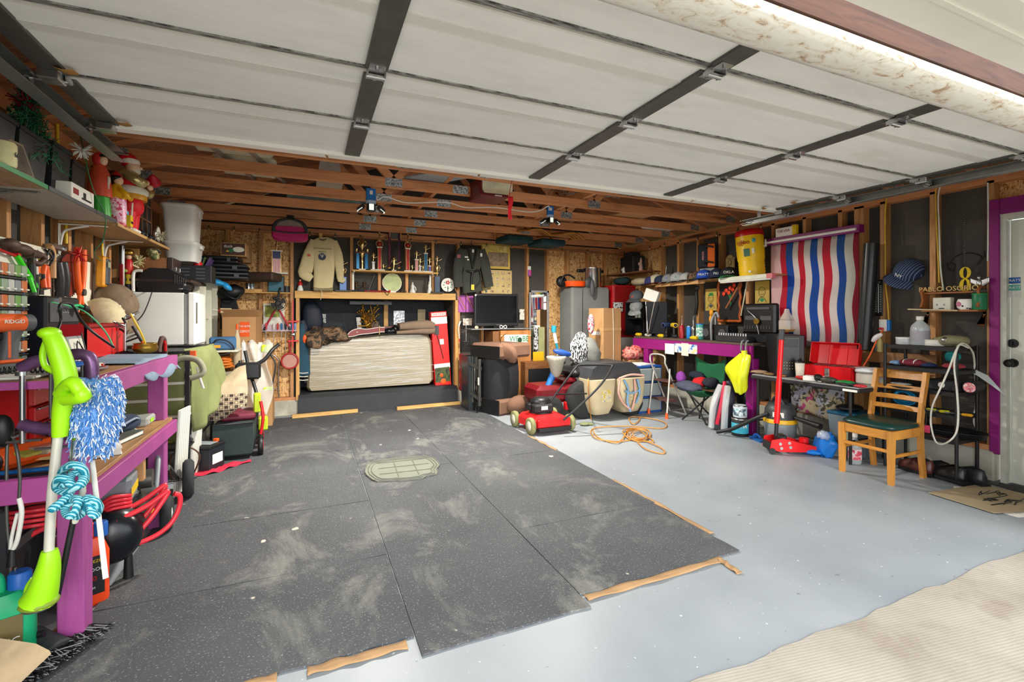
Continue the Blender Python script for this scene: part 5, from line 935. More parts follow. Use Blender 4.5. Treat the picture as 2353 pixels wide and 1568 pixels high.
b2 = rY(552,829,625,915,6.15);R3 = carton('cardboard_box','brown carton with an orange print at the bottom of the pile',cardb,(b2[1]-b2[0],.4,b[2]-.005-.0),((b2[0]+b2[1])/2,6.4,.001),0,'brown cartons by the shelving unit');G(orange).box(-.2,.0,-.205,-.2,b[2]-.2,b[2]-.04).put('printed_square',R3);text('HOME',.05,white,R3,(-.1,-.207,b[2]-.11))
R = thing('battery_charger','blue box-shaped battery charger with a yellow sticker','charger',aD(512,803,4.95),rad(8));G(pm('#3f6a94',.5)).box(-.12,.12,-.08,.08,0,.13,.015).put('charger_case',R);G(pm('#e7a427')).box(-.09,-.02,-.083,-.08,.02,.05).put('sticker',R);G(blackm).tube([(-.1,-.09,.02),(-.06,-.11,.1),(.04,-.11,.09),(.1,-.1,.0),(.0,-.12,-.05),(-.1,-.1,-.03)],.007,6,5).put('cable',R)
G(cr).box(-.18,.16,-.13,.25,-.02,0,.003).thing('pull_out_shelf','cream board sticking out of the shelving unit under the charger','shelf board',aD(510,804,4.97)-V((0,0,.0)))
ell_ = thing('yellow_drill','yellow cordless tool lying behind the charger','drill',aD(530,784,5.3));G(yellow).ell((0,0,0),(.07,.05,.035)).put('tool_body',ell_);G(blackm).cyl((-.09,0,0),(-.06,0,0),.02).put('chuck',ell_)
R = thing('orange_cable','bundle of orange cord on the cream drawers below the charger','extension cord',aD(513,845,4.95));g = G(pm('#d9751f',.5))
for k in range(9):g.tube([V((.1*cos(a)*(1-.05*k)+jit(.01),.07*sin(a),.012*k+jit(.012)))for a in[i*PI/4 for i in range(8)]],.007,5,3,True)
g.put('cord_loops',R)
R = thing('drawer_box','cream plastic drawer unit on the floor behind the blanket','drawer unit',aZ(520,1010,0));R.location = (-.8,5.74,0);G(cr).box(-.1,.12,-.12,.12,0,.7,.006).put('unit_case',R)
for k in range(4):G(pm('#e4e2d4')).box(.12,.14,-.11,.11,.03+.17*k,.18+.17*k,.004).put('drawer',R)
bottle('glue_bottle','orange capped hanging bottle at the carton edge',clearm('#d8c9a8',.6),aD(545,850,5.2),.5,.035,orange);
R = thing('caulk_tube','red caulk tube hanging at the open carton','tube',aD(516,775,5.6));G(pm('#d8452a')).cyl((0,0,-.07),(0,0,.06),.022).put('tube_wall',R);G(red).cyl((0,0,.06),(-.02,0,.2),.008,.004).put('nozzle',R)
R = thing('scroll_bracket','black wrought iron scroll stand on the carton pile','scroll stand',aD(557,741,6.2));g = G(pm('#3a2e28',.5,.5));g.tube([(-.1,0,-.05),(-.07,0,.06),(0,0,.12),(.05,0,.17),(.01,0,.2),(-.02,0,.17)],.006,6).tube([(.12,0,-.05),(.07,0,.06),(.02,0,.1),(-.06,0,.17),(-.03,0,.2),(.0,0,.17)],.006,6)
for k in range(4):g.cyl((-.05+.03*k,0,-.05),(-.05+.03*k,0,.08),.003,n=5)
g.put('scroll_iron',R)
R = thing('foil_pack','crumpled silver blister pack in the open carton','pack',aD(577,722,6.05));G(steel).bx((0,0,0),(.12,.03,.13),E3(10,15,0),.01).put('pack_shell',R)
# fan, poster, cutters, magnetic rail
qb('wall_poster','pale poster with a green blob behind the clip fan','poster',offw,605,698,654,750,6.74,.003,b=0,kids=[('poster_print',pm('#a9b25a',.8,0,.3,14),.08,.75,.4,.92,.002)])
a = aY(640,697,6.5);R = thing('clip_fan','small black clip-on fan hanging from the OSB shelf','fan',(a.x,6.45,a.z));g = G(blackm)
for rr in(.03,.055,.08,.1):g.tube([(rr*cos(q),-.03+.2*rr,rr*sin(q))for q in[i*PI/8 for i in range(16)]],.003,5,1,True)
for k in range(16):q = k*PI/8;g.cyl((.02*cos(q),-.03,.02*sin(q)),(.1*cos(q),-.01,.1*sin(q)),.002,n=4)
g.put('cage',R);g = G(dgrey)
for k in range(4):g.sheet(lambda u,v,k=k:((.015+.07*u)*cos(k*PI/2+v*.9),.0+.02*v,(.015+.07*u)*sin(k*PI/2+v*.9)),4,4,.002)
g.put('fan_blade',R);G(blackm).cyl((0,0,0),(0,.07,0),.04).put('motor',R);G(blackm).tube([(0,.05,.03),(.0,.06,.1),(.01,.06,.15),(.02,.08,.19)],.012).put('clip_arm',R)
R = thing('lopping_shears','red-handled bolt cutters hanging open behind the fan','bolt cutter',aY(637,715,6.68));
for s in(-1,1):G(pm('#b1263a')).tube([(s*.02,0,.02),(s*.07,0,-.08),(s*.13,0,-.2)],.012).put('handle',R);G(blackm).tube([(s*.13,0,-.2),(s*.155,0,-.27)],.014).put('handle_grip',R)
G(dkst).tube([(0,0,.02),(-.01,0,.1)],.014).put('jaw',R)
x0,x1,z0,z1 = rY(594,745,684,762,6.65);R = thing('tool_rail','clear plastic tool rail holding screwdrivers beneath the poster','tool rail',((x0+x1)/2,6.7,z0));w_ = x1-x0;G(clearm('#dcc9d8',.55)).box(-w_/2,w_/2,-.04,.05,0,.012,.003).box(-w_/2,w_/2,.03,.04,0,.09).put('rail_body',R)
for i,(fx,c,lab)in enumerate(((.05,'#21406e','navy-handled screwdriver at the shelving end of the tool rail'),(.18,'#c43a4a','short red screwdriver beside the navy one in the rail'),(.38,'#e1d6cf','pale-handled screwdriver with a long blade in the rail'),(.48,'#c33a3a','red-striped screwdriver in the middle of the rail'),(.58,'#2a6aa0','blue-handled pliers handle in the rail'),(.68,'#1b1c1f','black driver with a short blade in the rail'),(.85,'#2f5fae','bright blue screwdriver near the red bar clamp'),(.93,'#6f8ed0','pale blue screwdriver at the clamp end of the rail'))):
 R2 = thing('screwdriver',lab,'screwdriver',((x0+x1)/2-w_/2+w_*fx,6.68,z0+.02),group='screwdrivers in the rail');G(pm(c,.4)).lathe([(.006,.0),(.012,.01),(.013,.07),(.008,.085)],n=10).put('handle',R2);G(steel).cyl((0,0,-.02-.12*(i%3)),(0,0,.0),.004,n=6).put('blade',R2)
def barclamp(px,y0,y1,Y,lab,jaws):
 a = aY(px,y0,Y);b = aY(px,y1,Y);R = thing('bar_clamp',lab,'clamp',(a.x,Y,b.z),0,'red bar clamps at the niche post');rc = pm('#d22a35',.35);G(rc).box(-.008,.008,-.004,.004,0,a.z-b.z,.002).put('bar',R)
 for jy in jaws:z = aY(px,jy,Y).z-b.z;G(rc).box(-.06,.07,-.012,.012,z-.01,z+.01,.004).put('jaw',R)
 G(steel).ell((0,-.01,(aY(px,jaws[-1]-15,Y).z-b.z)),(.03,.01,.02)).put('screw',R)
barclamp(673,690,800,6.66,'red bar clamp hanging vertically on the niche post',(739,784))
a = aY(666,830,6.66);R = thing('splatter_pan','round red-rimmed strainer pan hanging on the wall below the clamp','strainer',a);rc = pm('#a8262e',.35)
G(rc).tube([(.095*cos(q),0,.095*sin(q))for q in[i*PI/10 for i in range(20)]],.012,8,2,True).put('rim_ring',R);G(pm('#b9897c',.6,0,.1,30)).cyl((0,.0,0),(0,.006,0),.09,n=28).put('mesh_screen',R);G(rc).tube([(0,0,.1),(0,0,.16),(-.01,0,.19),(.0,0,.26)],.009).put('handle',R)
R = thing('walker_frame','bent chrome walker tubes standing against the concrete wall','walker',aZ(640,957,0)+V((0,-.02,0)))
for s,k in((-1,0),(1,1)):G(pm('#b9a89c',.2,.9)).tube([(.03*s+.02,0,.0),(.0+.03*s,0,.12),(-.03+.03*s,0,.3),(-.03+.03*s,0,.6),(-.03+.035*s,0,.72),(-.1+.02*s,0,.78+.02*s),(-.18,.0,.76)],.011,8).put('frame_tube',R)
G(steel).cyl((-.08,0,.35),(.0,0,.35),.008).put('cross_brace',R)
# mower with grass bag and blanket
b0 = V((-.6,4.98,0));R = thing('bagged_mower','electric mower with a dark green grass bag and folded plastic-wrapped handles','lawn mower',b0,rad(4));bagm = pm('#2e3b3a',.8,0,.08,12)
G(bagm).rings([[V((x*k,y*k2,z))for x,y in((-.17,-.13),(.14,-.15),(.16,.1),(-.15,.12))]for z,k,k2 in((.04,.8,.8),(.06,.95,1),(.2,1.02,1),(.32,1,1),(.335,.96,.95))],True,False).put('grass_bag',R);G(blackm).tube([(-.17,-.14,.335),(.14,-.155,.335),(.16,.1,.335)],.008,6,1).put('bag_rim',R)
G(pm('#1c1d1f')).box(-.14,.2,.1,.5,.1,.26,.04).put('deck',R);G(pm('#6e1f34')).box(-.12,.16,-.05,.3,.34,.4,.02).put('motor_cover',R)
for x,y in((.2,-.02),(.2,.42)):W = G(blackm).lathe([(.06,-.02),(.085,-.022),(.09,0),(.085,.022),(.06,.022)],(x,y,.09),22,RY(90)).put('wheel',R);G(red).lathe([(.001,-.025),(.05,-.024),(.05,.024),(.001,.025)],(x,y,.09),16,RY(90)).put('hub_cap',W)
G(red).tube([(.2,-.04,.2),(.22,-.04,.35),(.2,-.02,.5)],.014).put('lever',R);lm_ = pm('#b9cc1e',.4)
G(blackm).tube([(.15,.1,.2),(.17,.15,.5),(.1,.3,.75),(.06,.35,.95)],.016).tube([(-.1,.1,.2),(-.05,.15,.5),(.0,.3,.75),(.02,.35,.85)],.016).put('handle_tube',R);G(blackm).box(-.02,.2,.2,.32,.68,.84,.02).put('console',R)
G(lm_).box(.18,.26,.1,.2,.2,.32,.01).box(.14,.2,.06,.16,.38,.56,.01).box(.2,.3,.4,.46,.92,1.0,.01).box(.22,.3,.3,.36,.55,.58,.004).split('lime_panel',R)
G(clearm('#dfe5e2',.28,.08)).sheet(lambda u,v:(.02+.26*u+.03*sin(v*9+u*5),.22+.2*v+.03*sin(u*11),.35+.68*v+.03*sin(u*17+v*6)),16,16,.002).put('plastic_wrap',R)
G(blackm).tube([(.1,.3,.8),(.22,.3,.85),(.3,.34,.95),(.36,.4,1.0)],.018).tube([(.3,.34,.6),(.33,.36,.8),(.28,.4,.9)],.008).put('upper_handle',R)
def _chk(t):
 c1 = t.N('SeparateXYZ',{0:t.co()});u = t.math('FRACT',t.math('MULTIPLY',c1.outputs[0],26.0));v = t.math('FRACT',t.math('MULTIPLY',c1.outputs[2],30.0));du = t.math('ABSOLUTE',t.math('SUBTRACT',u,.5));dv = t.math('ABSOLUTE',t.math('SUBTRACT',v,.5));m2 = t.math('MAXIMUM',du,dv)
 box_ = t.math('MULTIPLY',t.math('GREATER_THAN',m2,.28),t.math('LESS_THAN',m2,.4));par = t.math('FRACT',t.math('MULTIPLY',t.math('ADD',t.math('FLOOR',t.math('MULTIPLY',c1.outputs[0],26.0)),t.math('FLOOR',t.math('MULTIPLY',c1.outputs[2],30.0))),.5));fil = t.math('MULTIPLY',t.math('GREATER_THAN',par,.3),t.math('LESS_THAN',m2,.3))
 k = t.math('MULTIPLY',t.math('MAXIMUM',box_,fil),t.math('LESS_THAN',c1.outputs[2],-.14));st = t.mix(t.ramp(t.noise(t.co(),6,5),[(.45,0.0),(.65,.5)]),'#b7a488','#84705a');return t.base(t.mix(k,st,'#3a2f28'),.9)
R = thing('saddle_blanket','beige suede-like blanket with a border of dark squares thrown over the mower','blanket',(-.72,4.93,.74),rad(4));g = G(mk('checker_cloth',_chk))
cloth_pts(g,[[(-.22,.02,.04),(-.16,.05,.0),(.0,.06,-.02),(.13,.06,.07),(.2,.04,.1)],[(-.235,-.02,-.05),(-.12,-.05,-.06),(.0,-.06,-.06),(.14,-.05,-.02),(.21,-.02,.0)],[(-.235,-.05,-.16),(-.1,-.09,-.16),(.02,-.1,-.15),(.14,-.08,-.14),(.22,-.04,-.14)],[(-.225,-.07,-.27),(-.1,-.1,-.28),(.02,-.12,-.28),(.14,-.1,-.27),(.215,-.06,-.27)]],30,26,.006,.006,2).put('blanket_front',R)
g = G(mk('checker_cloth',_chk));cloth_pts(g,[[(-.14,-.04,-.26),(0,-.06,-.28),(.15,-.04,-.27)],[(-.1,-.03,-.36),(0,-.05,-.37),(.08,-.03,-.33)]],14,10,.005,.004,2).put('blanket_underlap',R);G(pm('#cdbda2',.9)).box(-.16,-.12,-.04,-.03,-.42,-.26,.003).put('tie_band',R)
# car battery
p = aZ(467,1086,0);R = thing('car_battery','black car battery box with a white sticker on the floor','car battery',(p.x-.02,p.y+.1,.01),rad(-28));G(pm('#1b2228',.45)).box(-.12,.13,-.09,.09,0,.18,.006).put('battery_case',R);G(blackm).box(-.125,.135,-.095,.095,.18,.21,.006).put('cover',R);G(paper).box(.131,.133,-.06,.06,.05,.13).put('white_sticker',R);G(pm('#8c9497')).box(-.1,.1,-.05,.05,.21,.213).put('top_sheet',R);G(orange).box(.05,.09,.05,.08,.21,.235,.004).put('terminal_cap',R)
g = G(pm('#c0203e',.9,0,.1));g.sheet(lambda u,v:((u-.5)*.5,(v-.5)*(.16+.1*sin(u*5)),.0145+.011*sin(u*23+v*6)*sin(v*9+u*3)+.0),30,12,.003).thing('red_rag','crumpled crimson rag spread on the floor around the car battery','rag',(p.x+.1,p.y+.04,.004),rad(24))
R = thing('silver_bottle','steel flask and brown cables heaped beside the hand truck wheel','flask',aD(412,1020,3.7));G(steel).cyl((-.08,0,-.03),(.08,0,.04),.028).put('flask_body',R);G(pm('#5a3a28')).tube([(-.05,-.03,0),(.05,-.04,-.1),(.09,-.03,-.22),(.0,-.03,-.28),(-.06,-.03,-.2),(-.04,-.03,-.08),(.06,-.05,-.02),(.14,-.03,-.1),(.1,-.02,-.24)],.006,6,5).put('cable',R);G(pm('#c9c23a')).box(-.1,.0,.02,.06,-.0,.06,.01).put('yellow_cap',R)
# ============================================================ hung from the joists over the back
R = thing('pink_suitcase','magenta oval suitcase with a dark carrying strap hanging from a joist','suitcase',aY(667,533,6.0));w_ = (aY(708,533,6).x-aY(625,533,6).x)/2
def outl(w,z0,z1,k=.35):return[V((w*math.copysign(abs(cos(a))**k,cos(a)),0,(z0+z1)/2+(z1-z0)/2*math.copysign(abs(sin(a))**k,sin(a))))for a in[i*2*PI/28 for i in range(28)]]
mg = pm('#b0145f',.6,0,.06);G(mg).rings([[V((p.x*k,y,p.z*k))for p in outl(w_,-.11,.05,.5)]for y,k in((-.1,.92),(-.08,1),(.08,1),(.1,.92))]).put('shell',R);ar = [(-w_*.9,-.1,-.02),(-w_*.82,-.09,.06),(-w_*.5,-.08,.11),(0,-.07,.125),(w_*.5,-.08,.11),(w_*.82,-.09,.06),(w_*.9,-.1,-.02)]
G(pm('#37383a',.7)).tube(ar,.02,8).tube([(-w_*.9,-.11,-.02),(0,-.12,-.03),(w_*.9,-.11,-.02)],.008).put('rim_band',R);G(pm('#8c7c74',.8)).prism([(x*.95,z-.005)for x,y,z in ar],-.09,.05).put('mesh_window',R);G(blackm).box(-.04,.04,-.05,.05,.11,.125,.003).box(-.04,.04,.04,.05,.11,.2,.003).put('strap',R)
def flood(px,py,Y,lab,sgn=1):
 R = thing('flood_light',lab,'work light',aY(px,py,Y-.05),0,'twin flood lights on the joists');G(pm('#1f74c4',.5)).box(-.04,.04,0,.05,-.02,.085,.004).put('junction_box',R);G(white).box(-.013,.013,-.003,0,.03,.065,.002).put('switch_plate',R);G(pm('#9fb7cf')).lathe([(.045,-.02),(.045,-.045),(.03,-.05)],(0,.03,0),20).put('collar',R)
 G(blackm).box(-.035,.035,-.02,.06,-.115,-.05,.008).put('lamp_housing',R);G(pm('#dfe6da',.3,emit=.5)).box(-.02,.02,-.024,-.02,-.11,-.055,.002).put('led_panel',R)
 for s in(-1,1):G(blackm).bx((s*.085,.02,-.09),(.07,.06,.035),RY(s*38),.006).put('side_lamp_arm',R);G(pm('#dfe6da',.3,emit=.5)).bx((s*.095,.01,-.107),(.05,.045,.006),RY(s*38)).put('led_panel',R)
 l = bpy.data.lights.new('flood','AREA');l.shape = 'RECTANGLE';l.size = .18;l.size_y = .08;l.energy = FLOOD;l.color = (1,.95,.86);lo = bpy.data.objects.new('flood',l);COL.objects.link(lo);lo.parent = R;lo.location = (0,-.0,-.14)
FLOOD = 62
flood(853,455,4.32,'blue-boxed twin flood light on the joist, the one nearer the pink suitcase');flood(1266,490,4.91,'blue-boxed twin flood light on the joist, beyond the red pull tag')
wire('white_cable','white cable clipped in waves along the joist between the flood lights','cable',white,[aY(x,y,4.28)for x,y in((865,452),(868,460),(887,452),(935,466),(1025,465),(1070,477),(1140,477),(1210,487),(1240,484),(1260,474),(1262,484))],.0055)
# opener
a = aY(1140,432,4.05);R = thing('door_opener','cream and maroon garage door opener hanging among the joists','garage door opener',(a.x,4.05,a.z));mr = pm('#6e1a1e',.4)
G(mr).box(-.16,.12,-.02,.3,-.085,-.06,.006).box(-.165,-.14,-.03,.3,-.085,.09,.01).put('lower_tray',R);G(pm('#d8d2b0',.4)).prism([(-.14,.09),(-.14,-.03),(-.12,-.058),(.1,-.058),(.155,-.02),(.155,.05),(.12,.09)],-.02,.28).put('motor_cover',R);G(dkst).box(-.02,.03,-3.0+.0,-.02,.09,.12,.003).put('drive_rail',R);G(paper).box(-.02,.05,-.022,-.02,-.08,-.07).put('sticker',R);G(galv).box(-.13,-.11,.1,.12,.09,.3).box(.1,.12,.1,.12,.09,.3).put('hanger',R)
G(blackm).tube([(.1,-.6,.06),(.2,-.8,.0),(.26,-.95,-.06),(.29,-1.0,-.0),(.3,-1.02,.09)],.014,8).put('door_arm',R)
for s in(0,):G(steel).cyl((.27,-1.02,.09),(.34,-1.02,.09),.012).put('arm_pin',R)
p = aY(1172,480,3.6);R = thing('pull_tag','red ribbon pull tag hanging from the opener rail','tag',p);G(pm('#e8202c',.6)).sheet(lambda u,v:((u-.5)*.045*(1-.4*v)+.006*sin(v*7),.006*sin(u*5+v*8),.1-.19*v),6,14,.003).put('ribbon',R);G(red).tube([(0,0,.1),(0,0,.16),(a.x+.005-p.x,0,a.z+.1-p.z)],.003).put('cord',R)
# chairs stored upside down in the trusses
a = aY(1205,555,5.6);
def stored(px,py,Y,lab,w_=.42):
 p = aY(px,py,Y);R = thing('stored_chair',lab,'chair',p,rad(8),'chairs stored in the rafters');G(pm('#143c42',.7,0,.08)).box(-w_/2,w_/2,-.1,.3,-.06,.03,.02).put('seat',R);o2 = wood('#b97f34','#8e5b20','x','chair_rail',.4,False)
 for k in range(4):G(o2).tube([(-.05,-.1-.08*k,.09-.01*k),(w_*.35,-.12-.08*k,.12-.01*k),(w_*.8,-.1-.08*k,.06-.012*k)],.014,6).put('back_slat',R)
 G(o2).tube([(-.06,.0,.08),(-.06,-.2,.08),(-.04,-.36,.05)],.016).tube([(w_*.8,.0,.05),(w_*.82,-.2,.05),(w_*.8,-.36,.02)],.016).split('back_post',R);G(o2).cyl((-w_/2,.28,0),(-w_/2,.28,.4),.018).cyl((w_/2,.28,0),(w_/2,.28,.4),.018).put('leg',R)
stored(1190,548,6.15,'dark teal-seated chair stored upside down in the rafters, near the posters');stored(1265,556,6.05,'dark teal-seated chair stored in the rafters, above the grey cabinet')
R = thing('luggage_carrier','pale padded ladder rack lying in the rafters above the white bins','mattress',V((-.6,4.4,2.56)));G(pm('#c7c0a4',.8,0,.12,10)).box(-.2,.36,-.7,-.1,.0,.08,.04).box(-.1,.36,.0,.5,.0,.08,.04).put('pad',R);G(galv).bx((0,-.1,-.01),(.03,1.3,.02),E3(0,0,-14)).bx((.25,-.1,-.01),(.03,1.3,.02),E3(0,0,-14)).put('rail_tube',R)
R = thing('light_fixture','white tapered duct box in the rafters beyond the pale pad','duct',V((.2,4.9,2.58)));G(pm('#b9b6aa',.5)).prism([(-.12,0),(.12,0),(.08,.25),(-.08,.25)],-.02,.3).put('duct_wall',R)
R = thing('blue_trays','teal-grey rack of leaning panes stored flat over the joists','rack',V((.25,5.8,2.545)));
G(pm('#8aa3a3',.4,.2)).box(-.45,.55,-.2,-.18,0,.05).box(-.45,.55,.2,.22,0,.05).put('rack_frame',R)
for k in range(6):G(pm('#5f8a86',.3)).bx((-.35+.16*k,0,.03),(.13,.36,.006),RY(20)).put('pane',R)
R = thing('wire_bundle','heap of silver brushwood sticks stored over the joists','sticks',aY(1340,450,4.7)+V((0,0,.0)));g = G(pm('#a8a9a6',.5,.2))
for k in range(60):c = V((jit(.35),jit(.1),.03+random.random()*.06));d = V((jit(.18),jit(.1),jit(.03)));g.tube([c-d,c,c+d+V((0,0,jit(.02)))],.004,4,1)
g.put('twigs',R)
for i,(x,y,Y,w_,lab)in enumerate(((1300,503,5.2,.5,'tan board laid over the joists near the brushwood'),(1440,490,4.9,.45,'pale board laid over the joists by the door track'),(1530,480,5.3,.5,'white plastic sheet over the joists above the caps'),(1000,400,4.2,.3,'grey feathered bundle over the joists by the opener'))):
 p = aY(x,y,Y);G([cardd,cardb,white,pm('#9aa3a8')][i]).bx((0,0,0),(w_,.5,.012),E3(0,0,12*i)).thing('loft_board',lab,'board',(p.x,Y,2.545),group='boards laid over the joists')
g = G(steel)
# hooks along the top plates
for i in range(16):
 x = 480+i*58;
 if 660<x<700:continue
 p = aY(x,534+i*1.2,BY-.01);R = thing('string_light_clip','small metal hook with a clear bulb on the back wall top plate','hook',V((p.x,BY-.012,2.38)),group='hooks along the back top plate');G(pm('#4d5a3a')).box(-.008,.008,0,.008,-.01,.02).put('clip',R);G(chrome).ell((0,-.005,-.025),(.008,.008,.014),8,6).put('bulb',R)
for i in range(9):
 R = thing('string_light_clip','small metal hook with a clear bulb on the side wall top plate','hook',V((RXW-.012,6.6-i*.33,2.37)),group='hooks along the side top plate');G(pm('#4d5a3a')).box(0,.008,-.008,.008,-.01,.02).put('clip',R);G(chrome).ell((-.005,0,-.025),(.008,.008,.014),8,6).put('bulb',R)
wire('fairy_light_wire','dark green fairy light wire strung along the back top plate','wire',pm('#33402c'),[V((-1.2+.3*i,BY-.014,2.385-.015*(i%2)))for i in range(20)],.002)
# ============================================================ wall above the niche
def tee(px,py):return aY(px,py,6.66)
R = thing('sweatshirt','cream long-sleeved sweatshirt with a dark round emblem hung on the back wall','sweatshirt',aY(745,610,6.66));o = aY(745,610,6.66);sw = pm('#cfc093',.95,0,.07,10);s_ = (aY(772,610,6.66).x-aY(720,610,6.66).x)/2
P = lambda x,y,dy=0:aY(x,y,6.66)-o+V((0,dy,0))
g = G(sw);flat(g,[P(742,546),P(743,556),P(744,580),P(745,620),P(743,650),P(742,664)],[s_*.45,s_*1.15,s_*1.0,s_*.93,s_*.88,s_*.85],[.02,.035,.04,.04,.045,.045],20).put('torso',R)
flat(G(sw),[P(722,553),P(712,580),P(704,615),P(701,630),P(716,642)],[.05,.07,.085,.08,.045],[.03,.035,.04,.04,.03],14).put('sleeve',R);flat(G(sw),[P(766,555),P(776,585),P(780,615),P(783,645),P(791,640)],[.05,.06,.055,.04,.03],[.03,.035,.035,.03,.02],14).put('sleeve',R)
G(pm('#8b7f5f',.9)).box(P(720,666).x,P(765,666).x,-.045,.04,P(742,669).z,P(742,661).z,.01).put('waistband',R);G(pm('#6c6650',.9)).tube([P(727,548),P(742,553,-.03),P(757,547)],.012).put('collar',R)
G(pm('#2a3250',.6)).cyl(P(740,591,-.048),P(740,591,-.044),.046,n=28).put('emblem',R)
g = G(offw);
for q in(-.6,0,.6):g.bx(P(740,591,-.05)+V((.02*sin(q),0,.01)),(.006,.003,.05),RY(math.degrees(q)))
g.put('emblem_mark',R);text('MATTHEWS+DIXON',.026,pm('#6e6a50'),R,P(741,573,-.047),sx=.9);text('REMATE',.026,pm('#6e6a50'),R,P(741,580,-.047));G(red).box(P(706,588).x,P(713,588).x,-.045,-.035,P(706,590).z,P(706,585).z).put('sleeve_patch',R);G(offw).tube([P(738,668,-.05),P(740,678,-.06),P(736,690,-.06)],.003).put('drawstring',R);G(pine).box(P(733,540).x,P(741,540).x,-.01,.03,P(740,549).z,P(740,536).z).put('hanger_peg',R)
# trophy shelf
a0,a1,z0,z1 = rY(809,619,1006,625,6.6);zs = 1.905;R = thing('trophy_shelf','long pine shelf holding the row of trophies','shelf',((a0+a1)/2,6.66,zs));G(pine).box((a0-a1)/2,(a1-a0)/2,-.1,.1,-.018,0,.002).put('board',R)
for x in(812,990):X = aY(x,640,6.7).x-(a0+a1)/2;G(white).box(X-.012,X+.012,.07,.095,-.26,-.018,.002).box(X-.01,X+.01,-.08,.09,-.03,-.019,.002).put('bracket',R)
zs+=.001
bl = pm('#1f5d86',.25,.5,.05);rdc = pm('#b0262a',.3,.3,.1,40);pk = pm('#c98f8f',.3,.4);pp_ = pm('#4a3f8e',.3,.4);slv = pm('#c9cbd0',.2,.9)
for args in(('big twin-column blue trophy with a gilt cup, first on the shelf',832,545,619,bl,'twin'),('small gilt kicker trophy beside the twin-column one',858,580,619,slv,'column',.026),('tall red-column trophy with a basketball, beside the small kicker',872,532,620,rdc,'ball',.036),('tiny gilt figure at the foot of the tall red trophy',881,609,620,gold,'small',.014),('silver runner trophy on a white block in the shelf middle',905,594,620,white,'small',.02),
('tall red-column trophy with a basketball, beyond the hanging medals',937,536,621,rdc,'ball',.036),('tiny gilt figure at the foot of the second red trophy',947,611,621,gold,'small',.014),('pink and silver column trophy next to the tiny figure',957,575,622,pk,'column',.034),('short gold column trophy between the pink and blue ones',965,590,622,slv,'column',.024),('very small gold cup on the trophy shelf',972,612,622,gold,'small',.012),('blue-column kicker trophy near the shelf end',978,561,623,bl,'column',.036),('violet column trophy before the blue one',987,590,623,pp_,'column',.026)):
 trophy(*args,**{})if len(args)==7 and False else trophy(args[0],args[1],args[2],args[3],6.62,args[4],args[5],args[6]if len(args)>6 else.03,zs)
zl = ZN1+.0955
trophy('gilt cup trophy on a dark blue column beside the sweatshirt sleeve',788,597,669,6.74,pm('#27436b',.3,.4),'cup',.07,zl,blackm);trophy('gilt cup trophy on twin dark columns at the far end of the trophy shelf',1004,588,671,6.72,pm('#34404f',.3,.5),'cup',.06,zl,blackm)
for x,c,lab in((895,'#7a2f4a','maroon and white medal ribbon hanging behind the trophies'),(917,'#5a2a50','plaited dark ribbon hanging behind the trophies')):
 p = aY(x,530,6.7);z1 = aY(x,615,6.7).z;R = thing('medal_ribbon',lab,'medal',p,group='medal ribbons');G(pm(c,.7,0,.4,60)).sheet(lambda u,v:((u-.5)*.03+.004*sin(v*30),.003*sin(v*20),(z1-p.z)*v),3,30,.003).put('ribbon',R);G(brass).cyl((0,0,z1-p.z),(0,.004,z1-p.z),.018).put('medal',R)
qb('etched_plate','framed grey metal plate with an etched picture above the trophies','plate',pm('#6d706a',.35,.7,.2,30),897,519,920,549,6.7,.01,kids=[('side_strip',pine,-.1,0,0,1,.004),('edge_strip',pine,1,1.1,0,1,.004)])
# items on the niche beam
y_ = 6.745
a = aY(690,668,y_);R = thing('porcelain_lady','small white and red porcelain lady figurine beside the sweatshirt','figurine',(a.x,y_,zl));G(white).lathe([(.04,0),(.035,.03),(.02,.07),(.022,.09)],n=14).put('skirt',R);G(red).lathe([(.024,.07),(.028,.1),(.012,.125)],n=12).put('jacket',R);G(skin).ell((0,0,.14),(.014,.014,.017)).put('face',R);G(blackm).ell((0,.004,.15),(.016,.016,.014)).put('hair',R)
for x,lab in((819,'small bronze dancer on the niche beam below the shelf bracket'),(837,'small bronze dancer beside the leaning sabre')):a = aY(x,668,y_);R = thing('bronze_dancer',lab,'figurine',(a.x,y_,zl),group='bronze dancers');g = G(pm('#4a3a26',.35,.8,.1));g.lathe([(.02,0),(.02,.01)],n=12);figure(g,(0,0,.01),.075);g.ell((0,0,.13),(.03,.012,.012)).put('cast_figure',R)
wire('toy_sabre','silver-hilted toy sabre leaning on the wall over the niche beam','sabre',dkst,[(aY(845,668,y_).x,y_-.03,zl+.002),(aY(855,645,y_).x,y_,zl+.15),(aY(861,629,y_).x,y_+.0,zl+.24)],.008,sub=2)
a = aY(870,672,6.72);R = thing('katana','short red and black striped sword lying on the niche beam','sword',(a.x,6.73,zl+.013));L_ = .36;G(pm('#c01c24',.5)).cyl((-.18,0,0),(.14,0,0),.011).put('grip',R);g = G(blackm)
for k in range(14):g.cyl((-.17+.022*k,0,0),(-.162+.022*k,0,0),.0122)
g.put('grip_wrap',R);G(red).cyl((.14,0,0),(.16,0,0),.02).put('guard_ring',R);G(blackm).tube([(.08,-.02,0),(.1,-.03,-.04),(.12,-.03,-.05),(.14,-.02,-.01)],.004).put('cord_loop',R);G(blackm).cyl((-.18,0,0),(-.5,0.01,0),.012).put('scabbard',R)
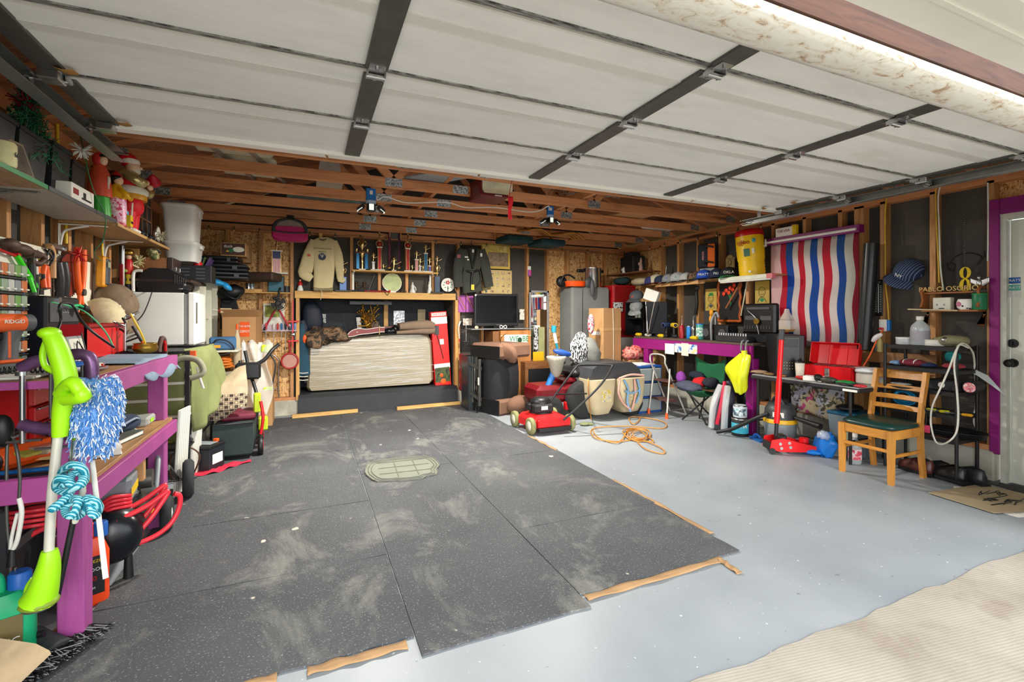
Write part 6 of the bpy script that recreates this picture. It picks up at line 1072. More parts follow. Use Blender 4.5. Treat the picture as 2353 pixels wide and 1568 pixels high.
a = aY(901,650,y_);R = thing('plate_clock','large pale green-gold round plate clock standing on the niche beam','plate',(a.x,y_,a.z));G(chrome).lathe([(.13,-.008),(.142,0),(.13,.01)],(0,0,0),36,RX(90)).put('silver_ring',R);G(pm('#b2bb84',.4,.2,.2,6)).cyl((0,-.013,0),(0,.0,0),.128,n=36).put('plate_disc',R);G(white).box(-.05,.05,-.02,.02,zl-a.z,zl-a.z+.02,.002).put('plate_stand',R)
a = aY(950,655,y_)
def figurine(lab,px,h,s):
 a = aY(px,670,y_);R = thing('porcelain_group',lab,'figurine',(a.x,y_,zl),group='white porcelain figurines');G(pm('#d5d6cf',.35,0,.12,30)).lathe([(s,0),(s*.95,.02),(s*.5,h*.4),(s*.62,h*.55),(s*.3,h*.75)],n=14).ell((0,0,h*.82),(s*.3,s*.3,h*.09)).tube([(s*.4,0,h*.6),(s*.95,0,h*.4),(s*1.1,0,h*.2)],s*.2).put('porcelain_body',R)
figurine('larger white porcelain couple near the end of the niche beam',948,.17,.045);figurine('smaller white porcelain figure by the shelf bracket',986,.19,.03)
for x,lab in((915,'tiny brown elephant on the niche beam'),(923,'tiny dark elephant on the niche beam'),(931,'tiny grey elephant on the niche beam')):a = aY(x,670,6.73);G(pm('#4a3c32')).ell((0,0,.014),(.014,.01,.012)).ell((.012,0,.02),(.008,.007,.008)).thing('elephant_charm',lab,'ornament',(a.x,6.73,zl),group='tiny elephants')
a = aY(1029,655,6.72);R = thing('paper_fan','white round hand fan with a painted red flower on the niche beam','fan',(a.x,6.72,a.z));G(paper).cyl((0,0,0),(0,.004,0),.1,n=32).put('fan_leaf',R);g = G(red)
for q in range(5):g.ell((.02*cos(q*1.26),-.002,.035+.02*sin(q*1.26)),(.014,.002,.012),8,4)
g.put('painted_flower',R);g = G(green)
for q in range(8):g.ell((.06*cos(q*.8),-.002,.0+.05*sin(q*.8)),(.014,.002,.006),6,4)
g.put('painted_leaf',R);G(blackm).cyl((0,-.003,-.02),(0,-.003,zl-a.z),.005).put('handle',R)
# karate jacket
R = thing('karate_jacket','dark olive karate jacket with badges and tied belt on a hanger','jacket',aY(1084,620,6.66));o = aY(1084,620,6.66);gm_ = pm('#3b3d36',.95,0,.08,12)
g = G(gm_);flat(g,[P(1082,570),P(1083,580),P(1083,605),P(1083,622),P(1082,640),P(1086,672)],[.08,.19,.16,.13,.15,.15],[.02,.035,.045,.04,.05,.05],20).put('torso',R)
flat(G(gm_),[P(1063,574),P(1054,600),P(1051,630),P(1054,660)],[.06,.08,.07,.07],[.03,.04,.035,.03],14).put('sleeve',R);flat(G(gm_),[P(1105,574),P(1112,600),P(1118,630),P(1124,660)],[.06,.08,.075,.07],[.03,.04,.035,.03],14).put('sleeve',R)
G(pm('#23251f',.95)).tube([P(1072,566,-.03),P(1078,590,-.055),P(1084,618,-.055)],.016).tube([P(1095,566,-.03),P(1090,590,-.05),P(1083,618,-.05)],.016).put('lapel',R);G(blackm).tube([P(1070,623,-.045),P(1082,626,-.07),P(1096,622,-.045)],.016).tube([P(1082,626,-.07),P(1080,650,-.06),P(1082,668,-.06)],.016).tube([P(1083,628,-.07),P(1098,622,-.05),P(1102,645,-.05),P(1088,662,-.06)],.012).put('belt',R)
for x,y,w_,h in((1069,592,.05,.02),(1073,598,.03,.02),(1103,587,.03,.05),(1084,578,.03,.045)):G(offw).box(P(x,y).x-w_/2,P(x,y).x+w_/2,-.058,-.05,P(x,y).z-h/2,P(x,y).z+h/2).put('badge',R)
G(pm('#8c3a3e')).box(P(1048,590).x,P(1056,590).x,-.05,-.04,P(1050,594).z,P(1050,586).z).put('sleeve_patch',R);G(yellow).box(P(1079,661).x,P(1086,661).x,-.075,-.07,P(1080,667).z,P(1080,655).z).put('belt_tag',R);G(blackm).tube([P(1071,571,.0),P(1083,562,0),P(1095,571,0)],.006).tube([P(1083,562),P(1083,556),P(1086,553)],.004).put('hanger',R)
yp = BY-.006
def pprint(nm,m0,c2,c3,sc):return mk(nm,lambda t:t.base(t.ramp(t.noise(t.co(),sc,3),[(.42,m0),(.52,c2),(.62,c3)]),.6))
qb('wall_poster','yellowed poster of a street scene behind the karate jacket','poster',pm('#c9ac4e',.7,0,.1,8),1107,561,1172,618,yp,.004,b=0,kids=[('poster_print',pprint('pp1','#6b5640','#8c745a','#4c3d36',5),.22,.93,.1,.66,.002),('sky_print',pprint('pp1b','#d8c46a','#b9a04a','#e5d88a',4),.05,.95,.68,.95,.002)])
R = qb('wall_poster','cream poster printed with a grid of small round pictures','poster',pm('#cdb67a',.7,0,.06),1110,621,1176,677,yp,.004,b=0,kids=[('margin_print',pm('#c7ae70'),.02,.98,.02,.98,.001)])
g = G(pprint('pp2','#7a4a3a','#c9b48a','#3c4648',14));w_,h = R['_w'],R['_h']
for i in range(5):
 for j in range(4):
  c = (-w_/2+w_*(.12+.19*i),0,h*(.13+.25*j));(g.cyl((c[0],-.004,c[2]),(c[0],0,c[2]),.026,n=16)if(i+j)%2 else g.box(c[0]-.022,c[0]+.022,-.004,0,c[2]-.022,c[2]+.022))
g.put('dot_pattern',R)
for x0,x1,lab in((1053,1070,'magenta painted board piece on the wall, nearer the niche'),(1071,1091,'magenta painted board piece on the wall, touching the TV')):qb('pink_board',lab,'board',pm('#b05aa8',.6,0,.12,8),x0,679,x1,718,yp,.012,group='magenta board pieces')
for(xa,ya_,xb,yb_,lab)in((1045,662,1070,711,'thin wooden stick leaning across the magenta boards by the post'),(1064,661,1090,715,'thin wooden stick leaning across the magenta boards by the TV')):wire('wooden_dowel',lab,'dowel',pm('#b07a50'),[aY(xa,ya_,6.7),aY(xb,yb_,6.7)],.006,'dowels by the karate jacket',sub=1)
# TV on its shelf
a0,a1,z0,z1 = rY(1079,752,1222,757,6.5);R = thing('glass_shelf','thin grey wall shelf holding the TV','shelf',((a0+a1)/2,6.55,z0));G(grey).box((a0-a1)/2,(a1-a0)/2,-.14,.2,0,.012,.002).put('board',R);zt = z0+.0125
b0_,b1_,c0_,c1_ = rY(1091,675,1193,748,6.55);R = thing('tv','black flat-screen TV with a glossy dark screen on the wall shelf','TV',((b0_+b1_)/2,6.58,zt));w_ = (b1_-b0_)/2;h = c1_-zt;G(blackm).box(-w_,w_,0,.05,.03,h,.01).put('bezel',R);G(pm('#0b0d14',.08,0,0,spec=.8)).box(-w_+.03,w_-.03,-.003,.001,.08,h-.03).put('screen',R);G(blackm).box(-.14,.14,-.06,.08,0,.01,.004).box(-.04,.04,.01,.04,.01,.04).put('stand',R);text('SAMSUNG',.018,grey,R,(.03,-.004,.05));G(white).box(-w_+.012,-w_+.04,-.002,0,h-.04,h-.015).put('sticker',R)
a = aY(1157,748,6.42);R = thing('sunglasses','round white-framed sunglasses lying before the TV','sunglasses',(a.x,6.43,zt));
for s in(-1,1):G(white).tube([(s*.032+.024*cos(q),0,.024+.022*sin(q))for q in[i*PI/6 for i in range(12)]],.005,6,2,True).put('rim',R);G(blackm).cyl((s*.032,.0,.024),(s*.032,.003,.024),.021).put('lens',R)
G(white).cyl((-.01,0,.03),(.01,0,.03),.004).put('bridge',R)
a = aY(1095,748,6.45);R = thing('shell_ornament','small cream shell-shaped ornament at the shelf end by the TV','ornament',(a.x,6.45,zt));G(pm('#e2cfae')).ell((0,0,.02),(.03,.015,.022)).put('shell',R);G(gold).tube([(-.015,-.015,.02),(0,-.017,.03),(.015,-.015,.02)],.003).put('mark',R)
for(x0,y0,x1,y1,c,lab)in((1064,732,1085,748,'#a08072','small faded photo pinned below the magenta boards'),(1194,711,1205,735,'#c6cbb8','small green and white leaflet pinned beside the TV')):qb('pinned_photo',lab,'photo',pprint('ph'+c,c,'#e0d8c8','#5e5a50',20),x0,y0,x1,y1,yp,.003,b=0)
R = thing('t_handle','thin steel T-shaped rod hanging below the photo','rod',aY(1071,765,6.7));G(steel).cyl((0,0,-.13),(0,0,.13),.005).cyl((-.045,0,-.13),(.045,0,-.13),.006).cyl((-.04,0,.12),(.04,0,.12),.005).put('rod_body',R)
R = thing('outlet_cable','white cord with a red plug hanging on the niche post','cord',aY(1056,760,6.68));G(white).tube([(0,0,.12),(-.02,0,.05),(-.01,0,-.05),(.0,0,-.12)],.006).bx((0,0,.1),(.02,.02,.08),RY(20),.004).put('cord_run',R);G(red).cyl((0,0,-.12),(0,0,-.16),.008).put('plug',R)
a = aY(1216,612,BY-.002);R = thing('party_pack','pink and blue toy in a white-topped blister card hanging on a stud','blister card',a);G(white).box(-.03,.03,-.008,0,-.06,.0,.004).put('header_card',R);G(pprint('pk2','#c93a7a','#5a64c0','#d8307a',12)).box(-.03,.03,-.03,0,-.16,-.06,.012).put('toy_blister',R);G(blackm).tube([(-.02,0,0),(-.0,0,.05),(.02,0,0)],.003).put('cord',R)
# mirror
a0,a1,z0,z1 = rY(1218,668,1263,880,6.6);R = thing('mirror','tall narrow mirror in a plain grey frame leaning on the back wall','mirror',((a0+a1)/2,6.62,.02));w_ = (a1-a0)/2;h = z1-.02;G(grey).box(-w_,-w_+.03,-.0,.02,0,h,.002).box(w_-.03,w_,-.0,.02,0,h,.002).box(-w_,w_,0,.02,h-.03,h,.002).put('mirror_frame',R);G(pm('#e8ecee',.02,1,0)).box(-w_+.03,w_-.03,.008,.012,0,h-.03).put('glass',R)
# cabinet and recliner
a0,a1,z0,z1 = rY(1150,760,1220,925,6.36);R = thing('wooden_cabinet','light oak veneer cabinet turned sideways behind the brown recliner','cabinet',((a0+a1)/2,6.36,.001));w_ = (a1-a0)/2;oz = wood('#c08247','#a2672f','z','oak_veneer',.5,False);G(oz).box(-w_,w_,0,.38,0,z1,.003).put('side_board',R);G(wood('#8a5a2e','#6b421f','z','oak_dark')).box(-w_-.1,-w_-.001,.05,.4,0,z1-.01,.003).put('door',R)
G(pm('#cfe0d0',.6)).box(-w_+.06,w_-.06,-.003,.0,z1-.2,z1-.06).put('paper_sign',R);text('WE  BE',.11,pm('#1c7a4a'),R,(.05,-.005,z1-.125),sx=.9);G(pm('#143d22')).ell((.06,-.006,z1-.14),(.035,.003,.04)).put('sign_motif',R);G(pm('#d9c7a0')).box(-w_,w_,-.002,0,z1-.08,z1-.07).put('tape',R)
p = aZ(1150,957,0);brn = pm('#7a5a47',.95,0,.1,8);R = thing('recliner','brown fabric recliner standing on its side with the black mechanism exposed','recliner',(p.x+.13,p.y+.32,.0),rad(-68));
G(brn).box(-.28,.3,-.3,.3,.74,.93,.035).put('arm',R);G(blackm).box(-.27,.29,-.305,-.295,.75,.9).put('dust_cover',R);G(pm('#1e1f22',.85)).rings([[V((x,y,z))for x,y in((-.2,-.24),(.16+b2,-.26),(.22+b2,.1),(-.2,.2))]for z,b2 in((.2,0),(.35,.03),(.55,.03),(.75,0))]).put('back_cushion',R);G(brn).box(-.27,.26,-.27,.3,.0,.2,.03).put('arm',R);G(blackm).box(-.265,.25,-.275,-.265,.01,.2).put('dust_cover',R)
g = G(dkst);g.box(-.27,-.235,-.3,-.27,.12,.8,.003).box(-.08,-.045,-.34,-.31,.1,.72,.003).bx((-.16,-.32,.62),(.26,.02,.04),RY(12)).bx((-.16,-.32,.22),(.26,.02,.04),RY(18)).put('mechanism_frame',R);g = G(steel)
for k in range(3):g.cyl((-.2+.04*k,-.29,.3),(-.2+.04*k,-.29,.64),.006)
g.put('springs',R);G(blackm).box(-.13,-.08,-.33,-.29,.35,.6,.01).put('motor',R);G(paper).box(-.075,-.05,-.345,-.342,.38,.48).put('sticker',R);flat(G(brn),[(.2,-.2,.86),(.32,-.15,.8),(.33,-.1,.7)],[.1,.12,.06],[.08,.06,.03],12,ax='y').put('hanging_flap',R);G(blackm).tube([(-.1,-.33,.15),(-.12,-.34,.05),(-.08,-.34,.02),(-.06,-.33,.12)],.006).tube([(.0,.0,.935),(.04,-.02,1.0),(.1,-.0,1.05)],.004).put('cable',R);G(brn).ell((.3,.05,.12),(.12,.2,.12)).put('footrest',R)
a0,a1,z0,z1 = rY(1079,820,1097,945,6.05);R = thing('tower_case','slim dark steel cabinet standing between the niche post and the recliner','cabinet',((a0+a1)/2,6.1,.001));G(pm('#2f383d',.4,.4)).box(-.06,.045,0,.3,0,z1,.004).put('case_shell',R);G(blackm).box(-.055,-.045,-.004,0,.02,z1-.02).put('edge_strip',R);G(offw).box(.0,.04,-.003,0,z1-.2,z1-.13).put('sticker',R)
qb('red_box','red and grey picture box behind the slim steel cabinet','box',pprint('rb','#b7202a','#5e2024','#8e8f90',6),1062,815,1079,900,6.5,.15)
# ============================================================ in the niche
R = thing('wrapped_mattress','folded beige mattress wrapped in shiny clear plastic filling the niche','mattress',(aY(856,840,6.95).x,6.95,.272));a0,a1,z0,z1 = rY(711,770,1000,910,6.9);w_ = (a1-a0)/2;h = z1-.272
def _wrap(t):
 n = t.noise(t.co((.5,6,7),(0,rad(-3),0)),2,4,.6,.3);t.bump(n,.2,.02);c = t.ramp(t.noise(t.co(),1.2,3),[(.3,'#938870'),(.7,'#a0967e')]);m = t.base(c,.14,0,.8);t.p.inputs['Coat Weight'].default_value = .8;t.p.inputs['Coat Roughness'].default_value = .05;return m
wm = mk('shrink_wrap',_wrap);G(wm).rings([[V((x*k,y,z*k2+.02))for x,z in[(-w_*.97,0),(-w_,.05),(-w_*.98,h-.12),(-w_*.9,h-.03),(-w_*.7,h-.05),(-w_*.3,h-.04),(w_*.3,h-.0),(w_*.8,h),(w_*.92,h-.03),(w_*.97,h-.15),(w_,.07),(w_*.96,.01)]]for y,k,k2 in((-.1,.96,.96),(-.07,1,1),(.14,1,1),(.17,.96,.96))],True,True).put('padding',R)
g = G(clearm('#f4f6f4',.4,.05))  # pale clear strips stand in for highlights along the wrap's creases
for k in range(70):
 z = random.uniform(.06,h-.1);x = random.uniform(-.5*w_,.7*w_);L_ = random.uniform(.15,.45)*w_;s_ = random.uniform(.02,.07);g.tube([(x-L_,-.103,z-s_*L_),(x,-.108,z+jit(.006)),(x+L_,-.103,z+s_*L_)],random.uniform(.001,.003),5,3)
g.put('crease_highlights',R);top = z1
camo = mk('camouflage',lambda t:t.base(t.ramp(t.noise(t.co(),9,3,.5,1),[(.4,'#2c241c'),(.46,'#6b4f36'),(.54,'#7a6248'),(.6,'#3f3a28')],'CONSTANT'),.85))
R = thing('camouflage_jacket','brown camouflage jacket heaped on the end of the wrapped mattress','jacket',aY(745,775,6.85));G(camo).ell((0,0,.02),(.26,.16,.12),22,14,None,lambda p:1+.14*sin(p.x*7+p.z*5)+.08*sin(p.y*11)).ell((.22,0,-.0),(.14,.12,.07),14,10,RY(10)).put('jacket_heap',R);flat(G(camo),[(-.12,-.14,.02),(-.1,-.17,-.06),(-.06,-.17,-.14)],[.1,.12,.02],[.02,.02,.01],10).put('sleeve',R);flat(G(camo),[(.05,-.14,-.0),(.14,-.15,.08),(.18,-.14,.12)],[.04,.045,.03],[.03,.03,.02],10).put('sleeve',R);G(orange).ell((-.24,-.06,-.02),(.04,.05,.09)).put('lining',R)
def gtr():
 R = thing('guitar','red electric guitar with white binding lying on the mattress','guitar',aY(850,767,6.9));rr = pm('#7a0c0e',.3,0,.1);o = aY(850,767,6.9);q = lambda x,y,dy=0:aY(x,y,6.9)-o+V((0,dy,0))
 up = [(797,768),(805,760),(820,755),(840,756),(855,754),(866,752),(880,752)];dn = [(880,762),(866,763),(845,766),(825,768),(810,772),(798,773)]
 G(rr).prism([(q(x,y).x,q(x,y).z)for x,y in up+dn],-.16,.18).put('guitar_body',R);G(white).tube([q(x,y,-.162)for x,y in up],.005,5).tube([q(x,y,-.162)for x,y in dn],.005,5).put('binding',R);G(pm('#5a1012',.3)).prism([(q(x,y).x,q(x,y).z)for x,y in((868,752),(915,748),(915,757),(868,764))],-.05,.05).put('neck',R);G(gold).cyl(q(868,748,-.17),q(868,768,-.17),.006).put('strap_pin',R);G(white).ell(q(818,763,-.16),(.007,.004,.007)).put('knob',R)
gtr()
R = thing('sewing_cover','glossy black shoe between the guitar and the brown jacket','shoe',aY(897,761,6.8));G(pm('#15161a',.2)).ell((0,0,0),(.1,.06,.045)).ell((.07,0,.03),(.05,.05,.05)).put('shoe_upper',R);G(blackm).box(-.09,.11,-.05,.05,-.045,-.03,.01).put('sole',R)
R = thing('brown_jacket','thick taupe padded coat folded on the mattress end','coat',aY(955,758,6.9));cb = pm('#85705e',.95,0,.08,10);flat(G(cb),[(-.26,-.08,.05),(-.05,-.08,.065),(.15,-.08,.07),(.24,-.08,.05)],[.05,.065,.07,.05],[.12,.13,.13,.1],14).put('coat_fold',R);flat(G(cb),[(-.3,-.06,-.035),(-.05,-.06,-.02),(.15,-.06,-.005),(.25,-.06,-.01)],[.025,.04,.065,.05],[.12,.13,.13,.1],14).put('coat_fold',R)
R = thing('brass_flowers','bunch of brass flowers and branches standing behind the mattress','brass ornament',aY(850,752,7.15));g = G(pm('#b8862e',.2,.9,.2,20))
for k in range(34):
 a = random.uniform(0,6.28);e = V((jit(.15)-.02,jit(.08),random.uniform(.08,.33)));g.tube([(0,0,-.1),e*.5+V((jit(.03),0,0)),e],.004,5,3);g.ell(e,(.018,.014,.014),7,5)
g.tube([(-.17,-.04,.02),(-.06,-.04,.02),(0,-.04,.06)],.012).put('brass_stems',R);G(pm('#5a4a36')).box(.02,.12,-.03,.05,-.1,.08,.004).put('wood_block',R)
R = thing('white_card','white card leaning behind the brass flowers','card',aY(825,745,7.3));G(paper).bx((0,0,0),(.06,.005,.2),RY(-6)).put('card_sheet',R)
yn = NB-.006
qb('pinned_photo','black and white photo strip pinned at the back of the niche','photo',pprint('bw1','#1e1e1e','#e5e5e2','#9a9a98',26),734,722,749,742,yn,.003,b=0);qb('silver_pouch','silver bubble pouch pinned at the back of the niche','pouch',mk('foil',lambda t:(t.bump(t.noise(t.co(),30,3),.8),t.base(t.ramp(t.noise(t.co(),26,2),[(.4,'#8e9294'),(.6,'#dfe2e4')]),.25,.5))[1]),904,714,930,747,yn-.01,.01);qb('bone_ornament','cream curved plastic guard standing at the back of the niche','guard',pm('#c3b490',.6),960,711,978,745,yn-.04,.02,b=.008)
R = thing('soundbar','thin grey bar mounted under the niche ceiling','light fixture',aY(852,697,7.2));G(pm('#3b3e42',.4)).box(-.3,.3,-.05,.05,-.02,.03,.006).put('fixture_body',R);G(grey).box(-.3,.3,-.055,-.05,-.02,-.012).put('edge_strip',R)
R = thing('teal_jacket','teal hooded jacket with white-striped cuff hanging inside the niche','jacket',aY(695,800,6.8));o = aY(695,800,6.8);q = lambda x,y,dy=0:aY(x,y,6.8)-o+V((0,dy,0));tj = pm('#25495c',.9,0,.1,10)
flat(G(tj),[q(694,745),q(695,775),q(696,820),q(697,862)],[.025,.05,.075,.085],[.03,.05,.05,.045],14).put('jacket_drape',R)
for y in(856,864,872):G(white).tube([q(686,y,-.055),q(696,y+1,-.06),q(708,y,-.05)],.006,5).put('cuff_stripe',R)
R = thing('navy_clothes','navy blue padded clothes hanging at the niche corner','clothes',aY(716,730,7.1));nv = pm('#1a2233',.6,0,.2,30);flat(G(nv),[(-.02,0,.22),(0,-.02,.1),(.02,-.02,-.1),(.0,0,-.2)],[.06,.12,.13,.09],[.06,.1,.1,.08],14).put('garment',R);flat(G(nv),[(-.12,-.1,-.05),(-.09,-.12,-.2),(-.08,-.12,-.6),(-.06,-.1,-.75)],[.04,.06,.06,.05],[.05,.05,.05,.04],12).put('sleeve',R)
flat(G(pm('#1b2026',.9,0,.1)),[(0,0,.3),(0,0,0),(0,0,-.35)],[.07,.09,.1],[.05,.07,.07],14).thing('black_coat','black coat hanging at the far corner of the niche behind the trimmer box','coat',aY(1010,760,7.2))
qb('striped_bag','black box with white stripes wedged beside the mattress','box',blackm,699,790,712,880,6.95,.1,kids=[('stripe',white,.1,.9,.84,.87,.002),('stripe',white,.1,.9,.9,.93,.002)])
a0,a1,z0,z1 = rY(995,716,1038,893,6.8);R = thing('trimmer_box','tall red and white trimmer carton standing at the niche end','box',((a0+a1)/2+.03,6.84,z0),rot=Euler((0,rad(-4),0)));w_ = (a1-a0)/2*.85;h = z1-z0;G(pm('#e0201e',.45,0,.03)).box(-w_,w_,0,.12,h*.0,h,.003).put('carton_walls',R);G(white).box(-w_,w_,-.002,0,h*.84,h*.93).put('white_band',R);G(white).box(-w_*.9,w_*.9,-.002,0,h*.945,h*.985).put('logo_panel',R);text('CRAFTSMAN',.036,red,R,(0,-.004,h*.965));G(white).box(-w_,w_,-.002,0,h*.26,h*.32).put('white_band',R);G(pprint('grs','#2c331e','#4a5a2a','#1c1c18',10)).box(-w_*.95,w_*.9,-.003,0,h*.08,h*.27).put('garden_print',R)
G(dgrey).box(-w_*.7,-w_*.1,-.006,0,h*.7,h*.82,.004).put('tool_print',R);G(blackm).tube([(-w_*.4,-.006,h*.7),(0,-.006,h*.5),(w_*.2,-.006,h*.38)],.006).put('tool_print',R);G(paper).box(-w_*.1,w_*.4,-.004,0,h*.57,h*.64).put('tag',R);G(orange).ell((0,-.004,h*.09),(.04,.003,.04)).ell((-.02,-.004,h*.17),(.025,.003,.03)).put('orange_print',R)
# ============================================================ hat shelf side
XW = RXW-.012
def wX(x,y,X=XW):return aX(x,y,X)
ys_,ye_ = wX(1772,628,4.62).y,wX(1478,655,4.62).y;zh = 1.757
R = thing('wall_shelf','long plywood shelf on the studs carrying the row of caps','shelf',(4.77,(ys_+ye_)/2,zh));h = (ye_-ys_)/2;G(wood('#c09058','#9a6d3c','y','shelf_ply')).box(-.15,.155,-h,h,-.014,0,.001).put('board',R);G(wood('#cfa068','#a97a45','y','shelf_cleat')).box(-.15,-.12,-h*.1,h*.75,-.05,-.0145,.002).put('cleat',R)
CG = 'caps on the wall shelf'
for i,(x,X,c,b_,logo,lc,lab,s)in enumerate(((1497,4.74,'#3a3f78','#2a2f60','',white,'violet-blue visor cap at the corner end of the cap shelf',1),(1510,4.8,'#e0d8bd','#5a3128','',white,'cream cap with a brown brim, behind the violet one',1.25),(1518,4.68,'#24304e','#7a1f28','',white,'dark navy cap with a red brim in front of the cream one',.9),(1538,4.7,'#8d9192','#8d9192','O',blue,'mid-grey cap with a small blue mark',1),(1559,4.71,'#a9adab','#a9adab','G',pm('#2aa08a'),'pale grey cap with a teal mark',1.1),
(1578,4.73,'#b9b9b4','#3c3d3f','',white,'silver-fronted mesh cap beside the pale grey one',.95),(1597,4.73,'#6e5d4a','#5a4c3c','',white,'brown camouflage cap in the middle of the row',1),(1619,4.7,'#1f4fb8','#16367f','PRATT',white,'royal blue cap with white lettering under the orange bag',1.02),(1647,4.71,'#1b2745','#1b2745','PKI',white,'navy cap with a white mark, second from the yellow cooler',.98),(1675,4.74,'#15181e','#2c8a3c','OKLA',white,'black cap with a green-edged brim next to the yellow cooler',1.05))):
 p = wX(x,640,X);hat('baseball_cap',lab,pm(c,.85,0,.12,20)if i!=6 else camo,(X,p.y,zh+.012),-68+i*2,(0,0,0),CG,pm(b_,.85),logo or None,lc,s*1.08)
p = wX(1627,600,4.8);R = thing('tool_bag','black and orange lunch bag standing on a grey box above the blue cap','bag',(4.82,p.y,zh+.16),rad(-70));w_,h = .1,.32;G(pm('#20242c',.8)).box(-.14,.1,-.05,.06,0,h,.02).put('bag_body',R);G(pm('#e06a22',.8)).box(0,.095,-.056,-.04,.01,h-.01,.01).put('orange_panel',R);G(blackm).tube([(-.02,-.07,.05),(.0,-.09,.08),(.09,-.08,.06)],.012).tube([(-.02,-.07,.25),(.0,-.09,.28),(.09,-.08,.26)],.012).put('handle',R);text('RIDGID',.035,red,R,(-.06,-.053,.16),(PI/2,PI/2,0))
G(grey).box(-.1,.1,-.08,.08,0,.155,.006).thing('grey_box','grey box under the orange and black bag','box',(4.83,p.y,zh+.001),rad(-75))
p = wX(1673,585,4.86);R = thing('carved_plaque','carved gilt wood plaque standing behind the black cap','plaque',(4.89,p.y,zh+.16),-PI/2);g = G(pm('#8a7444',.6,.2,.2,20));g.box(-.07,.07,0,.015,-.1,.12,.01).ell((0,0,.12),(.05,.012,.03)).ell((.0,-.005,.05),(.03,.012,.035)).put('carving',R)
# yellow cooler
a0,a1,z0,z1 = rX(1692,526,1758,622,4.72);R = thing('drink_cooler','big yellow round drink cooler with a red lid at the end of the cap shelf','cooler',(4.755,(a0+a1)/2,zh+.001),rad(-58),rot=Euler((0,rad(-4),rad(-58))));r_ = .145;yl = pm('#edc210',.4,0,.03);H = z1-zh
pr = [(r_*.93,0),(r_*.95,.01)]+[(r_*(.97 if k%2 else.93),.03+.016*k)for k in range(9)]+[(r_*1.0,.2),(r_*1.03,H*.6),(r_*1.03,H*.84)];G(yl).lathe(pr,n=32).put('barrel',R);G(red).lathe([(r_*1.05,H*.84),(r_*1.06,H*.87),(r_*1.02,H*.96),(r_*.5,H)],n=32).put('lid',R)
G(white).tube([(r_*1.0,-.03,H*.6),(r_*1.15,-.04,H*.62),(r_*1.15,-.04,H*.72),(r_*1.15,.04,H*.72),(r_*1.15,.04,H*.62),(r_*1.0,.03,H*.6)],.008).put('handle',R);G(white).cyl((0,-r_*.95,.04),(0,-r_-.04,.04),.014).put('spigot',R);text('igloo',.07,pm('#b01a28'),R,(-.05,-r_*1.05,H*.7),ext=.004);G(pm('#3aa6b8')).ell((.06,-r_*.98,H*.72),(.02,.012,.025)).put('fish_mark',R);G(pm('#4f7a68')).box(-.05,.01,-r_*1.06,-r_*.95,H*.4,H*.56).put('sticker',R);G(white).box(.035,.06,-r_*1.04,-r_*.9,H*.45,H*.56,.004).put('latch',R)
R = thing('tube_light','white fluorescent shop light fixed under the cap shelf','light fixture',wX(1712,640,4.64)+V((0,0,.01)));G(pm('#e9ead8',.3)).box(-.03,.03,-.36,.36,-.03,.02,.004).put('reflector',R);G(white).cyl((-.01,-.34,-.036),(-.01,.34,-.036),.012).put('tube',R);G(pm('#d8757a')).box(-.032,.032,-.37,-.3,-.032,.021).put('end_sleeve',R)
# corner shelf
R = thing('wall_shelf','short brown shelf in the corner carrying black drawers','shelf',(4.78,6.2,1.98));G(pm('#7a4a2c',.6)).box(-.14,.14,-.5,.5,-.02,0,.002).put('board',R)
R = thing('drawer_box','black stacked drawer box on the corner shelf','drawer box',(4.8,6.22,1.981));G(blk2).box(-.1,.12,-.17,.17,0,.26,.004).box(-.08,.1,-.08,.12,.26,.33,.004).put('case',R)
for k in range(4):G(blackm).box(-.115,-.1,-.16,.16,.01+.062*k,.062+.062*k,.003).put('drawer',R)
for x,c,hh,lab in((1474,'#b58f84',.2,'pink and tan angel ornament beside the black drawers'),(1435,'#e6e6de',.1,'small white triangular ornament before the black drawers')):p = wX(x,620,4.7);G(pm(c,.5,0,.2,40)).lathe([(.035,0),(.03,hh*.3),(.015,hh*.6),(.02,hh*.75),(.008,hh)],n=9).ell((-.01,.02,hh*.55),(.02,.035,.03),8,5).thing('figurine',lab,'figurine',(4.69,p.y,1.981))
R = thing('brass_pole','thin brass candle pole rising behind the caps','pole',wX(1503,620,4.8));R.location.z = zh+.001;G(brass).lathe([(.03,0),(.006,.02),(.005,.4),(.012,.42)],n=10).put('pole_shaft',R)
R = thing('cane','silver-headed black cane leaning on a stud behind the grey caps','cane',wX(1527,620,4.85));R.location.z = zh+.001;G(steel).cyl((0,0,0),(.0,-.04,.26),.007).ell((0,-.04,.27),(.012,.012,.01)).put('cane_shaft',R)
for i,(x,m_,sz,lab)in enumerate(((1470,'#b9a98c',(.12,.2,.12),'beige cloth heap at the corner of the cap shelf'),(1426,'#1f3a3c',(.12,.18,.13),'dark teal pouch on top of the red cabinet'))):p = wX(x,650,4.7);G(pm(m_,.9)).ell((0,0,sz[2]/2),(sz[0],sz[1],sz[2]/2),14,8,None,lambda q:1+.1*sin(q.x*6+q.y*4)).thing('cloth_heap',lab,'cloth',(4.72,min(p.y,6.5),zh+.04 if i else zh+.001))
